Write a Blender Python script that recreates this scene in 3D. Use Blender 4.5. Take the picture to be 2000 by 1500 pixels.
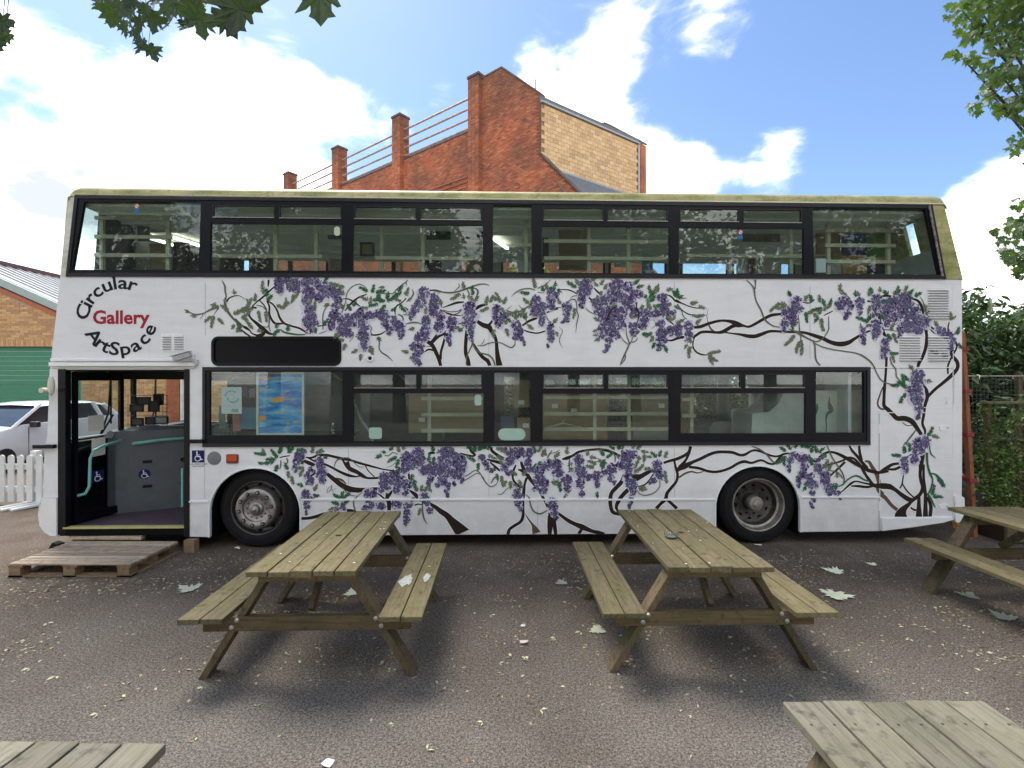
import bpy, bmesh, math, random
from math import sin, cos, pi, radians, sqrt, atan2
from mathutils import Vector, Matrix
from mathutils.geometry import tessellate_polygon
random.seed(7)
for o in list(bpy.data.objects): bpy.data.objects.remove(o)
S = bpy.context.scene
COL = S.collection
# ------------------------------------------------------------ camera
F = 940.0; H = 1.97; HZ = 745.0          # focal length in photo pixels, eye height, horizon row
cam = bpy.data.cameras.new('camera'); co = bpy.data.objects.new('camera', cam); COL.objects.link(co)
co.location = (0, 0, H); co.rotation_euler = (radians(90), 0, 0)
cam.sensor_width = 36; cam.lens = 36 * F / 2000; cam.shift_y = -(750 - HZ) / 2000
cam.clip_start = 0.05; cam.clip_end = 900
S.camera = co
# ------------------------------------------------------------ world
SUN_EL, SUN_AZ = 58.0, -38.0             # degrees; azimuth measured from +Y towards +X
W = bpy.data.worlds.new('World'); S.world = W; W.use_nodes = True
nt = W.node_tree; nt.nodes.clear(); N = nt.nodes; L = nt.links
def wn(t, **k):
    n = N.new(t)
    for a, b in k.items(): setattr(n, a, b)
    return n
def wm(op, a, b=None, c=None, clamp=False):
    n = wn('ShaderNodeMath', operation=op, use_clamp=clamp)
    for i, v in enumerate((a, b, c)):
        if v is None: continue
        if isinstance(v, (int, float)): n.inputs[i].default_value = v
        else: L.new(v, n.inputs[i])
    return n.outputs[0]
sky = wn('ShaderNodeTexSky', sky_type='NISHITA', sun_disc=False, sun_elevation=radians(SUN_EL), sun_rotation=radians(SUN_AZ), air_density=1.0, dust_density=0.6, ozone_density=2.2)
tc = wn('ShaderNodeTexCoord'); D = tc.outputs['Generated']
mp = wn('ShaderNodeMapping'); mp.inputs['Scale'].default_value = (1, 1, 2.1); mp.inputs['Rotation'].default_value = (0, radians(24), 0)
L.new(D, mp.inputs[0])
nz = wn('ShaderNodeTexNoise'); nz.inputs['Scale'].default_value = 3.1; nz.inputs['Detail'].default_value = 9; nz.inputs['Roughness'].default_value = 0.58; nz.inputs['Distortion'].default_value = 0.35
L.new(mp.outputs[0], nz.inputs['Vector'])
acc = wm('MULTIPLY', wm('SUBTRACT', nz.outputs['Fac'], 0.5), 1.9)
nz3 = wn('ShaderNodeTexNoise'); nz3.inputs['Scale'].default_value = 11; nz3.inputs['Detail'].default_value = 8; nz3.inputs['Roughness'].default_value = 0.6; nz3.inputs['Distortion'].default_value = 0.8
L.new(mp.outputs[0], nz3.inputs['Vector'])
acc = wm('ADD', acc, wm('MULTIPLY', wm('SUBTRACT', nz3.outputs['Fac'], 0.5), 1.25))
# broad cloud masses and clear patches, as directions on the sky
for (px, py, rad, k) in [(60, 120, 8, .5), (300, 230, 12, .85), (430, 300, 11, .7), (120, 330, 9, .45), (560, 350, 8, .6), (720, 240, 5, .45), (640, 200, 4, .35), (40, 440, 9, .7), (560, 100, 3.5, .6),
                         (1020, 130, 3.5, .5), (1120, 210, 6, .6), (1200, 280, 6, .7), (1200, 100, 4, .45), (1330, 330, 6, .8), (1430, 40, 5, .55), (1530, 310, 5.5, .9), (1900, 430, 7, .7), (1990, 470, 7, .6), (880, 170, 3, .5), (1360, 170, 2, .3),
                         (760, 60, 14, -.75), (960, 30, 12, -.6), (1680, 130, 14, -.9), (1310, 200, 5, -.5), (1430, 200, 6, -.45), (200, 60, 9, -.8), (40, 230, 4, -.6), (620, 190, 4, .5), (700, 230, 4, .5), (790, 250, 3, .4), (850, 190, 3, .45), (1740, 300, 8, -.7), (70, 215, 4, -.5), (900, 300, 5, -.3), (1500, 440, 8, -.2), (60, 390, 4, -.3)]:
    d = Vector(((px - 1000) / F, 1, (HZ - py) / F)).normalized()
    dn = wn('ShaderNodeVectorMath', operation='DOT_PRODUCT'); L.new(D, dn.inputs[0]); dn.inputs[1].default_value = d
    c0 = cos(radians(rad))
    t = wm('MULTIPLY', wm('SUBTRACT', dn.outputs['Value'], c0), 1 / (1 - c0), clamp=True)
    acc = wm('ADD', acc, wm('MULTIPLY', t, k))
sp = wn('ShaderNodeSeparateXYZ'); L.new(D, sp.inputs[0])
# more cloud towards the horizon and in the half of the sky behind the viewer
acc = wm('ADD', acc, wm('MULTIPLY', wm('SUBTRACT', 0.2, sp.outputs[2], clamp=True), 1.0))
acc = wm('ADD', acc, wm('MULTIPLY', wm('MULTIPLY', sp.outputs[1], -1.0, clamp=True), 0.7))
mask = wn('ShaderNodeMapRange', interpolation_type='SMOOTHSTEP'); L.new(acc, mask.inputs[0])
mask.inputs[1].default_value = -0.22; mask.inputs[2].default_value = 0.72; maskp = wm('POWER', mask.outputs[0], 2.0)
nz2 = wn('ShaderNodeTexNoise'); nz2.inputs['Scale'].default_value = 5.0; nz2.inputs['Detail'].default_value = 8
L.new(mp.outputs[0], nz2.inputs['Vector'])
cr = wn('ShaderNodeMapRange'); L.new(nz2.outputs['Fac'], cr.inputs[0]); cr.inputs[1].default_value = .36; cr.inputs[2].default_value = .62
cc = wn('ShaderNodeMix', data_type='RGBA'); L.new(cr.outputs[0], cc.inputs['Factor'])
cc.inputs['A'].default_value = (3.5, 3.72, 4.15, 1); cc.inputs['B'].default_value = (16.5, 16.1, 15.3, 1)
tint = wn('ShaderNodeMix', data_type='RGBA', blend_type='MULTIPLY'); tint.inputs['Factor'].default_value = 1; L.new(sky.outputs[0], tint.inputs['A']); tint.inputs['B'].default_value = (.76, .81, .88, 1)
mx = wn('ShaderNodeMix', data_type='RGBA'); L.new(maskp, mx.inputs['Factor']); L.new(tint.outputs['Result'], mx.inputs['A']); L.new(cc.outputs['Result'], mx.inputs['B'])
bg = wn('ShaderNodeBackground'); bg.inputs['Strength'].default_value = 0.1; L.new(mx.outputs['Result'], bg.inputs['Color'])
wo = wn('ShaderNodeOutputWorld'); L.new(bg.outputs[0], wo.inputs[0])
# ------------------------------------------------------------ sun (behind thin cloud)
sl = bpy.data.lights.new('sun', 'SUN'); sl.energy = 2.5; sl.angle = radians(30); sl.color = (1, .93, .82)
so = bpy.data.objects.new('sun', sl); COL.objects.link(so)
ea, ez = radians(SUN_EL), radians(SUN_AZ)
sd = Vector((sin(ez) * cos(ea), cos(ez) * cos(ea), sin(ea)))
so.rotation_euler = sd.to_track_quat('Z', 'Y').to_euler(); so.location = (0, 0, 30)
S.view_settings.view_transform = 'Standard'; S.view_settings.look = 'None'; S.view_settings.gamma = 1; S.view_settings.exposure = 1.36
S.view_settings.use_curve_mapping = False
S.render.engine = 'CYCLES'
S.cycles.max_bounces = 8; S.cycles.transparent_max_bounces = 24; S.cycles.glossy_bounces = 3; S.cycles.diffuse_bounces = 4
# ------------------------------------------------------------ helpers
class MB:
    def __init__(s): s.v = []; s.f = []; s.m = []; s.mi = 0
    def face(s, pts, mi=None):
        b = len(s.v); s.v += [tuple(p) for p in pts]; s.f.append(tuple(range(b, b + len(pts)))); s.m.append(s.mi if mi is None else mi)
    def box(s, c, d, M=None):
        cx, cy, cz = c; x, y, z = d[0] / 2, d[1] / 2, d[2] / 2
        P = [Vector((cx + i * x, cy + j * y, cz + k * z)) for k in (-1, 1) for j in (-1, 1) for i in (-1, 1)]
        if M is not None: P = [M @ p for p in P]
        b = len(s.v); s.v += [tuple(p) for p in P]
        for q in ((0, 2, 3, 1), (4, 5, 7, 6), (0, 1, 5, 4), (2, 6, 7, 3), (0, 4, 6, 2), (1, 3, 7, 5)):
            s.f.append(tuple(b + i for i in q)); s.m.append(s.mi)
    def b2(s, x0, x1, y0, y1, z0, z1): s.box(((x0 + x1) / 2, (y0 + y1) / 2, (z0 + z1) / 2), (abs(x1 - x0), abs(y1 - y0), abs(z1 - z0)))
    def bar(s, a, b, w, h, up=(0, 0, 1)):
        a = Vector(a); b = Vector(b); d = b - a; l = d.length; d.normalize()
        x = d.cross(Vector(up))
        if x.length < 1e-4: x = d.cross(Vector((0, 1, 0)))
        x.normalize(); z = x.cross(d)
        M = Matrix((x, d, z)).transposed().to_4x4(); M.translation = (a + b) / 2
        s.box((0, 0, 0), (w, l, h), M)
    def tube(s, pts, r, n=8, cap=True):
        pts = [Vector(p) for p in pts]; rr = r if isinstance(r, (list, tuple)) else [r] * len(pts)
        rings = []; pn = None
        for i, p in enumerate(pts):
            d = (pts[min(i + 1, len(pts) - 1)] - pts[max(i - 1, 0)]).normalized()
            if pn is None:
                pn = d.cross(Vector((0, 0, 1)))
                if pn.length < 1e-3: pn = d.cross(Vector((0, 1, 0)))
            pn = (pn - d * pn.dot(d)).normalized(); q = d.cross(pn)
            b = len(s.v)
            for k in range(n):
                a = 2 * pi * k / n; s.v.append(tuple(p + (pn * cos(a) + q * sin(a)) * rr[i]))
            rings.append(b)
        for i in range(len(rings) - 1):
            for k in range(n):
                k2 = (k + 1) % n
                s.f.append((rings[i] + k, rings[i] + k2, rings[i + 1] + k2, rings[i + 1] + k)); s.m.append(s.mi)
        if cap:
            s.f.append(tuple(rings[0] + k for k in range(n))); s.m.append(s.mi)
            s.f.append(tuple(rings[-1] + n - 1 - k for k in range(n))); s.m.append(s.mi)
    def lathe(s, prof, n=24, M=None, axis='y', closed=False):
        # prof: (radius, axial) pairs, turned about local y
        rings = []
        for (r, a) in prof:
            b = len(s.v)
            for k in range(n):
                t = 2 * pi * k / n; p = Vector((r * cos(t), a, r * sin(t))) if axis == 'y' else Vector((r * cos(t), r * sin(t), a))
                s.v.append(tuple(M @ p if M is not None else p))
            rings.append(b)
        for i in range(len(rings) - 1):
            for k in range(n):
                k2 = (k + 1) % n
                s.f.append((rings[i] + k, rings[i] + k2, rings[i + 1] + k2, rings[i + 1] + k)); s.m.append(s.mi)
    def plate(s, outer, holes, a0, a1, T=None):
        # polygon (x,z) with holes, extruded between a0 and a1; T maps (x, a, z) to 3D
        T = T or (lambda x, a, z: (x, a, z))
        loops = [outer] + list(holes)
        tris = tessellate_polygon([[Vector((p[0], p[1], 0)) for p in lp] for lp in loops])
        flat = [p for lp in loops for p in lp]; b = len(s.v); n = len(flat)
        s.v += [tuple(T(p[0], a0, p[1])) for p in flat]; s.v += [tuple(T(p[0], a1, p[1])) for p in flat]
        for t in tris:
            s.f.append((b + t[0], b + t[1], b + t[2])); s.m.append(s.mi)
            s.f.append((b + n + t[2], b + n + t[1], b + n + t[0])); s.m.append(s.mi)
        o = 0
        for lp in loops:
            k = len(lp)
            for i in range(k):
                j = (i + 1) % k
                s.f.append((b + o + i, b + o + j, b + n + o + j, b + n + o + i)); s.m.append(s.mi)
            o += k
    def mesh(s, name, mats, smooth=False):
        me = bpy.data.meshes.new(name); me.from_pydata(s.v, [], s.f)
        for m in (mats if isinstance(mats, (list, tuple)) else [mats]): me.materials.append(m)
        if any(s.m): me.polygons.foreach_set('material_index', s.m)
        me.validate(); me.update()
        if smooth:
            me.polygons.foreach_set('use_smooth', [True] * len(me.polygons))
            try: me.set_sharp_from_angle(angle=radians(40))
            except Exception: pass
        return me
def mobj(name, me, parent=None, loc=None, rot=None):
    o = bpy.data.objects.new(name, me); COL.objects.link(o)
    if parent is not None: o.parent = parent
    if loc is not None: o.location = loc
    if rot is not None: o.rotation_euler = rot
    return o
def part(name, mb, mats, parent, smooth=False, label=None, kind=None, bevel=0, loc=None, rot=None):
    o = mobj(name, mb.mesh(name, mats, smooth), parent, loc, rot)
    if label: o['label'] = label
    if kind: o['kind'] = kind
    if bevel:
        m = o.modifiers.new('bevel', 'BEVEL'); m.width = bevel; m.segments = 2; m.limit_method = 'ANGLE'; m.angle_limit = radians(40)
    return o
def tag(o, label, cat, group=None, kind=None):
    o['label'] = label; o['category'] = cat
    if group: o['group'] = group
    if kind: o['kind'] = kind
    return o
def thing(name, label, cat, loc=(0, 0, 0), rz=0, group=None):
    o = bpy.data.objects.new(name, None); COL.objects.link(o); o.location = loc; o.rotation_euler = (0, 0, rz); o.empty_display_size = .1
    return tag(o, label, cat, group)
def struct(name, mb, mats, smooth=False):
    o = mobj(name, mb.mesh(name, mats, smooth)); o['kind'] = 'structure'; return o
def copy_tree(o, parent=None):
    c = o.copy(); COL.objects.link(c)
    if parent is not None: c.parent = parent
    for ch in [x for x in bpy.data.objects if x.parent == o]: copy_tree(ch, c)
    return c
def G(px, py, z=0.0):                     # point of the plane at height z seen at a photo pixel
    Y = F * (H - z) / (py - HZ); return Vector(((px - 1000) / F * Y, Y, z))
def P(px, py, Y):                         # point at distance Y seen at a photo pixel
    return Vector(((px - 1000) / F * Y, Y, H + (HZ - py) / F * Y))
# ------------------------------------------------------------ materials
def new_mat(name):
    m = bpy.data.materials.new(name); m.use_nodes = True; t = m.node_tree; t.nodes.clear()
    o = t.nodes.new('ShaderNodeOutputMaterial'); b = t.nodes.new('ShaderNodeBsdfPrincipled'); t.links.new(b.outputs[0], o.inputs[0])
    return m, t, b, o
def nn(t, typ, ins=None, **k):
    n = t.nodes.new(typ)
    for a, b in k.items(): setattr(n, a, b)
    if ins:
        for a, b in ins.items():
            if hasattr(b, 'links') or isinstance(b, bpy.types.NodeSocket): t.links.new(b, n.inputs[a])
            else: n.inputs[a].default_value = b
    return n
def ramp(t, fac, stops):
    r = t.nodes.new('ShaderNodeValToRGB'); t.links.new(fac, r.inputs[0]); e = r.color_ramp.elements
    while len(e) < len(stops): e.new(.5)
    for el, (p, c) in zip(e, stops): el.position = p; el.color = (*c, 1) if len(c) == 3 else c
    return r.outputs[0]
def mixc(t, fac, a, b, bt='MIX'):
    n = t.nodes.new('ShaderNodeMix'); n.data_type = 'RGBA'; n.blend_type = bt
    for s, v in (('Factor', fac), ('A', a), ('B', b)):
        if isinstance(v, bpy.types.NodeSocket): t.links.new(v, n.inputs[s])
        elif isinstance(v, (int, float)): n.inputs[s].default_value = v
        else: n.inputs[s].default_value = (*v, 1)
    return n.outputs['Result']
def coord(t, scale=(1, 1, 1), space='Object', rnd=False):
    c = t.nodes.new('ShaderNodeTexCoord'); m = t.nodes.new('ShaderNodeMapping'); m.inputs['Scale'].default_value = scale
    t.links.new(c.outputs[space], m.inputs[0])
    if rnd:
        oi = t.nodes.new('ShaderNodeObjectInfo'); vm = nn(t, 'ShaderNodeVectorMath', operation='SCALE'); vm.inputs[0].default_value = (37, 91, 53); t.links.new(oi.outputs['Random'], vm.inputs['Scale']); t.links.new(vm.outputs[0], m.inputs['Location'])
    return m.outputs[0]
def noise(t, vec, scale, detail=4, rough=.5, dist=0):
    n = nn(t, 'ShaderNodeTexNoise', {'Scale': scale, 'Detail': detail, 'Roughness': rough, 'Distortion': dist}); t.links.new(vec, n.inputs['Vector']); return n.outputs['Fac']
def bump(t, b, h, st=.3, dist=.01):
    n = nn(t, 'ShaderNodeBump', {'Strength': st, 'Distance': dist, 'Height': h}); t.links.new(n.outputs[0], b.inputs['Normal'])
def plain(name, c, rough=.5, metal=0, var=.12, scale=6, bmp=0, bscale=60, spec=None):
    m, t, b, o = new_mat(name)
    v = coord(t, rnd=True); n = noise(t, v, scale, 5, .6)
    c2 = tuple(x * (1 - var) for x in c); c3 = tuple(min(1, x * (1 + var)) for x in c)
    t.links.new(ramp(t, n, [(.3, c2), (.7, c3)]), b.inputs['Base Color'])
    b.inputs['Roughness'].default_value = rough; b.inputs['Metallic'].default_value = metal
    if spec is not None: b.inputs['Specular IOR Level'].default_value = spec
    if bmp: bump(t, b, noise(t, v, bscale, 4, .6), bmp, .004)
    return m
def glass(name, tint, refl=1.0, rough=0.0, dirt=0.0):
    m = bpy.data.materials.new(name); m.use_nodes = True; t = m.node_tree; t.nodes.clear()
    o = t.nodes.new('ShaderNodeOutputMaterial')
    tr = nn(t, 'ShaderNodeBsdfTransparent', {'Color': (*tint, 1)}); gl = nn(t, 'ShaderNodeBsdfGlossy', {'Color': (1, 1, 1, 1), 'Roughness': rough})
    lw = nn(t, 'ShaderNodeLayerWeight', {'Blend': .5}); p5 = nn(t, 'ShaderNodeMath', {0: lw.outputs['Facing'], 1: 5.0}, operation='POWER')
    ma = nn(t, 'ShaderNodeMath', {0: p5.outputs[0], 1: .93 * refl, 2: .045 * refl}, operation='MULTIPLY_ADD')
    mx = t.nodes.new('ShaderNodeMixShader'); t.links.new(ma.outputs[0], mx.inputs[0]); t.links.new(tr.outputs[0], mx.inputs[1]); t.links.new(gl.outputs[0], mx.inputs[2])
    if dirt:
        v = coord(t, (1, 1, 1), rnd=True); a = noise(t, v, 2.2, 6, .7, .5); b_ = noise(t, v, 28, 4, .7)
        k = nn(t, 'ShaderNodeMapRange', {0: a, 1: .45, 2: .8, 3: .012, 4: dirt}); k2 = nn(t, 'ShaderNodeMapRange', {0: b_, 1: .3, 2: .75, 3: .4, 4: 1.6}); km = nn(t, 'ShaderNodeMath', {0: k.outputs[0], 1: k2.outputs[0]}, operation='MULTIPLY')
        df = nn(t, 'ShaderNodeBsdfDiffuse', {'Color': (.6, .63, .6, 1)}); m2 = t.nodes.new('ShaderNodeMixShader'); t.links.new(km.outputs[0], m2.inputs[0]); t.links.new(mx.outputs[0], m2.inputs[1]); t.links.new(df.outputs[0], m2.inputs[2]); mx = m2
    t.links.new(mx.outputs[0], o.inputs[0]); return m
def emis(name, c, s):
    m = bpy.data.materials.new(name); m.use_nodes = True; t = m.node_tree; t.nodes.clear()
    o = t.nodes.new('ShaderNodeOutputMaterial'); e = nn(t, 'ShaderNodeEmission', {'Color': (*c, 1), 'Strength': s}); t.links.new(e.outputs[0], o.inputs[0]); return m
def island(name, stops, rough=.6, trans=0.0, spec=.3):
    m, t, b, o = new_mat(name)
    g = t.nodes.new('ShaderNodeNewGeometry'); c = ramp(t, g.outputs['Random Per Island'], stops)
    t.links.new(c, b.inputs['Base Color']); b.inputs['Roughness'].default_value = rough; b.inputs['Specular IOR Level'].default_value = spec
    if trans:
        tl = nn(t, 'ShaderNodeBsdfTranslucent'); t.links.new(mixc(t, 1, c, (1.3, 1.5, .6), 'MULTIPLY'), tl.inputs[0])
        mx = t.nodes.new('ShaderNodeMixShader'); mx.inputs[0].default_value = trans; t.links.new(b.outputs[0], mx.inputs[1]); t.links.new(tl.outputs[0], mx.inputs[2]); t.links.new(mx.outputs[0], o.inputs[0])
    return m
def wood(name, base, dark, green, gamt=.6, along='y', rough=.75):
    m, t, b, o = new_mat(name)
    sc = {'y': (26, 1.6, 26), 'x': (1.6, 26, 26), 'z': (26, 26, 1.6)}[along]
    v = coord(t, sc, rnd=True); v2 = coord(t, (1, 1, 1), rnd=True)
    gr = noise(t, v, 2.2, 8, .65, .6); fine = noise(t, v, 8, 4, .6); bl = noise(t, v2, 5.5, 6, .65, .4); bl2 = noise(t, v2, 17, 4, .6)
    oi = t.nodes.new('ShaderNodeObjectInfo')
    c = ramp(t, gr, [(.25, dark), (.5, base), (.75, tuple(min(1, x * 1.25) for x in base))])
    k = nn(t, 'ShaderNodeMapRange', {0: bl, 1: .42, 2: .62, 3: 0, 4: gamt}); c = mixc(t, k.outputs[0], c, green)
    k2 = nn(t, 'ShaderNodeMapRange', {0: bl2, 1: .56, 2: .7, 3: 0, 4: .65}); c = mixc(t, k2.outputs[0], c, tuple(x * .6 for x in dark))
    k4 = nn(t, 'ShaderNodeMapRange', {0: fine, 1: .6, 2: .8, 3: 0, 4: .5}); c = mixc(t, k4.outputs[0], c, dark)
    k3 = nn(t, 'ShaderNodeMapRange', {0: oi.outputs['Random'], 1: 0, 2: 1, 3: .72, 4: 1.22})
    cm = nn(t, 'ShaderNodeVectorMath', operation='SCALE'); t.links.new(c, cm.inputs[0]); t.links.new(k3.outputs[0], cm.inputs['Scale'])
    t.links.new(cm.outputs[0], b.inputs['Base Color']); b.inputs['Roughness'].default_value = rough; b.inputs['Specular IOR Level'].default_value = .25
    a = nn(t, 'ShaderNodeMath', {0: gr, 1: bl2}, operation='ADD'); bump(t, b, a.outputs[0], .35, .006)
    return m
def painted(name, c, dirt=(.35, .36, .36), amt=.35, rough=.38, skirt=0, moss=None):
    m, t, b, o = new_mat(name)
    v = coord(t, (1, 1, 1)); vs = coord(t, (.9, 1, 5)); vv = coord(t, (7, 1, .5))
    st = noise(t, vs, 2.6, 6, .6); st2 = noise(t, vv, 2.2, 6, .65); bl = noise(t, v, 1.6, 6, .6); f = noise(t, v, 55, 3, .6)
    a = nn(t, 'ShaderNodeMath', {0: st, 1: bl}, operation='MULTIPLY'); k = nn(t, 'ShaderNodeMapRange', {0: a.outputs[0], 1: .2, 2: .36, 3: 0, 4: amt})
    cc_ = mixc(t, k.outputs[0], c, dirt)
    a2 = nn(t, 'ShaderNodeMath', {0: st2, 1: bl}, operation='MULTIPLY'); k2 = nn(t, 'ShaderNodeMapRange', {0: a2.outputs[0], 1: .27, 2: .46, 3: 0, 4: amt * .45})
    cc_ = mixc(t, k2.outputs[0], cc_, tuple(x * .8 for x in dirt))
    k3 = nn(t, 'ShaderNodeMapRange', {0: f, 1: .66, 2: .72, 3: 0, 4: .35}); cc_ = mixc(t, k3.outputs[0], cc_, dirt)
    if moss:
        ms = noise(t, coord(t, (.8, 1, 3)), 2.4, 8, .72, .8); km = nn(t, 'ShaderNodeMapRange', {0: ms, 1: .44, 2: .64, 3: 0, 4: .65}); cc_ = mixc(t, km.outputs[0], cc_, moss)
        ms2 = noise(t, v, 9, 6, .75, 1.2); km2 = nn(t, 'ShaderNodeMapRange', {0: ms2, 1: .5, 2: .66, 3: 0, 4: .6}); cc_ = mixc(t, km2.outputs[0], cc_, tuple(x * .5 for x in moss))
    if skirt:
        sz_ = nn(t, 'ShaderNodeSeparateXYZ', {0: v}); kz = nn(t, 'ShaderNodeMapRange', {0: sz_.outputs[2], 1: .85, 2: .28, 3: 0, 4: skirt}); kz2 = nn(t, 'ShaderNodeMapRange', {0: noise(t, v, 5.0, 7, .75), 1: .35, 2: .7, 3: .1, 4: 1.3}); kz3 = nn(t, 'ShaderNodeMath', {0: kz.outputs[0], 1: kz2.outputs[0]}, operation='MULTIPLY'); cc_ = mixc(t, kz3.outputs[0], cc_, (.26, .23, .2))
    t.links.new(cc_, b.inputs['Base Color']); b.inputs['Roughness'].default_value = rough
    hs = nn(t, 'ShaderNodeMath', {0: st, 1: noise(t, v, 7, 3, .5)}, operation='ADD'); bump(t, b, hs.outputs[0], .06, .01)
    return m
WHITE = painted('white_paint', (.75, .765, .785), (.56, .57, .6), .3, skirt=.24)
PAINT = plain('glossy_white', (.8, .81, .82), .25, var=.04)
BLACK = plain('black_rubber', (.005, .005, .007), .4, var=.3, spec=.25)
BLKSAT = plain('black_satin', (.004, .0045, .008), .35, var=.25, spec=.22)
DARK = plain('dark_void', (.005, .005, .0055), .8, spec=.1)
TRIM = plain('black_trim', (.013, .014, .02), .35, var=.25, spec=.35)
TYRE = plain('tyre_rubber', (.009, .009, .011), .75, var=.3, bmp=.2, spec=.25)
METAL = plain('dull_metal', (.30, .29, .28), .38, .85, .25, 14, .15)
STEEL = plain('dark_steel', (.09, .086, .082), .5, .6, .4, 14, .2)
CREAM = plain('cream_plastic', (.62, .6, .5), .4)
TEAL = plain('teal_enamel', (.16, .42, .40), .3)
GREYP = plain('grey_plastic', (.085, .098, .115), .5, bmp=.15, bscale=150)
GREYL = plain('grey_lining', (.40, .42, .41), .6)
RACK = plain('rack_wood', (.46, .43, .31), .6, var=.15)
FLOORP = plain('purple_floor', (.075, .055, .08), .55, bmp=.2, bscale=200)
YELLOW = plain('yellow_edge', (.45, .42, .17), .6)
GLASS = glass('window_glass', (.87, .93, .915), .75, dirt=.035)
CLEAR = glass('clear_glass', (.93, .96, .95), .8)
RED = plain('red_paint', (.22, .02, .022), .5)
MATS = {}
def flat(name, c, rough=.7):
    k = (name, c)
    if k not in MATS: MATS[k] = plain(name, c, rough, var=.08, spec=.18)
    return MATS[k]
# ------------------------------------------------------------ ground
m, t, b, o = new_mat('tarmac')
v = coord(t); f1 = noise(t, v, 58, 6, .78); f2 = noise(t, v, 105, 4, .75); big = noise(t, v, .55, 5, .6); mid = noise(t, v, 3.5, 5, .6)
c = ramp(t, f1, [(.42, (.07, .062, .054)), (.5, (.265, .240, .208)), (.58, (.47, .43, .375))])
c2 = ramp(t, f2, [(.42, (.055, .049, .043)), (.5, (.25, .226, .195)), (.57, (.42, .385, .335)), (.64, (.8, .75, .68))])
c = mixc(t, .5, c, c2)
k = nn(t, 'ShaderNodeMapRange', {0: big, 1: .42, 2: .62, 3: 0, 4: .6}); c = mixc(t, k.outputs[0], c, mixc(t, 1, c, (.55, .50, .46), 'MULTIPLY'))
k = nn(t, 'ShaderNodeMapRange', {0: mid, 1: .5, 2: .75, 3: 0, 4: .4}); c = mixc(t, k.outputs[0], c, mixc(t, 1, c, (1.35, 1.33, 1.3), 'MULTIPLY'))
sx = nn(t, 'ShaderNodeSeparateXYZ', {0: v}); 
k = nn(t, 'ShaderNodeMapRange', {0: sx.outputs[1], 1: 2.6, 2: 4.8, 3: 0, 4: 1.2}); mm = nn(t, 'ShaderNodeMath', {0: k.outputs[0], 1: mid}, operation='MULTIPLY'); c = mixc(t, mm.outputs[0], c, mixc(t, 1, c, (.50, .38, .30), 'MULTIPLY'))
t.links.new(c, b.inputs['Base Color']); b.inputs['Roughness'].default_value = .9; b.inputs['Specular IOR Level'].default_value = .2
hh = nn(t, 'ShaderNodeMath', {0: f1, 1: f2}, operation='ADD'); bump(t, b, hh.outputs[0], 1.0, .02)
TARMAC = m
g = MB(); n = 40
g.face([(-300, -300, 0), (300, -300, 0), (300, 500, 0), (-300, 500, 0)])
struct('ground', g, TARMAC)
# loose grit
rg = random.Random(3)
g = MB()
for i in range(14000):
    y = 1.3 + 4.3 * rg.random() ** 1.3; x = (rg.random() * 2 - 1) * (y * 1.12 + .2)
    s = rg.uniform(.0014, .0048); a = rg.random() * 6.28; h = s * .8
    p = [(x + s * cos(a + k * 2.09) * rg.uniform(.7, 1.3), y + s * sin(a + k * 2.09) * rg.uniform(.7, 1.3), .0004) for k in range(3)]
    top = (x, y, h)
    for k in range(3): g.face([p[k], p[(k + 1) % 3], top])
GRIT = plain('grit', (.42, .38, .35), .8, var=.5, scale=40)
o = mobj('loose_grit', g.mesh('loose_grit', GRIT)); tag(o, 'pale grit scattered over the dark tarmac yard', 'grit', kind='stuff')
LITTER = island('leaf_litter', [(0, (.46, .42, .27)), (.2, (.34, .34, .18)), (.4, (.34, .23, .14)), (.65, (.17, .09, .05)), (.8, (.55, .48, .38)), (1, (.12, .07, .045))], .7)
def litter(mb, x, y, L_, w, r, z=.002):
    a = r.random() * 6.28; ca, sa = cos(a), sin(a); lift = r.uniform(0, .35) * L_
    def q(u, vv, z_): return (x + u * ca - vv * sa, y + u * sa + vv * ca, z + z_)
    bnd = r.uniform(-.3, .3) * L_
    A, B_, C_, D_ = q(-L_ / 2, 0, 0), q(0, w / 2, lift * .5 + .001), q(L_ / 2, bnd, lift * .2), q(0, -w / 2, .001)
    M1 = q(0, 0, lift * .2)
    mb.face([A, D_, M1]); mb.face([A, M1, B_]); mb.face([D_, C_, M1]); mb.face([M1, C_, B_])
# joined with shared vertices per leaf so that each leaf has one colour
class LB(MB):
    def leaf(s, x, y, L_, w, r, z=.002):
        a = r.random() * 6.28; ca, sa = cos(a), sin(a); lift = r.uniform(0, .35) * L_; bnd = r.uniform(-.3, .3) * L_
        b0 = len(s.v)
        for (u, vv, zz) in ((-L_ / 2, 0, 0), (0, w / 2, lift * .5 + .001), (L_ / 2, bnd, lift * .2), (0, -w / 2, .001), (0, 0, lift * .2)):
            s.v.append((x + u * ca - vv * sa, y + u * sa + vv * ca, z + zz))
        for q in ((0, 3, 4), (0, 4, 1), (3, 2, 4), (4, 2, 1)): s.f.append(tuple(b0 + i for i in q)); s.m.append(0)
g = LB()
for i in range(9500):
    if rg.random() < .55:
        y = 5.62 - abs(rg.gauss(0, .75)); x = rg.uniform(-5.6, 6.4)
    else:
        y = rg.uniform(1.4, 5.4); x = (rg.random() * 2 - 1) * (y * 1.1)
        if rg.random() < .45: x = abs(x)
    if y < 3 and rg.random() < .85: continue
    L_ = rg.choice([.012, .015, .02, .026, .03]) * rg.uniform(.7, 1.3)
    g.leaf(x, y, L_, L_ * rg.uniform(.25, .55), rg)
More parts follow.
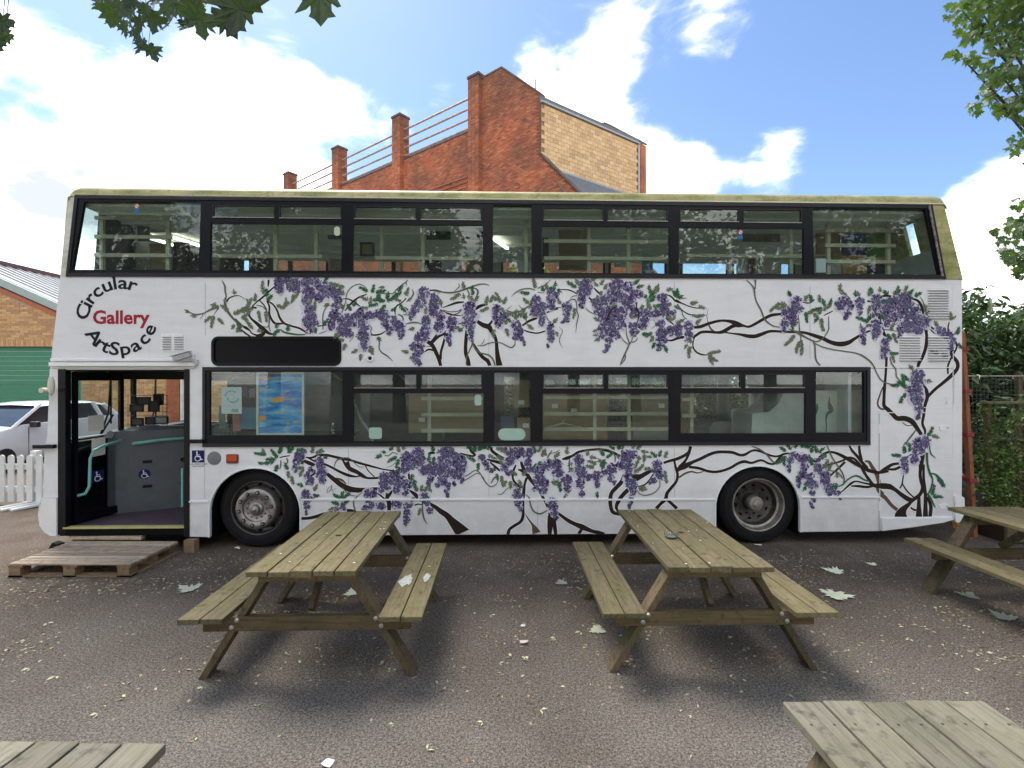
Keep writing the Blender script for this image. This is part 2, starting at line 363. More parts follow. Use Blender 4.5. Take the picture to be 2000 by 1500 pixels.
cents = [(rg.uniform(-4.5, 6), rg.uniform(3.3, 5.5)) for _ in range(46)] + [(-2.9, 5.3), (-2.6, 5.2), (2.9, 5.35), (3.2, 5.3), (-2.0, 3.3), (.7, 3.4), (2.0, 3.3), (.66, 4.5), (4.0, 3.9)]
for (cx_, cy_) in cents:
    sx_, sy_ = rg.uniform(.08, .3), rg.uniform(.05, .14)
    for _ in range(rg.randrange(25, 75)):
        L_ = rg.choice([.012, .018, .026, .034]) * rg.uniform(.8, 1.4); g.leaf(rg.gauss(cx_, sx_), min(5.6, rg.gauss(cy_, sy_)), L_, L_ * rg.uniform(.3, .6), rg)
for i in range(260):
    x = rg.gauss(-3.9, .6); y = rg.uniform(4.45, 4.85); L_ = rg.uniform(.02, .045); g.leaf(x, y, L_, L_ * .5, rg)
o = mobj('leaf_litter', g.mesh('leaf_litter', LITTER)); tag(o, 'small dry leaf litter strewn over the yard and thick along the bus', 'leaf litter', kind='stuff')
# green sycamore seeds and small leaves one can pick out
SEED = island('pale_green_leaf', [(0, (.40, .45, .20)), (.5, (.50, .51, .30)), (1, (.34, .40, .16))], .6)
g = LB()
g.leaf(0, 0, .042, .016, rg); g.v = [(x * 1, y, z) for x, y, z in g.v]
g.leaf(.028, .012, .036, .013, rg)
seedme = g.mesh('fallen_seed', SEED)
for i in range(60):
    px = rg.uniform(20, 1980); py = rg.choice([rg.uniform(1190, 1480), rg.uniform(1090, 1300)])
    p = G(px, py)
    o = mobj('fallen_seed', seedme, None, (p.x, p.y, .002), (0, 0, rg.random() * 6.28)); sc = rg.uniform(.7, 1.2); o.scale = (sc, sc, sc)
    tag(o, 'small pale green winged seed lying on the tarmac', 'seed', 'winged seeds fallen on the tarmac')
# maple leaf outline (unit size, stalk at the origin, tip at +y)
half = [(.02, 0), (.16, -.10), (.30, -.06), (.24, .05), (.42, .06), (.60, .14), (.47, .22), (.56, .36), (.36, .34), (.30, .40), (.40, .62), (.27, .58), (.19, .50), (.17, .64), (.24, .74), (.12, .78), (0, 1.0)]
OUT = [(x, y) for x, y in half] + [(-x, y) for x, y in reversed(half[:-1])]
def maple(mb, M, r, curl=.15):
    b0 = len(mb.v); cx, cy = 0, .32
    j = [r.uniform(.88, 1.12) for _ in OUT]
    def put(x, y, z): mb.v.append(tuple(M @ Vector((x, y, z))))
    put(cx, cy, 0)
    for (x, y), k in zip(OUT, j):
        X = cx + (x - cx) * k; Y = cy + (y - cy) * k; d = sqrt(X * X + (Y - cy) ** 2)
        put(X, Y, -curl * d * d * 1.6 + curl * .25 * abs(X))
    n = len(OUT)
    for i in range(n): mb.f.append((b0, b0 + 1 + i, b0 + 1 + (i + 1) % n)); mb.m.append(0)
def leafmat(name, c1, c2, vein, trans=.35):
    m, t, b, o = new_mat(name)
    oi = t.nodes.new('ShaderNodeObjectInfo'); v = coord(t, (1, 1, 1), rnd=True)
    c = ramp(t, noise(t, v, 9, 4, .6), [(.3, c1), (.7, c2)])
    k3 = nn(t, 'ShaderNodeMapRange', {0: oi.outputs['Random'], 1: 0, 2: 1, 3: .7, 4: 1.3})
    cm = nn(t, 'ShaderNodeVectorMath', operation='SCALE'); t.links.new(c, cm.inputs[0]); t.links.new(k3.outputs[0], cm.inputs['Scale'])
    t.links.new(cm.outputs[0], b.inputs['Base Color']); b.inputs['Roughness'].default_value = .45
    tl = nn(t, 'ShaderNodeBsdfTranslucent'); t.links.new(mixc(t, 1, cm.outputs[0], (1.6, 2.0, .5), 'MULTIPLY'), tl.inputs[0])
    mx = t.nodes.new('ShaderNodeMixShader'); mx.inputs[0].default_value = trans; t.links.new(b.outputs[0], mx.inputs[1]); t.links.new(tl.outputs[0], mx.inputs[2]); t.links.new(mx.outputs[0], o.inputs[0])
    return m
FALLEN = leafmat('fallen_leaf', (.60, .66, .46), (.74, .77, .60), 0, .05)
for (px, py, w, rz, lab) in [(380, 1152, .24, 1.3, 'large pale green maple leaf lying between the pallet and the left picnic table'), (688, 1163, .17, .4, 'pale maple leaf lying under the left picnic table'),
        (1102, 1137, .15, 2.2, 'small pale maple leaf just left of the right hand table bench'), (1158, 1228, .17, 4.0, 'green maple leaf below the near end of the right table bench'),
        (1643, 1118, .24, 1.1, 'pale maple leaf nearest the rear wheel, right of the middle table'), (1632, 1158, .30, 2.6, 'biggest pale maple leaf on the ground, right of the middle table'),
        (1886, 1166, .2, 5.2, 'grey green maple leaf behind the leg of the far right table'), (1976, 1212, .22, .2, 'pale curled maple leaf at the right edge of the yard'),
        (1710, 1104, .12, .9, 'small curled leaf near the rear skirt of the bus'), (1448, 1206, .10, .7, 'small pale leaf beneath the middle picnic table')]:
    g = MB(); r2 = random.Random(px)
    maple(g, Matrix.Diagonal((w * .78, w * .78, w * .78, 1)), r2, -.14)
    p = G(px, py); mn = min(q[2] for q in g.v)
    o = mobj('fallen_leaf', g.mesh('fallen_leaf', FALLEN, True), None, (p.x, p.y, .004 - mn), (0, 0, rz)); tag(o, lab, 'leaf', 'maple leaves fallen on the ground')
PINK = plain('pink_paper', (.62, .5, .47), .8); WPAP = plain('white_paper', (.75, .75, .73), .7)
for (px, py, s, mt, lab) in [(1023, 1257, .05, PINK, 'crumpled pink tissue lying between the two picnic tables'), (1022, 1223, .03, WPAP, 'small white paper scrap above the pink tissue'), (464, 1072, .05, WPAP, 'torn white paper scrap lying by the front wheel'), (640, 1494, .05, WPAP, 'white paper scrap at the bottom edge of the view'), (1480, 1066, .05, WPAP, 'crumpled clear wrapper lying against the rear tyre')]:
    g = MB(); r2 = random.Random(px); pts = [(cos(k) * s * r2.uniform(.5, 1), sin(k) * s * r2.uniform(.4, .7), .003 + r2.random() * s * .35) for k in [i * .9 for i in range(7)]]
    for k in range(7): g.face([pts[k], pts[(k + 1) % 7], (0, 0, .02)])
    p = G(px, py); o = mobj('paper_scrap', g.mesh('paper_scrap', mt), None, (p.x, p.y, 0)); tag(o, lab, 'litter')
TWIG = plain('twig', (.16, .12, .09), .8)
for i, (px, py, a, l) in enumerate([(660, 1235, .9, .12), (490, 1325, 1.1, .1), (1045, 1378, 2.4, .1), (1085, 1392, .4, .12), (330, 1288, 1.2, .1), (1800, 1240, .5, .12), (1550, 1340, 2.0, .1)]):
    g = MB(); g.tube([(0, 0, .003), (l * .5, .008, .006), (l, -.004, .004)], [.002, .0018, .001], 5)
    p = G(px, py); o = mobj('twig', g.mesh('twig', TWIG), None, (p.x, p.y, 0), (0, 0, a)); tag(o, 'thin dry twig lying on the tarmac', 'twig', 'twigs lying on the tarmac')
# crack and damp stain near the front step
# ------------------------------------------------------------ the bus
BA = radians(1.5); BY = 5.7; CA, SA = cos(BA), sin(BA)
BUS = thing('double_decker_bus', 'white double decker bus with painted purple wisteria, parked sideways across the yard', 'bus', (0, BY, 0), BA)
def B(px, py, v=0.0):
    t = (px - 1000) / F; s = (v + BY * CA) / (CA - t * SA)
    X = s * t; Y = s - BY
    return (X * CA + Y * SA, H + (HZ - py) / F * s)
def Bw(u, v, z): return Vector((u * CA - v * SA, BY + u * SA + v * CA, z))
def poly(pts, v=0.0): return [B(x, y, v) for x, y in pts]
def rect(x0, y0, x1, y1, v=0.0): return poly([(x0, y0), (x1, y0), (x1, y1), (x0, y1)], v)
def rrect(x0, y0, x1, y1, r, v=0.0, n=5):
    o = []
    for cx, cy, a0 in ((x1 - r, y0 + r, -90), (x1 - r, y1 - r, 0), (x0 + r, y1 - r, 90), (x0 + r, y0 + r, 180)):
        for k in range(n + 1):
            a = radians(a0 + 90 * k / n); o.append((cx + r * cos(a), cy + r * sin(a)))
    return poly(o, v)
def grow(pl, d):
    cx = sum(p[0] for p in pl) / len(pl); cz = sum(p[1] for p in pl) / len(pl)
    return [(x + (d if x > cx else -d), z + (d if z > cz else -d)) for x, z in pl]
def arch(cx, cy, rx, ry, x0, yb0, x1, yb1, n=20):
    # notch going from left bottom over the top to right bottom
    a0 = math.acos(max(-1, min(1, (x0 - cx) / rx))); a1 = math.acos(max(-1, min(1, (x1 - cx) / rx)))
    pts = [(x0, yb0)]
    for k in range(n + 1):
        a = a0 + (a1 - a0) * k / n; pts.append((cx + rx * cos(a), cy - ry * sin(a)))
    pts.append((x1, yb1)); return pts
def bandtop(x): return 381 + (x - 150) * 19 / 1665
def bandbot(x): return 540.5 + (x - 133) * 5 / 1712
ZROOF0 = 4.125
# side panel
A1 = arch(498, 1003, 89.5, 89.5, 409, 1049, 587, 1046)
A2 = arch(1480, 993, 83.5, 83.5, 1397, 1041.5, 1563.5, 1039)
outer = [(118, 541), (109, 620), (101, 690), (99, 716), (97, 722), (95, 790), (92, 850), (88, 872), (86, 900), (84, 972), (88, 1008), (96, 1040), (113, 1045), (113, 722), (370, 722), (370, 1048)] + A1 + A2 + \
        [(1718, 1037), (1719, 1034), (1860, 1010), (1878, 1006), (1879, 900), (1879, 545), (1845, 545.5), (133, 540.5)]
lowband = rect(397, 717.5, 1697.5, 868); lowband = poly([(397, 717.5), (1697.5, 717.5), (1697.5, 868), (397, 872)])
dest = rrect(415, 659, 665, 713, 12)
g = MB(); g.plate(poly(outer), [lowband, dest], 0, .045)
SIDE = part('side_panel', g, WHITE, BUS)
# cream surround of the upper deck windows
g = MB()
CREAMW = painted('cream_green_paint', (.47, .43, .21), (.19, .20, .04), .9, .5, moss=(.20, .22, .04))
FRONTC = painted('off_white_paint', (.68, .68, .6), (.35, .36, .25), .6, .5)
g.plate(poly([(118, 541), (133, 385), (146, 381), (152, 384), (133, 540.5)]), [], 0, .05)
part('front_corner_post', g, FRONTC, BUS, bevel=.012)
g = MB(); g.plate(poly([(1814, 399), (1842, 399), (1879, 545), (1845, 545.5)]), [], 0, .05)
part('rear_corner_post', g, CREAMW, BUS, bevel=.012)
# roof: lofted shell
U0 = B(150, 385)[0]; U1 = B(1832, 400)[0]
sec = [(-.004, ZROOF0 - .012), (-.012, ZROOF0), (-.004, ZROOF0 + .012), (.0, ZROOF0 + .055), (.018, ZROOF0 + .088), (.055, ZROOF0 + .112), (.14, ZROOF0 + .135), (.4, ZROOF0 + .16), (1.25, ZROOF0 + .185)]
sec = sec + [(2.5 - v_, z_) for v_, z_ in reversed(sec[:-1])]
g = MB(); st = []
for (u, k, dz) in [(U0 - .095, 0, -.06), (U0 - .075, .35, -.02), (U0 - .04, .75, 0), (U0 + .02, 1, 0), (0, 1, 0), (U1 - .02, 1, 0), (U1 + .05, .8, 0), (U1 + .085, .35, -.02), (U1 + .105, 0, -.06)]:
    b0 = len(g.v)
    for (v_, z_) in sec:
        zz = ZROOF0 + (z_ - ZROOF0) * (k if z_ > ZROOF0 else 1) + (dz if z_ > ZROOF0 else dz)
        g.v.append((u, v_, zz))
    st.append(b0)
for i in range(len(st) - 1):
    for k in range(len(sec) - 1): g.f.append((st[i] + k, st[i] + k + 1, st[i + 1] + k + 1, st[i + 1] + k)); g.m.append(0)
ROOF = part('roof', g, CREAMW, BUS, smooth=True)
g = MB(); g.b2(U0 - .06, U1 + .06, -.016, -.0, ZROOF0 - .012, ZROOF0 + .004); part('roof_bead', g, plain('bead', (.66, .64, .42), .4), ROOF)
# front and rear shells
g = MB()
fu = B(95, 790)[0]
prof = [(B(84, 972)[0] + .01, .42), (B(86, 900)[0], .8), (B(88, 872)[0], .98)]
for (uu, z0, z1) in [(fu, .42, 1.3)]:
    g.b2(uu - .0, uu + .045, .05, 2.45, .42, 1.28)
g.b2(fu, fu + .05, .05, .13, 1.28, 2.1); g.b2(fu, fu + .05, 2.37, 2.45, 1.28, 2.1); g.b2(fu, fu + .05, .05, 2.45, 2.1, 2.3)
f2 = B(109, 620)[0]
g.plate([(B(99, 716)[0], 2.13), (B(118, 541)[0], 3.18), (B(118, 541)[0] + .05, 3.18), (B(99, 716)[0] + .05, 2.13)], [], .05, 2.45)
FR = part('front_panel', g, WHITE, BUS)
g = MB(); g.plate([(B(118, 541)[0] + .01, 3.18), (U0 - .09, ZROOF0), (U0 - .06, ZROOF0), (B(118, 541)[0] + .04, 3.18)], [], .12, .42); part('upper_windscreen', g, GLASS, BUS)
g = MB(); g.plate([(B(118, 541)[0] + .02, 3.18), (U0 - .09, ZROOF0), (U0 - .05, ZROOF0), (B(118, 541)[0] + .06, 3.18)], [], .421, 2.38); part('windscreen_boards', g, flat('boards_dark', (.09, .10, .095)), BUS)  # dark sheet added for the display boards, shuts out sky through the windscreen
g = MB(); g.plate([(B(118, 541)[0], 3.18), (U0 - .1, ZROOF0), (U0 - .05, ZROOF0), (B(118, 541)[0] + .05, 3.18)], [], .05, .12); g.plate([(B(118, 541)[0], 3.18), (U0 - .1, ZROOF0), (U0 - .05, ZROOF0), (B(118, 541)[0] + .05, 3.18)], [], 2.38, 2.45); part('upper_front_pillar', g, FRONTC, BUS)
g = MB(); g.b2(fu + .015, fu + .022, .13, 2.37, 1.28, 2.1); part('windscreen', g, CLEAR, BUS)
g = MB(); g.b2(fu + .01, fu + .05, 1.22, 1.28, 1.28, 2.1); part('windscreen_divider', g, BLACK, BUS)
g = MB(); g.b2(fu + .03, fu + .2, .3, 2.4, 2.0, 2.13); part('sun_blind', g, BLKSAT, BUS)
g = MB()
g.tube([(fu - .03, .75, 1.25), (fu - .04, .9, 1.55), (fu - .035, .93, 2.0)], .012, 6); g.tube([(fu - .03, .75, 1.25), (fu - .04, .98, 1.52)], .012, 6)
g.tube([(fu - .03, 1.6, 1.25), (fu - .04, 1.75, 1.5), (fu - .035, 1.78, 1.98)], .012, 6)
g.b2(fu - .035, fu - .025, .92, .94, 1.4, 2.05); g.b2(fu - .035, fu - .025, 1.765, 1.785, 1.4, 2.02)
part('windscreen_wiper', g, BLACK, BUS)
# front bumper corner
g = MB(); bz = B(80, 1000)
g.plate(poly([(86, 972), (80, 984), (78, 1004), (81, 1026), (90, 1038), (100, 1044), (114, 1046), (114, 972)]), [], -.015, .04); g.plate(poly([(86, 972), (80, 984), (78, 1004), (81, 1026), (90, 1038), (97, 1040), (97, 972)]), [], .0405, 2.5)
part('front_bumper', g, PAINT, BUS, bevel=.03, smooth=True)
ru = B(1879, 700)[0]
g = MB(); g.b2(ru - .05, ru, .045, 2.45, .42, 3.2); part('rear_panel', g, WHITE, BUS)
g = MB(); g.plate([(B(1879, 545)[0], 3.2), (B(1842, 400)[0], ZROOF0), (B(1842, 400)[0] - .05, ZROOF0), (B(1879, 545)[0] - .05, 3.2)], [], .05, .4)
g.plate([(B(1879, 545)[0], 3.2), (B(1842, 400)[0], ZROOF0), (B(1842, 400)[0] - .05, ZROOF0), (B(1879, 545)[0] - .05, 3.2)], [], .56, 2.45)
part('upper_rear_panel', g, CREAMW, BUS)
g = MB(); g.plate([(B(1879, 545)[0] - .02, 3.2), (B(1842, 400)[0] - .02, ZROOF0), (B(1842, 400)[0] - .03, ZROOF0), (B(1879, 545)[0] - .03, 3.2)], [], .4, .56); part('rear_window', g, GLASS, BUS)
g = MB(); g.plate([(B(1879, 545)[0] - .055, 3.2), (B(1879, 545)[0] - .16, 3.62), (B(1879, 545)[0] - .19, 3.62), (B(1879, 545)[0] - .09, 3.2)], [], .05, 2.44); g.plate([(B(1842, 400)[0] - .02, 4.02), (B(1842, 400)[0] - .05, ZROOF0), (B(1842, 400)[0] - .1, ZROOF0), (B(1842, 400)[0] - .1, 4.02)], [], .05, 2.44); part('rear_lining', g, GREYL, BUS)
# ---- windows, upper deck
def window(name, outer, panes, hoppers=(), vv=-.006, flush=False):
    g = MB(); holes = [p for p in panes] + [h for h in hoppers]
    g.plate(outer, holes, vv, .03)
    w = part(name, g, BLKSAT, BUS)
    for p in panes:
        q = MB(); q.plate(grow(p, .004), [], .012, .018); part('pane', q, GLASS, w)
    for h in hoppers:
        q = MB(); q.plate(h, [grow(h, -.008)], -.010, .024)
        fr = part('hopper_frame', q, TRIM, w)
        x0 = min(p[0] for p in h); x1 = max(p[0] for p in h); z0 = min(p[1] for p in h)
        q = MB(); q.b2(x0 + .002, x1 - .002, -.014, -.0102, z0 + .001, z0 + .010); part('hopper_highlight', q, METAL, w)  # paler strip stands in for the highlight along the hopper's lower edge
        q = MB(); q.plate(grow(h, -.006), [], .004, .010); part('hopper_pane', q, GLASS, w)
    return w
ub = [134, 402, 680, 952, 1047, 1317, 1577, 1844]
def uo(i):
    a, c = ub[i], ub[i + 1]
    if i == 0: return poly([(154, bandtop(154) + 7), (c, bandtop(c) + 7), (c, bandbot(c) - 7), (137, bandbot(a) - 7)])
    if i == 6: return poly([(a, bandtop(a) + 7), (1816, bandtop(1815) + 7), (1843, bandbot(c) - 7), (a, bandbot(a) - 7)])
    return poly([(a, bandtop(a) + 7), (c, bandtop(c) + 7), (c, bandbot(c) - 7), (a, bandbot(a) - 7)])
UW = [([[(165, 394), (393, 393.5), (388.5, 527.5), (142, 527)]], []),
      ([[(412, 436.5), (668, 438), (667, 529), (411, 528)]], [(416, 401, 537, 425.5), (546, 402, 667, 427)]),
      ([[(690, 438.5), (943, 440), (943, 531), (689, 530)]], [(692, 403.5, 813, 428.5), (822, 405, 940, 430)]),
      ([[(963, 400), (1038, 401), (1038, 532.5), (963, 531.5)]], []),
      ([[(1058, 441.5), (1307, 443.5), (1307, 534.5), (1058, 533)]], [(1061, 405, 1178, 431), (1186, 406.5, 1304, 432.5)]),
      ([[(1326, 444.5), (1569, 446.5), (1569, 535.5), (1325, 534.5)]], [(1328, 408, 1443, 433.5), (1451, 409.5, 1565, 435.5)]),
      ([[(1586, 407), (1806, 409.5), (1833, 536.5), (1590, 535.5)]], [])]
for i, (pa, ho) in enumerate(UW): window('window', uo(i), [poly(p) for p in pa], [rect(*h) for h in ho])
g = MB()
rim_o = poly([(148, bandtop(148)), (1819, bandtop(1819)), (1846, bandbot(1846)), (130.5, bandbot(130))]); rim_i = poly([(154, bandtop(154) + 7.5), (1815, bandtop(1815) + 7.5), (1842, bandbot(1842) - 7.5), (137.5, bandbot(137) - 7.5)])
g.plate(rim_o, [rim_i], -.016, .03); part('window_band_trim', g, TRIM, BUS, bevel=.006)
g = MB(); a_, b_ = B(1812, 402), B(1838, 540)
g.bar((a_[0], -.02, a_[1]), (b_[0], -.02, b_[1]), .022, .012, (0, 1, 0)); part('torn_sealant', g, plain('sealant', (.2, .18, .17), .8, var=.8, scale=25, bmp=.6, bscale=40), BUS)
# ---- windows, lower deck
lb = [397, 681, 954, 1047, 1317, 1581, 1697.5]
LW = [([(410, 726.5, 669, 850)], []),
      ([(690, 768, 944, 862)], [(692, 731, 814, 758.5), (822, 731, 941, 758.5)]),
      ([(965.5, 728, 1036, 861)], []),
      ([(1060, 769, 1307, 860)], [(1061, 731, 1179, 758.5), (1187, 731, 1304, 758.5)]),
      ([(1329, 768, 1573, 846.5)], [(1330, 731, 1446, 758), (1454, 731, 1571, 758)]),
      ([(1593, 727, 1687, 845)], [])]
for i, (pa, ho) in enumerate(LW):
    a, c = lb[i], lb[i + 1]; a2 = a + (5 if i == 0 else 0); c2 = c - (5 if i == 5 else 0)
    window('window', poly([(a2, 723), (c2, 723), (c2, 864.5 + (1300 - c2) * .0025), (a2, 864.5 + (1300 - a2) * .0025)]), [rect(*p) for p in pa], [rect(*h) for h in ho])
g = MB(); g.plate(poly([(397, 717), (1698, 717), (1698, 868.5), (397, 873)]), [poly([(402.5, 723.5), (1692, 723.5), (1692, 863), (402.5, 866)])], -.018, .03); part('window_band_trim', g, TRIM, BUS, bevel=.006)
# little stickers on the glass
STK = flat('pale_green_sticker', (.36, .52, .44)); STK2 = flat('pale_cream_sticker', (.5, .56, .42))
for (x0, y0, x1, y1, r, mt) in [(720, 835, 745.5, 857.5, 5, STK), (927, 771, 940, 792, 4, STK), (973, 837, 1026, 860, 11, STK), (652, 442, 663.5, 460, 5, STK2)]:
    g = MB(); g.plate(rrect(x0, y0, x1, y1, r), [], .0095, .0115); part('window_sticker', g, mt, BUS)
BLUE = flat('sign_blue', (.012, .018, .10)); SBL = flat('sticker_blue', (.03, .16, .42)); SRED = flat('sticker_red', (.5, .12, .16)); SWH = flat('sticker_white', (.78, .78, .8))
for (x, y) in [(266, 402), (1447, 453)]:
    g = MB()
    c0 = B(x, y)
    ring = lambda r, n=16: [(c0[0] + r * cos(2 * pi * k / n), c0[1] + r * sin(2 * pi * k / n)) for k in range(n)]
    g.plate(ring(.029), [ring(.021)], .0085, .0110); g.mi = 1; g.plate(ring(.0205), [], .0095, .0115); g.mi = 2
    g.plate([(c0[0] - .028, c0[1] - .035), (c0[0] + .028, c0[1] - .035), (c0[0] + .028, c0[1] - .085), (c0[0] - .028, c0[1] - .085)], [], .0085, .0115); g.mi = 3
    M = Matrix.Rotation(radians(40), 4, 'Y'); g.box((0, 0, 0), (.034, .002, .006), Matrix.Translation((c0[0], .008, c0[1])) @ M)
    part('no_smoking_sticker', g, [SRED, SWH, SBL, BLUE], BUS)
# destination box
g = MB(); g.plate(dest, [], .012, .03); D_ = part('destination_display', g, plain('display_glass', (.003, .003, .005), .3, var=.1, spec=.15), BUS)
g = MB(); g.plate(rrect(413, 657, 667, 715, 14), [rrect(418, 661.5, 662, 709, 9)], -.008, .012); part('display_seal', g, BLACK, D_, bevel=.004)
# louvres
def louvre(x0, y0, x1, y1, n, w=.5):
    g = MB(); u0, z1 = B(x0, y0); u1, z0 = B(x1, y1)
    pitch = (z1 - z0) / n
    g.mi = 1; g.b2(u0, u1, -.0012, -.0004, z0, z1); g.mi = 0; D1 = .026
    for k in range(n):
        zc = z1 - (k + .5) * pitch
        g.face([(u0, -.001, zc + pitch * .38), (u1, -.001, zc + pitch * .38), (u1, -D1, zc - pitch * .12), (u0, -D1, zc - pitch * .12)])
        g.face([(u0, -D1, zc - pitch * .12), (u1, -D1, zc - pitch * .12), (u1, -.001, zc - pitch * .2), (u0, -.001, zc - pitch * .2)])
        g.face([(u0, -.001, zc + pitch * .38), (u0, -D1, zc - pitch * .12), (u0, -.001, zc - pitch * .2)])
        g.face([(u1, -.001, zc + pitch * .38), (u1, -D1, zc - pitch * .12), (u1, -.001, zc - pitch * .2)])
    return g
LG = flat('louvre_recess', (.45, .45, .46))
for a in [(1812, 564, 1852, 624, 12), (1757, 656, 1797, 706, 10), (1812, 656, 1852, 706, 10)]:
    part('louvre', louvre(*a), [PAINT, LG], BUS)
g = MB(); g.plate(rect(315, 652, 362, 686), [], -.004, 0); vp = part('vent_plate', g, PAINT, BUS, bevel=.002)
for (x0, x1) in [(318, 335), (341, 359)]: 
    q = louvre(x0, 655, x1, 683, 6); q.v = [(a, b_ - .004, c_) for a, b_, c_ in q.v]; part('vent_slat', q, [PAINT, LG], vp)
# mouldings, panel seams, doors, handles
g = MB()
for (xa, xb, y) in [(370, 408.5, 979.5), (588, 1398, 975.5), (1564, 1717, 970.5)]:
    a_, b_ = B(xa, y), B(xb, y); g.bar((a_[0], -.006, a_[1]), (b_[0], -.006, b_[1]), .016, .020, (0, 0, 1))
    for k in range(int((b_[0] - a_[0]) / .24)): 
        g.box((a_[0] + .12 + k * .24, -.0145, a_[1] + (b_[1] - a_[1]) * (.12 + k * .24) / (b_[0] - a_[0])), (.012, .004, .012))
part('waist_moulding', g, PAINT, BUS, bevel=.004)
SEAM = flat('seam', (.25, .25, .27))
g = MB()
for (x, ya, yb) in [(401, 552, 655), (400, 876, 974), (680.5, 876, 970), (955, 876, 970), (955, 716, 640), (1317, 550, 600), (1317, 876, 970), (1582, 560, 700), (1050, 985, 1030), (1582, 876, 905)]:
    a_ = B(x, ya); b_ = B(x, yb); g.b2(a_[0] - .0018, a_[0] + .0018, -.0012, 0, min(a_[1], b_[1]), max(a_[1], b_[1]))
part('panel_seam', g, SEAM, BUS)
g = MB()
for (pts) in [[(1718, 807), (1718, 1037)], [(1754, 716), (1754, 796), (1861, 796), (1861, 716)], [(1698, 717.5), (1862, 717.5)], [(1719, 806), (1861, 806)], [(1861.5, 550), (1861.5, 1010)], [(1719, 1010.5), (1860, 1009.5)], [(1862, 826), (1879, 826)], [(1700, 865), (1716, 865)]]:
    for a, b_ in zip(pts[:-1], pts[1:]):
        p, q = B(*a), B(*b_)
        if abs(p[0] - q[0]) > abs(p[1] - q[1]): g.b2(p[0], q[0], -.003, 0, p[1] - .0045, p[1] + .0045)
        else: g.b2(p[0] - .0045, p[0] + .0045, -.0031, 0, p[1], q[1])
part('panel_edge_bead', g, PAINT, BUS)
g = MB()
for (x, y0, y1, w) in [(1717, 808, 1037, .006), (1862.8, 720, 790, .002), (1861, 990, 1011, .004)]:
    a_ = B(x, y0); b_ = B(x, y1); g.b2(a_[0] - w / 2, a_[0] + w / 2, -.0014, 0, b_[1], a_[1])
a_, b_ = B(1698, 719.5), B(1862, 719.5); g.b2(a_[0], b_[0], -.0013, 0, a_[1] - .002, a_[1] + .002)
part('door_gap', g, DARK, BUS)
for (x0, y0, x1, y1) in [(1835, 830, 1855, 841), (1834, 984, 1854, 994)]:
    g = MB(); g.plate(rrect(x0, y0, x1, y1, 4.5), [], -.006, 0); h_ = part('door_handle', g, PAINT, BUS, bevel=.002)
    g = MB(); c0 = B(x1 - 5, (y0 + y1) / 2); g.b2(c0[0] - .012, c0[0] + .012, -.009, -.0062, c0[1] - .01, c0[1] + .01); part('handle_lever', g, LG, h_)
for (x0, y0, x1, y1) in [(1847, 775, 1851, 789), (1763, 777, 1766, 789)]:
    g = MB(); a_, b_ = B(x0, y0), B(x1, y1); g.tube([(a_[0], -.002, b_[1]), (a_[0], -.018, b_[1] + .01), (a_[0], -.018, a_[1] - .01), (a_[0], -.002, a_[1])], .005, 6); part('hatch_pull', g, PAINT, BUS)
for (y0, y1) in [(829, 846), (980, 998)]:
    g = MB(); a_, b_ = B(1717, y0), B(1720.5, y1); g.b2(a_[0] - .006, b_[0], -.009, 0, b_[1], a_[1]); part('door_hinge', g, PAINT, BUS, bevel=.003)
g = MB(); g.plate(poly([(1719.5, 1011.5), (1859, 1010.5), (1859, 1013), (1840, 1019), (1780, 1028), (1719.5, 1035.5)]), [], -.03, .0); part('rear_skirt', g, PAINT, BUS, bevel=.012)
g = MB(); g.plate(poly([(1863, 968), (1872, 968), (1879.5, 972), (1881, 1000), (1878, 1014), (1868, 1019), (1863, 1018)]), [], -.02, 2.5); part('rear_bumper', g, PAINT, BUS, bevel=.012)
g = MB()
for (x, y) in [(1425, 576), (1435, 576), (1480, 576), (1493, 576), (1429, 679), (1434, 679), (1482, 679), (1486, 679), (962, 574), (979, 574), (964, 679), (1061, 679), (1132, 678), (1197, 678), (1208, 678), (954, 989), (1049, 988), (1049, 1026), (1316, 986), (386, 993), (1680, 990), (1680, 1012), (1580, 1000), (1580, 1020), (1863, 876), (1863, 920), (955, 1024)]:
    c0 = B(x, y); g.lathe([(0, -.003), (.004, -.0025), (.006, 0)], 8, Matrix.Translation((c0[0], 0, c0[1])))
part('rivet', g, PAINT, BUS, kind='stuff')
g = MB(); c0 = B(723, 700); M = Matrix.Translation((c0[0], 0, c0[1]))
g.lathe([(.022, -.012), (.034, -.022), (.045, -.012), (.046, 0)], 20, M); g.mi = 1; g.lathe([(0, -.008), (.022, -.009)], 20, M); part('filler_ring', g, [PAINT, BLACK], BUS, smooth=True)
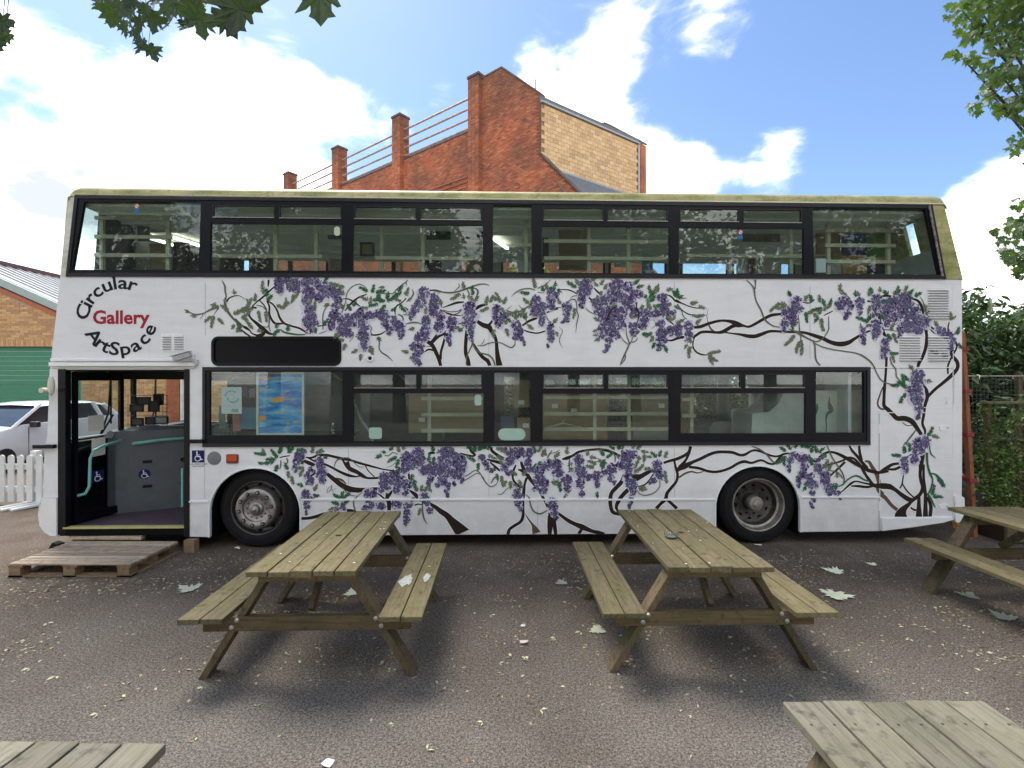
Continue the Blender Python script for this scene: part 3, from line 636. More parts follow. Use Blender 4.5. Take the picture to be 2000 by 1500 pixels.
# arch lips
def lipring(A_, name='wheel_arch_lip'):
    g = MB(); pts = [B(x, y) for x, y in A_[1:-1]]; pts = [B(*A_[0])] + pts + [B(*A_[-1])]
    g.tube([(p[0], -.004, p[1]) for p in pts], .011, 6); part(name, g, PAINT, BUS, smooth=True)
lipring(A1); lipring(A2)
def liner(A_):
    g = MB(); pts = [B(x, y) for x, y in A_]; pts[0] = (pts[0][0], .12); pts[-1] = (pts[-1][0], .12)
    for a, b_ in zip(pts[:-1], pts[1:]): g.face([(a[0], .045, a[1]), (b_[0], .045, b_[1]), (b_[0], .62, b_[1]), (a[0], .62, a[1])])
    g.face([(p[0], .62, p[1]) for p in pts]); part('wheel_arch_liner', g, DARK, BUS)
liner(A1); liner(A2)
g = MB(); g.b2(-3.0, 2.3, .25, 2.3, .24, .29); g.b2(3.6, 5.2, .3, 2.3, .3, .4); g.b2(-5.2, -3.65, .12, 2.3, .14, .24); g.b2(-1.5, -.4, .12, .4, .12, .24); g.b2(.6, 1.6, .15, .5, .14, .24); g.b2(3.75, 3.9, .2, .5, .12, .3)
part('chassis', g, DARK, BUS)
# ---- wheels
def wheel(cx, cz, v0, front, rz=0):
    g = MB(); R_ = .475
    prof = [(.315, .30), (.40, .30), (.455, .28), (R_, .245), (R_, .06), (.462, .035), (.44, .015), (.40, .004), (.345, .0), (.325, .006), (.315, .02)]
    g.lathe(prof, 48)
    for rr in (.36, .425): g.lathe([(rr, -.0005 + (.004 if rr > .4 else 0)), (rr + .004, -.003 + (.004 if rr > .4 else 0)), (rr + .008, .001 + (.006 if rr > .4 else 0))], 48)
    w = part('wheel', g, TYRE, BUS, smooth=True, loc=(cx, v0, cz), rot=(0, 0, rz))
    if front:
        g = MB(); g.lathe([(.325, .012), (.318, .006), (.306, .012), (.300, .05), (.29, .07), (.262, .075), (.245, .045), (.235, .03)], 40); part('rim', g, STEEL, w, smooth=True)
        g = MB()
        for k in range(10):
            a = 2 * pi * (k + .5) / 10; g.lathe([(0, .0), (.022, .0)], 10, Matrix.Translation((.268 * cos(a), .0605, .268 * sin(a))) @ Matrix.Diagonal((1.1, 1, 1.1, 1)))
        part('vent_hole', g, DARK, w, kind='stuff')
        g = MB(); g.lathe([(.25, .06), (.243, -.028), (.232, -.043), (.222, -.047), (.165, -.047), (.155, -.040), (.15, -.02), (.12, -.01), (.08, -.012)], 40); part('hub_ring', g, METAL, w, smooth=True)
        for k in range(10):
            a = 2 * pi * k / 10 + .16; g = MB(); M = Matrix.Translation((.193 * cos(a), -.047, .193 * sin(a)))
            g.lathe([(.024, .001), (.024, -.004), (.016, -.004)], 12, M); g.mi = 1; g.lathe([(0, -.020), (.009, -.019), (.0135, -.014), (.0165, -.003), (.017, .0)], 6, M)
            part('wheel_nut', g, [DARK, METAL], w)
        g = MB(); g.lathe([(.085, -.01), (.08, -.03), (.055, -.04), (.052, -.062), (.046, -.07), (.028, -.072), (.02, -.085), (.012, -.088), (0, -.088)], 20); part('hub_cap', g, METAL, w, smooth=True)
        g = MB()
        for k in range(12):
            a = 2 * pi * k / 12; g.box((.115 * cos(a), -.014, .115 * sin(a)), (.016, .01, .016))
        part('hub_bolt', g, STEEL, w, kind='stuff')
    else:
        RIMW = plain('worn_rim', (.33, .31, .28), .45, .7, .35, 10, .2)
        g = MB(); g.lathe([(.325, .012), (.318, .0), (.306, .004), (.298, .03), (.29, .075), (.268, .085)], 48); part('rim', g, RIMW, w, smooth=True)
        g = MB(); g.lathe([(.268, .085), (.262, .13), (.25, .16), (.235, .165), (.15, .20), (.105, .205), (.1, .12), (.0, .12)], 40); part('wheel_dish', g, STEEL, w, smooth=True)
        g = MB()
        for k in range(10):
            a = 2 * pi * (k + .3) / 10; g.lathe([(0, .0), (.026, .0)], 10, Matrix.Translation((.212 * cos(a), .17, .212 * sin(a))) @ Matrix.Rotation(-a, 4, 'Y') @ Matrix.Rotation(.32, 4, 'Z'))
        part('vent_hole', g, DARK, w, kind='stuff')
        for k in range(10):
            a = 2 * pi * k / 10; g = MB(); g.lathe([(0, .17), (.012, .17), (.015, .2)], 6, Matrix.Translation((.155 * cos(a), 0, .155 * sin(a)))); part('wheel_nut', g, STEEL, w)
        g = MB(); g.lathe([(.09, .13), (.088, .06), (.08, .05), (.05, .045), (.047, .03), (.04, .026), (0, .026)], 24)
        for k in range(14):
            a = 2 * pi * k / 14; g.lathe([(0, .04), (.007, .04), (.008, .055)], 6, Matrix.Translation((.066 * cos(a), 0, .066 * sin(a))))
        part('hub_cap', g, RIMW, w, smooth=True)
    return w
cz_ = .475
c1 = B(502, 1000, .05); c2 = B(1482, 988, .04)
wheel(c1[0], cz_, .055, True, radians(-2)); wheel(c2[0], cz_, .04, False)
for (cu) in (c1[0], c2[0]):
    g = MB(); g.lathe([(0, 0), (.3, 0), (.46, .03), (.475, .06), (.475, .28), (.3, .3)], 24); part('wheel', g, TYRE, BUS, smooth=True, loc=(cu, 2.15, cz_))
# ---- entrance area
g = MB(); e0, e1 = B(113, 720), B(370, 720)
a_, b_ = B(103, 703), B(384, 703); g.b2(a_[0], b_[0], -.035, .0, a_[1] - .015, a_[1] + .018)
g.b2(a_[0] - .01, b_[0], -.045, .0, a_[1] - .075, a_[1] - .03); g.b2(a_[0], b_[0] - .02, -.02, .0, a_[1] - .095, a_[1] - .08)
part('door_gutter', g, PAINT, BUS, bevel=.006)
g = MB(); u0 = B(113.5, 722)[0]; zt = B(113, 721)[1]
g.b2(u0, B(129, 722)[0], -.008, .07, .2, zt); g.b2(B(360, 722)[0], B(370.5, 722)[0], -.012, .08, .16, zt); g.b2(u0, B(370, 722)[0], .01, .06, zt - .02, zt + .01)
part('door_frame', g, BLACK, BUS, bevel=.006)
g = MB(); g.b2(fu + .05, 5.3, 1.3, 2.45, .26, .30); g.b2(-3.4, 5.3, .75, 1.3, .26, .30); part('lower_floor', g, flat('grey_floor', (.12, .12, .125)), BUS)
g = MB(); g.b2(fu + .06, -3.78, .06, 1.3, .25, .28); part('entrance_floor', g, FLOORP, BUS)
g = MB(); g.b2(B(124, 1030)[0], B(369, 1030)[0], -.01, .06, .265, .285); part('step_edge', g, YELLOW, BUS)
g = MB(); g.b2(B(118, 1030)[0], B(369, 1030)[0], -.005, .06, .185, .262); part('step_riser', g, DARK, BUS)
# cab partition beside the driver
pth = [(fu + .22, .56), (fu + .34, .58), (fu + .42, .64), (fu + .55, .70), (fu + .85, .86), (fu + 1.25, 1.08)]
g = MB()
for a, b_ in zip(pth[:-1], pth[1:]):
    g.face([(a[0], a[1], .28), (b_[0], b_[1], .28), (b_[0], b_[1], 1.33), (a[0], a[1], 1.33)])
    g.face([(a[0], a[1], 1.33), (b_[0], b_[1], 1.33), (b_[0] + .05, b_[1] + .12, 1.37), (a[0] + .05, a[1] + .12, 1.37)])
    g.face([(a[0] + .05, a[1] + .12, 1.37), (b_[0] + .05, b_[1] + .12, 1.37), (b_[0] + .1, b_[1] + .4, 1.36), (a[0] + .1, a[1] + .4, 1.36)])
CAB = part('cab_partition', g, GREYP, BUS, smooth=True)
d_ = Vector((pth[-1][0] - pth[2][0], pth[-1][1] - pth[2][1])).normalized()
def cabpt(s, z, off=0): return (pth[2][0] + d_.x * s + d_.y * off, pth[2][1] + d_.y * s - d_.x * off, z)
def cabplate(s0, s1, z0, z1, r, o0, o1):
    pl = []
    for cx, cz, a0 in ((s1 - r, z1 - r, 0), (s0 + r, z1 - r, 90), (s0 + r, z0 + r, 180), (s1 - r, z0 + r, 270)):
        for k in range(5): a = radians(a0 + 22.5 * k); pl.append((cx + r * cos(a), cz + r * sin(a)))
    g = MB(); g.plate(pl, [], o0, o1, lambda x, a, z: cabpt(x, z, a)); return g
part('cab_hatch', cabplate(.10, .60, .50, 1.0, .06, .0, .012), GREYP, CAB, bevel=.004)
part('cab_kick_panel', cabplate(.02, .95, .34, .40, .02, .0, .015), GREYP, CAB, bevel=.004)
for (s, z) in [(.15, .92), (.15, .60)]: part('hatch_latch', cabplate(s, s + .10, z - .02, z + .02, .005, .012, .022), BLKSAT, CAB)
for (s, z) in [(.585, .92), (.585, .60)]: part('hatch_hinge', cabplate(s - .03, s + .04, z - .03, z + .03, .028, .0125, .024), BLKSAT, CAB)
g = MB(); g.tube([cabpt(.05, 1.16, .0), cabpt(.07, 1.17, .04), cabpt(.35, 1.2, .05), cabpt(.62, 1.21, .04), cabpt(.64, 1.21, .0)], .022, 10); part('grab_rail', g, TEAL, CAB, smooth=True)
g = MB(); g.tube([cabpt(.80, 1.2, .0), cabpt(.82, 1.2, .04), cabpt(1.1, 1.2, .05)], .022, 10); part('grab_rail', g, TEAL, CAB, smooth=True)
g = MB(); a_ = cabpt(.72, .5, .002); g.bar(cabpt(.70, .55, .002), cabpt(.70, 1.33, .002), .012, .008, (0, 1, 0)); part('panel_gap', g, DARK, CAB)
def wheelchair(T, s, back, shape='round'):
    # white seated figure on a blue ground; T maps (x, depth, z) to bus space
    g = MB()
    if shape == 'round': g.plate([(s * .5 * cos(2 * pi * k / 24), s * .5 * sin(2 * pi * k / 24)) for k in range(24)], [], 0, -.002, T)
    else: g.plate([(-s * .5, -s * .5), (s * .5, -s * .5), (s * .5, s * .5), (-s * .5, s * .5)], [], 0, -.002, T)
    o1 = part('access_sign', g, BLUE, back)
    g = MB(); k = s * .36
    def stroke(pts, w, dep):
        for i, (a, b_) in enumerate(zip(pts[:-1], pts[1:])):
            dx, dz = b_[0] - a[0], b_[1] - a[1]; l = sqrt(dx * dx + dz * dz); nx, nz = -dz / l * w / 2, dx / l * w / 2; ex, ez = dx / l * w * .3, dz / l * w * .3
            g.plate([(a[0] - ex + nx, a[1] - ez + nz), (b_[0] + ex + nx, b_[1] + ez + nz), (b_[0] + ex - nx, b_[1] + ez - nz), (a[0] - ex - nx, a[1] - ez - nz)], [], -.0021, dep - i * .0002, T)
    g.plate([(-.25 * k + .19 * k * cos(2 * pi * j / 12), .98 * k + .19 * k * sin(2 * pi * j / 12)) for j in range(12)], [], -.0021, -.0032, T)
    stroke([(-.25 * k, .72 * k), (-.2 * k, 0), (.42 * k, 0), (.68 * k, -.72 * k), (.95 * k, -.66 * k)], .2 * k, -.0034)
    stroke([(-.22 * k, .38 * k), (.32 * k, .38 * k)], .15 * k, -.0046)
    arc = [(-.05 * k + .62 * k * cos(radians(a)), -.42 * k + .62 * k * sin(radians(a))) for a in range(125, 375, 20)]
    stroke(arc, .14 * k, -.0050)
    part('access_symbol', g, SWH, back)
wheelchair(lambda x, a, z: cabpt(.17 + x, .76 + z, .0145 - a), .13, CAB)
c0 = B(387, 891.5); wheelchair(lambda x, a, z: (c0[0] + x, a, c0[1] + z), .142, BUS, 'square')
def text(name, s, size, T, mat, parent, ext=.0008, off=0, sx=1.0, align='CENTER', label=None):
    cu = bpy.data.curves.new('txt', 'FONT'); cu.body = s; cu.size = size; cu.align_x = align; cu.align_y = 'CENTER'; cu.offset = off; cu.resolution_u = 3; cu.extrude = ext
    ob = bpy.data.objects.new('txt', cu); COL.objects.link(ob); dg = bpy.context.evaluated_depsgraph_get(); me = bpy.data.meshes.new_from_object(ob.evaluated_get(dg))
    bpy.data.objects.remove(ob); bpy.data.curves.remove(cu)
    for vv in me.vertices: vv.co = T(vv.co.x * sx, vv.co.y, vv.co.z)
    me.name = name; me.materials.clear(); me.materials.append(mat); o = mobj(name, me, parent)
    if label: o['label'] = label
    return o
INK = flat('ink_black', (.015, .015, .02)); REDT = flat('letter_red', (.36, .02, .04))
for k, s in enumerate(['IN THE INTEREST OF SAFETY', 'PLEASE USE RAMP']):
    c0 = B(387, 906.5 + 4 * k); text('small_print', s, .017, lambda x, y, z, c0=c0: (c0[0] + x, -.0015 - z, c0[1] + y), INK, BUS)
# lettering painted at the front
c0 = B(236, 621); text('lettering', 'Gallery', .215, lambda x, y, z: (c0[0] + x * 1.02, -.002 - z, c0[1] + y), REDT, BUS, off=.0055, sx=1.0)
def arctext(s, cx, cy, r, a0, a1, size, flip=False, sx=1.3):
    n = len(s)
    wts = [{'i': .45, 'l': .42, 'r': .68, 't': .6}.get(ch, 1.0) for ch in s]; tot = sum(wts); acc_ = 0
    for ch, w_ in zip(s, wts):
        f_ = (acc_ + w_ / 2) / tot; acc_ += w_; a = radians(a0 + (a1 - a0) * f_)
        x = cx + r * cos(a); y = cy - r * sin(a); c_ = B(x, y)
        th = a - pi / 2 if not flip else a + pi / 2
        ct, st_ = cos(th), sin(th)
        text('lettering', ch, size, lambda X, Y, Z, c_=c_, ct=ct, st_=st_: (c_[0] + X * ct - Y * st_, -.002 - Z, c_[1] + X * st_ + Y * ct), INK, BUS, off=.0034, sx=sx)
arctext('Circular', 236, 627, 74, 175, 66, .215, sx=1.22)
arctext('ArtSpace', 234, 620, 63, 207, 347, .215, True, sx=1.22)
# lamps and roundel by the door
g = MB(); c0 = B(418.5, 895); M = Matrix.Translation((c0[0], 0, c0[1]))
g.lathe([(0, -.01), (.07, -.009), (.078, -.006), (.08, 0)], 28, M); part('speaker_roundel', g, plain('mesh_grey', (.16, .17, .18), .5, bmp=.6, bscale=300), BUS, smooth=True)
g = MB(); g.plate(rrect(443, 887, 466, 905, 3), [], -.014, 0); ind = part('indicator', g, flat('indicator_base', (.16, .05, .03)), BUS, bevel=.003)
g = MB(); g.plate(rrect(446, 888.5, 464, 900.5, 2), [], -.02, -.0145); part('indicator_lens', g, plain('amber_lens', (.48, .07, .02), .15), ind, bevel=.003)
for (x0, x1, y0, y1) in [(370, 401, 858, 865), (71, 111, 868, 875)]:
    g = MB(); a_, b_ = B(x0, y0), B(x1, y1); g.b2(a_[0], b_[0], -.05, -.0, b_[1], a_[1]); g.b2(a_[0] + .03, a_[0] + .1, -.054, -.0505, b_[1] + .012, a_[1] - .012); part('door_catch', g, BLACK, BUS, bevel=.004)
# mirror
g = MB(); c0 = B(119, 753); M = Matrix.Translation((c0[0], -.12, c0[1])) @ Matrix.Diagonal((.035, .03, .115, 1))
bm = bmesh.new(); bmesh.ops.create_icosphere(bm, subdivisions=3, radius=1, matrix=M); me = bpy.data.meshes.new('mirror'); bm.to_mesh(me); bm.free(); me.materials.append(CREAM); me.polygons.foreach_set('use_smooth', [True] * len(me.polygons))
mir = mobj('mirror', me, BUS)
g = MB(); a_ = B(96, 762); g.tube([(a_[0], -.06, a_[1]), (c0[0], -.11, a_[1] + .01)], .02, 8); g.lathe([(0, -.1), (.03, -.1), (.03, -.04), (.02, 0)], 10, Matrix.Translation((a_[0], 0, a_[1]))); part('mirror_arm', g, CREAM, mir, smooth=True)
# folded door leaves
def leaf_door(p0, p1, z0, z1, rich):
    d = Vector((p1[0] - p0[0], p1[1] - p0[1])); l = d.length; d.normalize()
    T = lambda x, a, z: (p0[0] + d.x * x + d.y * a, p0[1] + d.y * x - d.x * a, z)
    g = MB(); g.plate([(0, z0), (l, z0), (l, z1), (0, z1)], [[(.045, z0 + .09), (l - .045, z0 + .09), (l - .045, z1 - .10), (.045, z1 - .10)]], -.02, .02, T)
    w = part('door_leaf', g, BLKSAT, BUS, bevel=.006)
    g = MB(); g.plate([(.04, z0 + .085), (l - .04, z0 + .085), (l - .04, z1 - .095), (.04, z1 - .095)], [], -.003, .003, T); part('door_glass', g, CLEAR, w)
    if rich:
        g = MB(); g.tube([T(.03, .03, .62), T(.06, .10, .64), T(.09, .12, .72), T(.10, .12, 1.05), T(.14, .12, 1.14), T(.25, .11, 1.18), T(l - .02, .03, 1.22)], .017, 8); part('door_handrail', g, TEAL, w, smooth=True)
        for (x0, x1, zz0, zz1) in [(.16, .34, 1.36, 1.56), (.2, .36, 1.05, 1.28)]:
            g = MB(); g.plate([(x0, zz0), (x1, zz0 + .01), (x1, zz1), (x0, zz1 - .01)], [], .004, .006, T); part('paper_notice', g, flat('notice_paper', (.62, .62, .6)), w)
        wheelchair(lambda x, a, z: T(.27 + x, .0045 - a, .80 + z), .15, w, 'square')
        g = MB(); g.plate([(.42 + .05 * cos(k), 1.30 + .05 * sin(k)) for k in (0, .6, 1.57, 2.5, 3.14, 4.2, 4.71, 5.2)], [], .004, .0055, T); part('badge_sticker', g, flat('badge_grey', (.3, .31, .33)), w)
    return w
leaf_door((fu + .19, .10), (fu + .33, .66), .30, 2.08, True)
leaf_door((B(366, 800)[0] + .02, .12), (B(366, 800)[0] + .16, .62), .30, 2.08, False)
g = MB(); c0 = B(356.5, 900, .05); g.tube([(c0[0], .05, .5), (c0[0], .05, .95)], .014, 8); part('door_handrail', g, TEAL, BUS)
# dashboard, driver's seat, ticket machine
g = MB(); g.b2(fu + .055, fu + .45, .7, 2.4, .28, 1.22); g.b2(fu + .047, fu + .07, .06, .7, .28, 1.27); g.b2(fu + .07, fu + .16, .08, .7, 1.12, 1.25); g.plate([(fu + .1, 1.22), (fu + .5, 1.2), (fu + .42, 1.34), (fu + .15, 1.34)], [], 1.2, 2.3); part('dashboard', g, BLKSAT, BUS, bevel=.02)
g = MB(); g.b2(fu + .95, fu + 1.4, 1.5, 2.0, .6, .85); g.b2(fu + 1.3, fu + 1.45, 1.5, 2.0, .85, 1.6); part('driver_seat', g, flat('seat_dark', (.03, .03, .045)), BUS, bevel=.05)
g = MB(); g.b2(fu + 1.45, fu + 1.5, 1.2, 2.4, .3, 2.1); part('cab_bulkhead', g, GREYP, BUS)
g = MB(); g.b2(fu + .12, fu + .2, .55, .62, 2.04, 2.12); g.mi = 1; g.b2(fu + .15, fu + .2, .54, .56, 2.04, 2.09); part('door_lamp', g, [flat('lamp_grey', (.3, .3, .3)), RED], BUS, bevel=.01)
# CCTV camera
a_ = B(383, 703); g = MB(); g.b2(a_[0] - .03, a_[0] + .03, -.045, 0, a_[1] - .06, a_[1] + .0); g.tube([(a_[0], -.04, a_[1] - .02), (a_[0] - .03, -.07, a_[1] + .03)], .012, 8)
for k in range(1): g.tube([(a_[0] + .01, -.05, a_[1]), (a_[0] + .035, -.07, a_[1] + .05), (a_[0] + .0, -.08, a_[1] + .075), (a_[0] - .03, -.07, a_[1] + .05)], .0035, 5)
cc_ = part('camera_bracket', g, flat('cam_white', (.55, .56, .57)), BUS, bevel=.004)
g = MB(); p0 = B(351, 703); p1 = B(381, 692.5)
g.bar((p0[0], -.10, p0[1]), (p1[0], -.08, p1[1]), .06, .055, (0, 0, 1)); g.bar((p0[0] - .03, -.10, p0[1] + .034), (p1[0], -.08, p1[1] + .034), .075, .008, (0, 0, 1)); part('camera_housing', g, plain('cam_grey', (.36, .37, .38), .35), cc_, bevel=.008)
# ------------------------------------------------------------ inside of the bus
def wb(u, v, z): return Bw(u, v, z)
ZL, ZU0, ZU1 = .30, 2.18, 2.36
g = MB(); g.b2(fu + .3, 5.25, .05, 2.45, ZU0, ZU1); part('upper_floor', g, flat('ceiling_grey', (.45, .47, .45)), BUS)
g = MB(); g.b2(-5.0, 5.15, .06, 2.44, 4.02, 4.05)
for v_ in (.25, .6, .95, 1.55, 1.9, 2.2): g.b2(-5.0, 5.1, v_, v_ + .02, 3.99, 4.02)
g.plate([(-5.0, 3.94), (5.1, 3.94), (5.1, 4.02), (-5.0, 4.02)], [], 2.25, 2.27)
part('upper_ceiling', g, flat('ceiling_olive', (.62, .63, .57)), BUS)
# far wall with its windows
low_far = [(955, 733, 1008, 826), (1062, 733, 1180, 826), (1186, 733, 1302, 826), (1352, 733, 1404, 821), (1421, 733, 1469, 828), (1500, 733, 1560, 770)]
up_far = [(450, 503, 566, 556), (569, 503, 640, 556), (688, 503, 768, 556), (770, 503, 850, 556), (860, 503, 940, 556), (980, 503, 1020, 556), (1060, 503, 1180, 556), (1190, 503, 1300, 556), (1330, 503, 1420, 556), (1430, 503, 1550, 556)]
hl = [rect(*r, 2.45) for r in low_far]; hu = [rect(*r, 2.45) for r in up_far]
g = MB(); g.plate([(fu + 1.5, .30), (5.3, .30), (5.3, ZU0), (fu + 1.5, ZU0)], hl, 2.45, 2.5); g.plate([(-5.0, ZU1), (5.2, ZU1), (5.2, ZROOF0), (-5.0, ZROOF0)], hu, 2.45, 2.5); g.b2(fu, fu + 1.5, 2.45, 2.5, .3, 1.3); g.b2(fu, 5.3, 2.46, 2.52, ZU0, ZU1)
part('far_side_panel', g, GREYL, BUS)
FRW = flat('far_frame', (.5, .52, .52)); FRB = flat('far_frame_black', (.02, .02, .022))
for hs, mt in ((hl, FRW), (hu, FRB)):
    for h in hs:
        g = MB(); g.plate(grow(h, .012), [grow(h, -.025)], 2.43, 2.449); w = part('far_window', g, mt, BUS)
        g = MB(); g.plate(grow(h, .0), [], 2.47, 2.476); part('pane', g, GLASS, w)
# stair enclosure and mid partitions
g = MB(); g.b2(-2.2, -.1, 2.0, 2.4, ZL, ZU0); g.b2(-.12, -.08, 1.2, 2.4, ZL, ZU0); part('staircase_panel', g, flat('stair_dark', (.10, .12, .11)), BUS)
g = MB(); g.tube([(-1.6, 1.2, 2.1), (-1.2, 1.3, 1.7), (-.95, 1.3, 1.2), (-.9, 1.3, .9)], .022, 8); g.tube([(-1.0, 1.6, 2.12), (-.2, 1.6, 1.8)], .022, 8); part('stair_rail', g, TEAL, BUS, smooth=True)
g = MB(); g.tube([(-2.35, .55, 2.1), (-2.15, .55, 1.98), (-2.02, .55, 1.7), (-1.92, .55, 1.45), (-1.8, .55, 1.3), (-1.72, .5, .9)], .019, 8); part('handrail', g, flat('rail_cream', (.45, .44, .38)), BUS, smooth=True)
# pale moulded seat unit by the rear wheel and end partition
SEATW = plain('pale_moulding', (.55, .56, .54), .6, bmp=.3, bscale=200)
g = MB(); g.plate(poly([(1469, 870), (1468, 808), (1476, 805), (1500, 804), (1520, 786), (1528, 768), (1573, 764), (1580, 870)], .35), [], .35, .85); part('wheel_arch_seat', g, SEATW, BUS, bevel=.02)
g = MB(); a_ = B(1355, 845, 1.2); g.plate(poly([(1385, 836), (1395, 826), (1440, 826), (1462, 836), (1462, 880), (1385, 880)], 1.1), [], 1.1, 1.6); part('low_seat', g, SEATW, BUS, bevel=.02)
g = MB(); g.plate(poly([(1585, 763), (1697, 763), (1697, 880), (1585, 880)], .25), [], .25, .29); prt = part('rear_partition', g, plain('pale_partition', (.42, .45, .41), .55, bmp=.2, bscale=220), BUS)
g = MB(); g.plate(poly([(1585, 720), (1697, 720), (1697, 762), (1585, 762)], .5), [], .5, .53); part('dark_backing', g, DARK, BUS)  # near-black sheet filling the window above the partition
g = MB(); g.b2(4.1, 4.14, .06, 2.4, ZL, ZU0); part('end_bulkhead', g, GREYL, BUS)
# painted dark figure on the partition
def ribbon(mb, pts, v, T=None, seg=4):
    P_ = []
    n = len(pts)
    for i in range(n - 1):
        p0 = pts[max(i - 1, 0)]; p1 = pts[i]; p2 = pts[i + 1]; p3 = pts[min(i + 2, n - 1)]
        for k in range(seg):
            t_ = k / seg; t2 = t_ * t_; t3 = t2 * t_
            P_.append(tuple(.5 * ((2 * p1[j]) + (-p0[j] + p2[j]) * t_ + (2 * p0[j] - 5 * p1[j] + 4 * p2[j] - p3[j]) * t2 + (-p0[j] + 3 * p1[j] - 3 * p2[j] + p3[j]) * t3) for j in range(3)))
    P_.append(tuple(pts[-1][:3])); L_, R_ = [], []
    for i, p in enumerate(P_):
        a = P_[max(i - 1, 0)]; b_ = P_[min(i + 1, len(P_) - 1)]; dx, dy = b_[0] - a[0], b_[1] - a[1]; l = sqrt(dx * dx + dy * dy) or 1
        w = max(.3, p[2]) / 2; nx, ny = -dy / l * w, dx / l * w
        L_.append((p[0] + nx, p[1] + ny)); R_.append((p[0] - nx, p[1] - ny))
    b0 = len(mb.v)
    for a, c in zip(L_, R_):
        for q in (a, c):
            qy = q[1]
            if qy < 730 and q[0] > 668: qy = min(qy, 714.5 if q[0] < 1700 else 1e9)
            if qy > 1000: qy = min(qy, 1043.5 if q[0] < 1400 else 1009.5)
            qy = max(qy, 546.5) if qy < 720 else qy
            if 860 < qy < 880 and q[0] < 1697: qy = max(qy, 873.5 - (q[0] - 400) * .0035)
            x, z = B(q[0], qy); mb.v.append((x, v, z))
    for i in range(len(P_) - 1): mb.f.append((b0 + 2 * i, b0 + 2 * i + 1, b0 + 2 * i + 3, b0 + 2 * i + 2)); mb.m.append(mb.mi)
def ribbon_at(mb, pts, v, vb):
    n0 = len(mb.v); ribbon(mb, pts, v)
    for i in range(n0, len(mb.v)):
        x, y, z = mb.v[i]; s = (vb + BY) / BY; mb.v[i] = (x * s, vb - .003, H + (z - H) * s)
g = MB(); ribbon_at(g, [(1621, 773, 1), (1620, 785, 3.5), (1622, 795, 9), (1624, 802, 8), (1617, 808, 5), (1614, 818, 2.5), (1615, 832, 2), (1614, 843, 2)], 0, .249); ribbon_at(g, [(1596, 788, 1.5), (1597, 797, 5), (1594, 806, 5), (1592, 814, 2)], 0, .249); part('painted_figure', g, flat('figure_dark', (.06, .08, .07)), prt)
# lamps inside
LAMP = emis('strip_light', (1, .97, .8), 2.2)
for (x0, x1, y) in [(1668, 1702, 424), (338, 352, 452), (288, 300, 416), (964, 985, 450)]:
    a_ = B(x0, y, 1.1); g = MB(); q = B(x1, y, 1.1)
    g.bar((a_[0], 1.0, 3.96), (q[0] + .05, 1.5, 3.96), .04, .03); part('strip_light', g, LAMP, BUS)
# racks
def rack(x_posts, y0, y1, bars, v, lab, xa=None, xb=None):
    c = B(sum(x_posts) / len(x_posts), y1, v); zf = ZL if y1 > 560 else ZU1; zc = ZU0 if y1 > 560 else 4.02
    base = Bw(c[0], v, zf); t_ = thing('display_rack', lab, 'rack', base, BA, 'pale timber display racks inside the bus')
    for x in x_posts:
        u = B(x, 600, v)[0] - c[0]; g = MB(); g.b2(u - .022, u + .022, -.02, .02, 0, zc - zf - .01); part('post', g, RACK, t_)
    u0 = B(xa if xa else min(x_posts) - 8, 600, v)[0] - c[0]; u1 = B(xb if xb else max(x_posts) + 8, 600, v)[0] - c[0]
    for y in bars:
        z = B(1000, y, v)[1] - zf; g = MB(); g.b2(u0, u1, -.045, -.021, z - .022, z + .022); part('rail', g, RACK, t_)
V1 = .42
rack([200, 329], 400, 530, [434, 470, 505], V1, 'timber rack behind the front window of the upper deck', 190, 340)
rack([539, 618], 400, 530, [505], V1, 'timber rack with two posts behind the second upper window', 415, 632)
rack([746, 826], 400, 530, [507], V1, 'timber rack behind the third upper window', 735, 940)
rack([1027], 400, 530, [480], V1, 'single post rack behind the narrow upper window', 1015, 1038)
rack([1150, 1227], 400, 530, [472, 505], V1, 'timber rack in the window right of the narrow upper window', 1062, 1300)
rack([1425, 1544], 400, 530, [498], V1, 'timber rack in the last but one upper window', 1340, 1565)
rack([1617, 1734], 400, 530, [416, 446, 476, 508], V1, 'timber rack with four rails behind the rearmost upper window', 1608, 1744)
rack([839], 700, 870, [778, 809, 840], V1, 'timber rack behind the second lower window', 824, 944)
rack([1161, 1228], 700, 870, [776, 808, 838], V1, 'timber rack with two posts behind the fourth lower window', 1062, 1305)
rack([1350], 700, 870, [780, 812], V1, 'timber rack at the left of the window over the rear wheel', 1330, 1356)
# pictures, boards and boxes standing in the racks: each a thing of its own
def board(x0, y0, x1, y1, v, col, lab, sticker=None, name='picture_board', cat='board', dep=.03, frame=None, rough=.7):
    a_ = B(x0, y1, v); b_ = B(x1, y0, v); cx = (a_[0] + b_[0]) / 2
    t_ = thing(name, lab, cat, Bw(cx, v, a_[1]), BA); w = b_[0] - a_[0]; h = b_[1] - a_[1]
    g = MB(); g.b2(-w / 2, w / 2, 0, dep, 0, h); part('panel', g, flat('board', col, rough), t_)
    if frame:
        g = MB(); f_ = .022; g.plate([(-w / 2 - .004, -.004), (w / 2 + .004, -.004), (w / 2 + .004, h + .004), (-w / 2 - .004, h + .004)], [[(-w / 2 + f_, f_), (w / 2 - f_, f_), (w / 2 - f_, h - f_), (-w / 2 + f_, h - f_)]], -.012, -.001); part('frame', g, flat('board_frame', frame), t_)
    for st_ in (sticker or []):
        g = MB(); c0 = B(st_[0], st_[1], v); g.b2(c0[0] - cx - .04, c0[0] - cx + .04, -.003, -.0005, c0[1] - a_[1] - .028, c0[1] - a_[1] + .028); part('sticker', g, SWH, t_)
    return t_
BR = (.34, .25, .14); BR2 = (.22, .155, .09); OC = (.55, .28, .08)
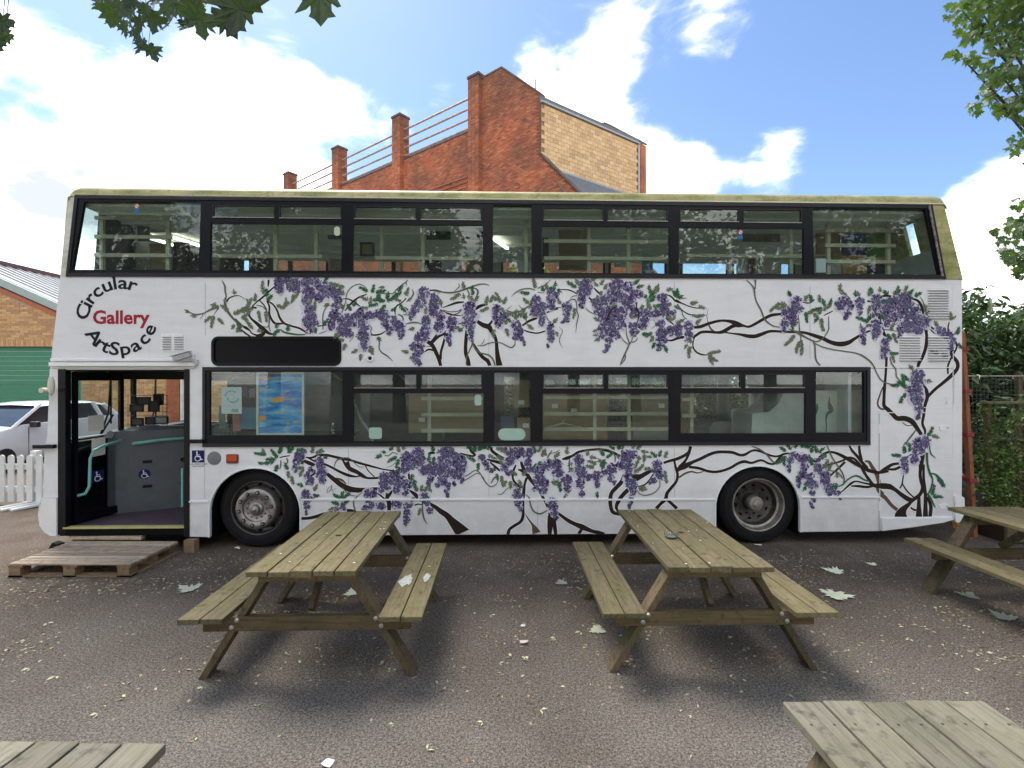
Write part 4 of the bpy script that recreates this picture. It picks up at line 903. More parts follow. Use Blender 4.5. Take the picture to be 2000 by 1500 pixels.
board(233, 400, 262, 528, .9, (.035, .03, .035), 'dark panel in the front upper window beside the sky lit corner'); board(294, 404, 326, 432, .95, (.03, .035, .05), 'small black picture high in the front upper window')
board(292, 476, 324, 524, .85, BR, 'brown board low in the front upper window'); board(268, 440, 290, 470, .8, (.12, .14, .14), 'small grey picture in the front upper window')
board(340, 474, 368, 530, .85, (.07, .065, .06), 'dark leaning board at the right of the front upper window', frame=(.02, .02, .02))
board(429, 502, 475, 530, 1.6, (.03, .03, .035), 'black board low at the left of the second upper window'); board(486, 503, 534, 530, 1.6, (.05, .045, .045), 'dark brown board low in the second upper window'); board(645, 506, 668, 530, 1.2, BR2, 'small brown board at the right end of the second upper window')
board(640, 442, 668, 466, 1.1, (.06, .07, .065), 'dark notice board hanging in the second upper window')
board(704, 474, 731, 500, .9, BR, 'small brown picture hanging at the left of the third upper window', frame=(.03, .03, .03)); board(833, 411, 880, 467, .9, (.012, .013, .018), 'black picture, left of the two black ones in the third upper window'); board(901, 411, 944, 467, .9, (.012, .013, .018), 'black picture, right of the two black ones in the third upper window')
board(830, 506, 860, 530, 1.1, (.015, .018, .018), 'small black board low in the third upper window', frame=(.03, .03, .03)); board(864, 507, 902, 531, 1.1, (.45, .5, .52), 'pale blue grey board low in the third upper window'); board(911, 506, 945, 531, 1.1, BR2, 'small brown board low at the right of the third upper window')
board(1012, 512, 1038, 532, .9, (.42, .47, .48), 'pale board low in the narrow upper window')
board(1092, 414, 1146, 527, .8, BR2, 'tall brown board in the upper window right of the narrow one'); board(1060, 465, 1072, 505, .8, (.02, .02, .025), 'narrow black board at the left of the same tall brown board'); board(1200, 495, 1222, 520, .9, (.35, .37, .38), 'small pale board beside the second rack post of the upper deck'); board(1255, 500, 1275, 533, .9, (.05, .16, .2), 'small teal book standing low in the fifth upper window')
board(1451, 447, 1524, 471, .9, (.13, .095, .07), 'long dark brown board hanging in the last but one upper window'); board(1452, 413, 1540, 432, .9, (.07, .05, .045), 'dark brown board seen through the top vent of the last but one upper window'); board(1475, 505, 1526, 534, .9, (.36, .36, .31), 'pale grey board low in the last but one upper window'); board(1440, 508, 1462, 534, 1.0, (.55, .6, .62), 'small white sheet low in the last but one upper window'); board(1463, 505, 1473, 534, .95, (.2, .04, .05), 'narrow dark red book low in the last but one upper window')
board(1596, 430, 1641, 496, .85, (.3, .15, .09), 'reddish brown canvas left of the navy one'); board(1646, 431, 1693, 497, .85, (.02, .03, .19), 'navy blue canvas in the rearmost upper window'); board(1696, 432, 1732, 501, .85, (.12, .33, .04), 'grass green canvas in the rearmost upper window')
board(1646, 500, 1693, 534, .85, OC, 'orange brown canvas under the navy one'); board(1694, 511, 1731, 534, .85, (.015, .02, .03), 'black canvas under the green one'); board(1618, 510, 1643, 534, .85, (.4, .45, .44), 'pale grey canvas left of the orange brown one')
board(1594, 505, 1613, 532, .3, (.55, .62, .66), 'pair of white leaflets standing at the left of the rearmost upper window', name='leaflet_holder', cat='leaflets')
t_ = board(1740, 440, 1772, 512, 1.2, BR2, 'brown picture leaning in the angled rear corner of the upper deck', frame=(.03, .03, .03)); t_.rotation_euler = (0, 0, radians(50))
board(798, 766, 944, 846, .62, BR, 'wide brown board behind the second lower window', [(824, 820)])
board(1060, 764, 1186, 858, .62, (.36, .25, .13), 'wide brown board, left one in the fourth lower window', [(1084, 793), (1121, 802)]); board(1235, 768, 1307, 836, .62, (.27, .21, .12), 'brown board, right one in the fourth lower window', [(1292, 792)]); board(1237, 838, 1307, 870, .62, (.3, .3, .26), 'grey brown board low at the right of the fourth lower window')
board(1003, 742, 1034, 796, .6, (.34, .27, .13), 'upper brown box in the narrow lower window', [(1018, 786)], name='cardboard_box', cat='box', dep=.25); board(1010, 816, 1036, 862, .6, BR, 'lower brown box in the narrow lower window', [(1027, 831)], name='cardboard_box', cat='box', dep=.25)
board(978, 812, 1004, 836, .65, (.09, .13, .2), 'dark blue box in the narrow lower window', name='storage_box', cat='box', dep=.2); board(1328, 780, 1346, 864, .62, BR2, 'brown board at the left of the window over the rear wheel')
board(1062, 733, 1186, 741, .62, (.16, .15, .12), 'dark slat across the top of the fourth lower window')
# things just behind the first lower window
t_ = board(502, 727, 594, 849.5, .06, (.05, .2, .5), 'blue seascape painting with orange clouds standing in the first lower window', name='seascape_painting', cat='painting', frame=(.55, .56, .52), dep=.02)
m, t, b, o = new_mat('blue_orange_canvas')
v = coord(t, (1.2, 1, 7)); n1 = noise(t, v, 1.9, 6, .6, .6); v2 = coord(t, (2.2, 1, 8.5)); n2 = noise(t, v2, 1.0, 5, .5, .4)
c = ramp(t, n1, [(.3, (.01, .08, .33)), (.45, (.02, .20, .55)), (.55, (.10, .38, .62)), (.64, (.35, .52, .6)), (.75, (.10, .10, .4))])
k = nn(t, 'ShaderNodeMapRange', {0: n2, 1: .56, 2: .6, 3: 0, 4: 1}); c = mixc(t, k.outputs[0], c, (.75, .33, .05)); t.links.new(c, b.inputs['Base Color'])
[x for x in bpy.data.objects if x.parent == t_ and x.name.startswith('panel')][0].data.materials[0] = m
t_ = board(432.5, 756, 472, 808, .03, (.55, .6, .62), 'white poster with curved lettering stuck in the first lower window', name='gallery_poster', cat='poster', dep=.003)
c0 = B(452, 757 + 51, .03); zb = c0[1]
def postertext(s, cx, cy, r, a0, a1, size, flip):
    for i, ch in enumerate(s):
        a = radians(a0 + (a1 - a0) * (i + .5) / len(s)); th = a - pi / 2 if not flip else a + pi / 2; ct, st_ = cos(th), sin(th); X0, Z0 = cx + r * cos(a), cy + r * sin(a)
        text('lettering', ch, size, lambda X, Y, Z: (X0 + X * ct - Y * st_, -.001 - Z, Z0 + X * st_ + Y * ct), INK, t_, sx=1.2)
postertext('Circular', .0, .20, .07, 175, 40, .032, False); postertext('ArtSpace', .015, .20, .065, 190, 345, .032, True)
for k in range(4): 
    g = MB(); g.b2(-.0, .08, -.0015, -.0004, .05 - k * .01, .054 - k * .01); part('print_line', g, INK, t_)
t_ = thing('notice_board', 'dark notice listing the seating by deck behind the first lower window', 'notice', Bw(B(474, 780, .35)[0], .35, B(474, 775, .35)[1]), BA)
g = MB(); g.b2(-.16, .16, 0, .02, 0, .36); part('panel', g, flat('notice_dark', (.06, .07, .065)), t_)
for k, s in enumerate(['SEATING TOTAL', 'UPPER DECK', 'LOWER DECK', 'STANDING']): text('lettering', s, .045, lambda X, Y, Z, k=k: (X, -.002 - Z, .31 - k * .08 + Y), flat('notice_grey', (.25, .27, .26)), t_)
t_ = board(628, 746, 648, 774, .5, (.32, .34, .32), 'small pale grey control plate behind the first lower window', name='wall_plate', cat='plate')
t_ = thing('water_bottle', 'small clear bottle standing on the sill of the first lower window', 'bottle', Bw(B(649, 846, .06)[0], .08, B(649, 848, .06)[1]), BA)
g = MB(); g.lathe([(0, 0), (.022, 0), (.024, .02), (.023, .08), (.012, .105), (.01, .115)], 14, axis='z'); part('body', g, glass('bottle_plastic', (.85, .9, .9), 2.5, .05), t_, smooth=True)
g = MB(); g.lathe([(.012, .113), (.012, .13), (0, .131)], 12, axis='z'); part('cap', g, SWH, t_)
for i, (x0, y0, x1, y1, col, lab) in enumerate([(470, 796, 500, 838, (.10, .22, .32), 'blue print standing low left of the seascape painting'), (455, 800, 470, 842, (.42, .2, .15), 'pink and orange leaflet in the first lower window'), (428, 793, 440, 838, (.28, .42, .4), 'pale green leaflet at the left of the first lower window'), (474, 756, 484, 776, (.16, .05, .2), 'small purple card beside the white poster'), (486, 758, 498, 776, (.3, .26, .28), 'small pinkish card left of the seascape painting')]):
    tt = board(x0, y0, x1, y1, .16 + .02 * i, col, lab, name='leaflet', cat='leaflet', dep=.004)
g = MB(); u0 = B(405, 850)[0]; u1 = B(680, 850)[0]; z_ = B(500, 851)[1]; g.b2(u0, u1, .03, .5, z_ - .03, z_); part('window_shelf', g, flat('shelf_dark', (.05, .055, .055)), BUS)
t_ = thing('wire_leaflet_rack', 'small wire rack low in the corner of the first lower window', 'rack', Bw(B(440, 850, .1)[0], .12, z_), BA)
g = MB()
for k in range(6): g.tube([(-.12 + k * .045, 0, 0), (-.12 + k * .045, 0, .12)], .002, 4)
for z in (.03, .07, .12): g.tube([(-.13, 0, z), (.12, 0, z)], .0025, 4)
part('wires', g, METAL, t_)
t_ = thing('coat_hanger', 'pale coat hanger lying across the brown board in the fourth lower window', 'hanger', Bw(B(1100, 835, .36)[0], .36, B(1100, 837, .36)[1]), BA)
g = MB(); g.tube([(-.24, 0, 0), (0, 0, .07), (.24, 0, .01), (-.24, 0, 0)], .005, 5); g.tube([(0, 0, .07), (0, 0, .1), (.02, 0, .11)], .003, 5); part('wire', g, flat('hanger', (.6, .58, .5)), t_)
# little framed pictures on the cab counter, standing in wire stands
def pic(x0, y0, x1, y1, Y, col, lab):
    a_ = P(x0, y1, Y); b_ = P(x1, y0, Y); t_ = thing('small_picture', lab, 'picture', ((a_.x + b_.x) / 2, Y, a_.z), 0, None); w = b_.x - a_.x; h = b_.z - a_.z
    g = MB(); g.plate([(-w / 2, 0), (w / 2, 0), (w / 2, h), (-w / 2, h)], [[(-w / 2 + .015, .015), (w / 2 - .015, .015), (w / 2 - .015, h - .015), (-w / 2 + .015, h - .015)]], -.012, .012); part('frame', g, BLKSAT, t_)
    g = MB(); g.b2(-w / 2 + .014, w / 2 - .014, -.004, .008, .014, h - .014); part('print', g, flat('print', col), t_)
YC = 6.72
for a in [(267, 775, 294, 790, YC, (.05, .05, .05), 'black framed picture, upper left of those on the wire stand'), (300, 769, 319, 791, YC + .02, (.015, .015, .02), 'tall black picture, top right on the wire stand'), (290, 783, 311, 804, YC - .05, (.04, .04, .04), 'black picture in the middle front of the wire stand'), (254, 790, 280, 804, YC - .02, (.06, .06, .055), 'black framed picture at the left of the wire stand'),
          (256, 816, 280, 831, YC - .08, (.09, .1, .09), 'framed picture lowest left on the cab counter'), (284, 814, 302, 829, YC - .08, (.06, .06, .06), 'dark picture in the lowest row on the cab counter'), (302, 813, 328, 828, YC - .1, (.3, .3, .3), 'grey print lowest right on the cab counter')]: pic(*a)
t_ = thing('wire_stand', 'thin wire stand holding small pictures on the cab counter', 'stand', P(288, 830, YC), 0)
g = MB(); o0 = P(288, 830, YC)
for (x, y0, y1) in [(250, 772, 830), (262, 772, 830), (326, 770, 830), (318, 768, 830)]:
    a_ = P(x, y0, YC) - o0; b_ = P(x, y1, YC) - o0; g.tube([a_, b_], .004, 4)
for (y) in (772, 790, 804, 812, 830):
    a_ = P(248, y, YC + .02) - o0; b_ = P(328, y, YC + .02) - o0; g.tube([a_, b_], .004, 4)
part('wires', g, STEEL, t_)
# ------------------------------------------------------------ wisteria painted on the side (thin paint layers)
REG = {'A': (360, 540, 8), 'B': (600, 540, 8), 'C': (840, 540, 8), 'D': (1080, 540, 8), 'E': (1320, 540, 8), 'F': (1500, 540, 8), 'G': (1680, 540, 6.25), 'H': (490, 865, 8), 'I': (700, 865, 8), 'J': (900, 865, 7.692), 'K': (1110, 865, 7.692), 'L': (1300, 865, 7.692), 'M': (1500, 860, 8.333), 'N': (1680, 690, 4.286)}
BRN = flat('branch_brown', (.026, .016, .014)); TAN = flat('branch_tan', (.12, .08, .055)); TEN = flat('tendril_green_grey', (.11, .125, .09)); GRN = flat('stem_green', (.03, .12, .06)); HALO = flat('halo_white', (.86, .87, .88))
BR_ = '''
A g 75,555,10 170,595,22 300,575,14 420,515,25 540,480,30
A b 540,490,16 480,570,10 460,600,6
A g 300,580,10 250,675,4
A g 590,60,10 635,150,24 640,230,22 655,310,20 635,400,30 650,480,40 690,560,34 750,640,30 830,720,30 900,800,24
A b 660,400,22 700,340,22 780,305,18 870,305,12 950,360,8
A b 1320,0,36 1315,120,28 1310,160,12
A b 1440,130,16 1330,230,26 1220,330,28 1130,400,20 1060,470,20
A b 1130,495,30 1060,485,26 1005,560,36 1040,650,30 1140,740,50 1230,820,66 1330,890,40 1420,905,20
A b 1250,840,40 1230,900,60 1150,920,34 1060,890,20 1020,840,24 960,800,44 900,760,16 800,660,20
A b 900,840,20 960,890,28 1030,935,20
A b 1290,380,22 1330,470,28 1330,580,30 1370,680,34 1430,735,36 1540,735,26
A b 1290,380,18 1380,430,24 1450,530,28 1490,640,34 1560,730,34 1680,775,28 1800,810,30 1900,870,26 1960,900,12
A b 1180,380,16 1240,440,20 1290,520,14
A g 1130,450,10 1220,470,14 1290,540,16 1330,650,16 1325,780,16 1350,860,12
A g 1230,770,6 1290,795,12 1320,760,8
A g 1920,440,6 1860,490,12 1835,600,4
A g 1810,455,6 1860,480,10
A e 1400,860,8 1500,830,14 1560,870,22 1700,900,24 1850,910,16 1920,890,6
B b 560,350,16 640,350,18 720,390,26 790,440,24 830,470,10
B b 590,540,16 660,450,26 740,370,28 840,310,24 930,280,14
B g 540,570,16 575,480,14 605,380,12 620,270,12 690,170,12 800,120,12 890,150,10 930,200,8
B b 270,125,14 350,160,20 410,200,8
B b 100,785,20 240,768,16 380,750,14
B g 250,830,14 245,650,16 265,540,14 320,460,14 380,450,8
B g 185,900,8 250,870,10 310,850,4
B b 575,770,16 565,860,20 490,950,22
B g 720,870,14 720,940,10 660,1020,8
B b 960,905,20 1060,915,26 1160,895,22 1240,840,10
B g 975,760,10 1010,810,12 990,860,12 1020,910,10
B g 1110,940,8 1130,1020,16 1125,1120,16 1170,1190,18 1250,1240,18 1335,1320,6
B g 1150,270,10 1250,265,12 1340,265,14 1400,200,14 1500,120,16 1560,70,12 1575,30,6
B g 1545,90,16 1560,150,4
B g 1640,200,6 1660,270,22 1610,350,14 1550,400,8
B b 1545,340,20 1480,410,16 1400,460,24 1375,530,20 1375,600,12
B g 1420,590,16 1490,630,20 1500,690,12
B e 1520,480,10 1570,520,22 1560,590,16 1490,600,8
B g 1540,740,10 1640,720,20 1740,725,16 1790,750,6
B b 1910,220,20 2000,215,24 2100,235,16
B b 1820,1085,8 1940,1095,10
B b 1830,1180,14 1900,1140,28 1990,1160,30
C g 60,225,16 170,240,16 300,255,22 420,240,20 530,205,24 640,165,22 760,125,18 860,120,14 930,140,5
C g 440,110,6 455,160,14 380,230,8
C g 110,275,6 170,240,8
C g 580,190,14 700,185,14 750,240,26 720,330,16
C g 580,200,14 610,280,20 580,330,16
C b 190,490,10 300,450,26 420,410,34 530,400,22
C g 180,480,14 175,400,14 165,350,6
C b 140,510,20 230,560,26 340,595,24 450,610,14 530,605,12
C g 200,520,10 290,550,10 430,545,12 490,515,16 440,575,14 330,610,14 250,700,6
C b 410,750,16 500,730,18 540,725,8
C b -70,1000,40 -20,1030,60 40,1080,60 90,1180,60 140,1300,56 165,1400,50
C b 0,1040,30 60,970,30 130,870,24
C b 20,1050,40 130,940,40 230,890,44 250,850,30
C b 240,890,22 210,1040,36 170,1180,36 165,1300,40
C b 580,840,56 560,1000,54 555,1180,56 590,1300,60 605,1400,64
C b 650,850,16 650,1000,18 690,1080,44 740,1160,50 820,1260,56 900,1320,60 935,1400,56
C g 665,820,26 665,950,30 665,1040,26 620,1150,16 575,1250,14 565,1380,16
C g 670,1050,20 720,1150,24 800,1200,20 920,1230,20 990,1310,22 1015,1400,20
C b 700,640,30 740,700,50 830,760,70 920,790,80 960,860,60 1010,930,50 1035,1020,50 1045,1150,60 1060,1280,80 1085,1400,100
C b 910,770,40 960,710,34 980,670,20
C b 720,520,20 750,480,50 820,450,40 900,440,16
C g 740,1080,10 830,1080,14 900,1050,14 1000,1030,14 1110,1040,14 1200,1085,16 1270,1110,18 1320,1070,16 1330,1000,8
C g 850,970,5 830,1030,10 790,1070,6
C g 1270,320,4 1340,250,14 1440,200,16 1560,190,16 1640,215,12
C g 1890,45,6 1800,130,14 1680,185,12
C g 1180,520,12 1260,555,16 1350,555,18 1440,530,22 1530,470,20
C g 1280,460,4 1210,510,10
C g 1380,440,4 1420,490,12 1450,520,8
C g 1680,245,8 1780,260,8
C b 1440,770,24 1540,700,36 1640,660,36 1680,650,10
C b 1820,565,22 1900,535,28 2000,500,24
C b 1230,778,10 1290,780,14
C b 1470,840,22 1560,870,22 1680,885,22 1800,850,20
C g 1820,600,8 1830,660,14 1880,715,8
C g 1510,560,14 1500,700,14 1520,760,8
D b 90,210,14 200,205,16 290,225,20 380,275,18
D b 0,510,40 60,490,16 130,485,10
D g 270,350,5 310,310,12 380,300,8
D g 200,410,10 290,360,14 350,370,16 370,450,14 375,550,14 395,620,16 370,740,12 355,880,4
D b 640,180,18 690,230,26 760,285,28 860,290,14
D b 560,330,30 620,380,24
D g 510,490,8 570,550,14 660,590,8
D t 1000,460,14 920,520,22 870,600,24 830,700,18
D t 1290,400,10 1310,500,16 1340,600,20 1320,700,14 1280,800,10
D b 1750,280,14 1840,310,22 1910,380,24 2000,420,14
D b 1740,630,20 1820,700,24 1890,755,16
D b 1760,990,14 1850,1000,30 1950,965,36 2040,955,28
D g 1140,790,10 1150,920,14 1190,1040,18 1160,1130,22 1100,1260,22 1045,1390,8
D g 1060,930,4 1100,1000,12 1170,1060,14
D g 1240,920,14 1230,1000,14 1180,1080,18
D g 1230,1030,12 1290,1010,14 1320,960,10
D g 1180,1080,14 1130,1200,14 1125,1290,16 1050,1380,10
D g 90,790,3 150,850,8 110,950,10 105,1030,10 150,1110,3
D g 1580,680,4 1600,760,8 1530,820,4
E b 0,960,30 60,945,30 130,945,30
E b 280,795,40 380,785,50 500,740,46 640,700,40 760,690,36 880,710,60 960,750,90 1060,770,36 1140,785,38 1240,740,42 1360,670,46 1480,610,48 1600,590,40 1660,590,36
E b 260,960,40 330,910,40 400,870,42 520,865,40 640,875,40 740,860,56 860,790,56 930,760,60
E b 740,870,20 880,890,24 1000,905,36 1120,930,56 1230,935,60 1330,905,56 1450,860,44 1560,855,38 1700,865,36 1900,868,38
E b 290,960,14 265,1050,18 280,1130,24 340,1195,26 440,1225,20 500,1220,8
E o 515,490,3 485,600,12 500,710,14 540,810,30 600,860,24
E g 1095,50,10 1170,120,16 1220,200,22 1235,320,18 1270,420,18 1330,530,20 1380,660,22 1450,730,18 1540,780,14 1620,790,10
E g 1240,50,30 1240,120,18 1235,200,18
E b 0,360,16 100,420,18 220,470,16 340,495,14 460,490,4
E b 20,430,16 90,520,16 200,590,18 320,605,12 420,620,4
E e 20,440,14 90,540,12 110,610,12 170,670,6
E e 0,330,8 100,340,14 170,340,5
F b 440,870,38 530,872,40 620,890,44 740,930,56 860,970,60 960,1020,60 1060,1050,70 1160,1055,76 1260,1030,66 1340,980,50 1430,925,40 1560,860,30 1610,850,20
F b 530,395,14 600,415,18 680,410,14
F b 870,610,12 950,570,20 1010,540,14
F g 945,620,10 945,750,14 940,840,16 870,950,16 790,1010,18 720,1015,16 620,970,20 530,920,30 470,880,40 400,850,24 320,820,14
F g 700,1020,16 730,1080,20 735,1200,20 750,1310,20 810,1390,20
F g 730,1045,12 850,1100,14 1000,1140,16 1200,1170,16 1380,1200,16 1500,1260,16 1600,1340,16 1670,1430,18
F g 470,600,10 480,700,12 490,850,20 510,940,16 510,1000,16 540,1110,14 535,1200,8
F b 1110,240,12 1160,290,16 1250,345,12
F b 1550,385,30 1620,390,24
G b 240,250,20 310,235,26 380,245,24
G b 620,270,16 700,295,30 750,370,34 770,460,26 790,560,24
G b 230,400,20 232,500,34 250,590,36 290,700,38 310,740,20
G b 830,580,16 880,630,24 930,660,20
G b 840,630,14 900,690,16 940,700,10
G b 800,640,40 810,740,36 800,860,40 760,980,38 715,1060,40 700,1120,30
G b 1085,560,16 1070,620,18 1075,700,18
G b 1120,740,16 1165,800,22 1175,870,20 1130,950,26 1110,960,30
G b 1100,820,26 1100,920,28 1130,980,44 1180,1040,44 1185,1120,44 1120,1200,46 1020,1290,40 920,1370,36 820,1470,36
G b 1110,990,24 1070,1090,24 1070,1190,22
G b 320,980,30 315,1100,30 305,1250,30 290,1400,34 290,1500,34
G b 420,590,8 450,575,10 500,580,6
G g 0,950,12 80,1000,12 150,1070,12 190,1160,12 250,1260,12 330,1305,12 420,1320,10
G g 360,980,10 380,1060,12 430,1130,12 440,1220,12 500,1290,12
G g 730,250,5 765,310,10 775,370,12
G b 290,650,12 370,655,10 440,670,6
N b 205,260,24 198,380,26 200,440,30 235,475,36 270,510,36 310,545,40 370,545,44 430,570,44 470,620,36 510,680,30
N o 190,280,10 160,360,14 145,420,16 165,460,16 200,470,16
N o 350,575,8 390,605,10 440,600,6
N b 520,260,14 545,290,22 555,320,30 560,370,30 540,440,26 530,520,24 520,590,22 540,640,22 540,680,14
N b 515,680,30 520,760,34 520,840,40 515,920,30 500,1000,26 510,1080,26 540,1160,26 550,1240,30
N b 495,880,20 500,960,22 505,1050,24 520,1120,26 500,1180,30 450,1220,30 420,1250,24 350,1310,50 330,1360,90
N b 530,930,20 530,1040,22 540,1120,24 545,1200,28 545,1300,36 545,1372,44
N b 490,1200,26 490,1290,36 490,1372,56
N b 560,1200,20 590,1280,30 583,1372,30
N b 420,1255,20 370,1300,44 345,1340,90 340,1372,110
N b 420,1290,14 450,1310,16 480,1310,14
N b 170,995,30 220,960,30 270,930,24 340,920,18
N b 230,970,16 290,970,22 350,940,22 400,910,24 440,850,26
N b 380,880,20 430,850,20
N b 170,1110,50 240,1115,46 290,1140,32 340,1180,34 400,1220,40 440,1230,30
N b 360,1020,10 350,1090,12 330,1130,12
N b 350,1090,10 390,1150,12 450,1210,12
N o 170,1180,36 210,1210,34 260,1270,30 310,1310,30
N e 555,830,20 560,920,16 580,1000,16 605,1060,12 590,1130,12 570,1170,10
N e 585,1005,10 630,1015,14 680,1080,30 690,1110,8
N e 575,770,8 590,840,10 630,875,4
N e 465,640,6 420,700,12 360,775,4
N e 560,1170,14 590,1220,16 625,1290,8
H b 450,230,16 530,210,18 610,200,14
H b 860,225,20 950,230,30 1050,195,36 1180,190,40 1300,215,40 1420,245,44 1560,270,36 1700,315,36 1850,355,34 1980,390,26 2080,415,22
H b 810,270,30 900,310,60 1000,350,50
H b 900,235,20 1000,285,30 1170,340,34 1280,390,34 1400,455,40 1540,510,44 1640,525,24 1700,520,20
H b 1430,260,20 1490,350,50 1560,410,70 1660,455,60 1740,510,60 1810,545,36 1900,550,34 2000,545,32
H b 1510,290,50 1540,380,40
H b 1790,360,16 1840,440,18 1930,530,16
H b 1190,480,50 1300,570,70 1420,660,80 1540,720,90 1700,735,70 1850,720,50 2000,715,50
H o 1330,550,20 1420,580,40 1490,640,16
H o 1600,760,20 1680,765,30 1750,750,12
H b 1000,420,14 1000,470,30 940,520,26 890,580,24 860,660,22
H b 780,1180,44 900,1175,46 1020,1150,50 1140,1105,40 1280,1080,40
H b 1500,1055,50 1580,1055,40 1640,1075,24
H g 1430,680,6 1500,780,12 1580,820,12 1660,830,6
H g 1740,770,8 1660,840,12 1610,900,16 1610,980,18 1635,1065,20
H g 1300,440,4 1310,340,10 1350,270,14 1440,235,14 1540,240,12 1620,310,10 1700,375,10 1780,370,4
H e 560,240,16 580,290,16 545,325,14 510,300,8
H g 470,270,16 470,350,16 450,410,8
H k 1270,650,5 1240,740,6 1190,780,6 1210,710,6 1270,665,5 1265,720,5 1310,800,5
H k 1225,745,5 1335,715,4
I b 380,410,20 520,430,22 610,440,14
I b 310,725,50 450,740,50 540,700,70 580,660,60
I b 520,700,60 490,780,70 450,860,60 480,940,70 480,1050,56
I b 300,790,20 360,830,26 410,880,30
I o 440,760,24 435,830,20 450,870,10
I b 780,420,40 790,520,30 800,640,36
I b 800,740,24 880,800,60 940,860,60 1000,900,60 1100,950,60 1200,1000,60 1290,1070,80 1380,1130,90 1460,1220,120 1560,1330,180 1650,1428,220
I b 1090,160,14 1140,155,40 1200,160,20
I b 1590,160,20 1700,190,30 1790,205,30 1830,190,20
I b 1735,62,40 1770,130,50 1830,190,30
I b 880,975,24 930,955,20 990,965,14
I g 1000,960,12 1005,1080,24 1030,1190,20 1080,1270,4
I g 440,385,4 530,350,8 580,300,8
I g 410,190,10 470,200,12 540,150,12 620,180,10
I g 1660,525,14 1730,490,14 1820,430,14 1900,470,14 1950,560,14 2020,650,14
I g 1670,580,12 1770,520,12 1850,475,12 1900,490,10
J b 455,62,40 470,120,44 560,190,46 640,240,50 680,290,40
J b 390,250,30 500,275,40 600,300,50 660,320,40
J b 440,290,20 520,360,34 590,420,30
J g 330,500,12 370,590,14 450,655,14 530,620,12 570,540,8
J g 550,770,4 620,765,10 690,690,10 760,660,6
J g 450,610,10 500,530,20 560,490,10
J b 900,260,30 930,360,50 990,460,60 1060,570,50 1120,640,50 1180,720,44 1230,810,40 1290,920,44 1340,1030,60 1350,1120,80
J b 860,400,20 930,420,50 990,450,50
J b 830,330,20 790,420,36 780,520,30 810,590,34 880,650,30 930,680,16
J b 990,520,40 960,620,34 945,740,50 935,860,40 935,980,40 935,1090,46 900,1180,46 810,1240,44 730,1300,46 710,1375,52
J o 970,1070,14 1020,1150,24 1080,1230,40 1110,1290,90 1140,1360,130
J b 1345,1100,80 1340,1250,80 1335,1370,56
J b 1390,1120,60 1410,1250,60 1425,1370,50
J b 1430,1030,36 1520,1100,44 1620,1170,56 1720,1220,60 1820,1260,80 1960,1320,56 2080,1350,60 2160,1365,40
J b 1820,1290,40 1770,1365,50
J g 975,770,8 1030,830,14 1045,920,18 1090,1020,20 1180,1065,20 1250,1040,18 1300,1010,14
J g 1300,230,14 1330,170,20 1370,110,10
J g 1340,165,8 1440,130,10 1490,100,4
J b 1520,245,20 1590,230,50 1680,190,36 1760,140,36 1860,115,34 2000,100,36 2110,98,38 2230,125,40 2320,160,40 2390,200,20
K g 240,110,10 400,110,14 560,90,12 650,130,16 700,200,20 700,290,12
K g 20,240,14 10,320,20 20,400,16
K g 400,270,6 440,285,12 520,250,8
K b 830,470,30 800,580,60 720,670,60 650,750,56 630,840,60 635,950,54 670,1040,54 770,1075,40
K b 960,480,40 1010,520,110 1090,500,70 1180,450,60 1270,410,34
K b 900,700,60 810,790,60 750,880,60 720,960,46 750,1040,30
K b 1020,650,12 1120,640,22 1200,580,22 1280,460,20
K g 1370,560,12 1370,650,12 1300,740,14 1180,785,16 1080,770,12 1030,710,10
K b 1430,300,34 1520,270,40 1630,240,46 1740,190,46 1810,130,40 1830,50,44
K b 1590,270,30 1620,400,36 1640,480,40 1620,580,40 1540,680,46 1480,760,50 1460,840,56 1380,920,46 1320,985,56
K b 1480,850,40 1560,920,44 1630,985,50
L b 375,50,44 350,150,44 300,260,36 220,360,60 170,430,40
L b 200,390,60 290,350,80 400,290,50 520,240,46 640,180,46 760,140,44 900,135,44 1010,145,44 1110,180,40 1190,175,40 1300,115,30 1400,120,34 1500,160,30 1600,195,30 1690,200,30 1780,165,30 1860,155,20
L b 350,360,40 500,380,40 620,420,38 740,435,38 860,415,38 980,370,40 1080,310,40 1180,280,46 1290,300,34 1400,265,34 1460,265,30 1540,305,30 1620,315,30 1680,260,34 1750,180,34
L o 200,520,30 290,460,30 390,430,26 470,450,24 570,430,14
L g 1290,50,10 1400,90,18 1500,160,20 1580,250,20 1640,300,16 1720,295,16 1780,240,14
M b 820,280,20 900,220,34 1000,190,36 1100,205,40 1200,250,50 1310,310,60 1420,380,56 1540,440,60 1640,490,60 1760,520,50 1850,520,44 1960,500,36
M b 880,400,26 1000,390,26 1120,360,28 1230,320,30 1310,280,34 1400,300,36 1470,370,36 1520,430,36
M b 1000,590,26 1080,510,30 1160,440,36 1250,350,40
M b 1320,88,28 1370,170,40 1450,260,44 1530,360,50 1620,450,40
M b 1480,88,36 1490,200,46 1520,330,50
M b 1520,440,46 1580,550,46 1650,650,50 1720,730,60 1850,740,80 2000,750,80
M b 1180,850,16 1270,770,26 1350,700,36 1430,665,24 1540,690,26 1680,720,30
M b 1350,740,20 1480,745,40 1600,760,40 1700,745,30
M o 1570,340,24 1640,350,50 1690,430,60 1770,560,70 1800,680,70 1790,800,70 1870,880,70
M e 1100,760,12 1210,720,20 1290,640,20 1400,580,22 1480,590,26 1560,640,24 1650,665,16
M g 960,88,14 1000,190,22 1040,280,20 1120,400,20 1200,520,20 1235,620,20 1230,700,14
M g 920,480,8 1060,500,16 1150,540,16 1210,620,14
'''
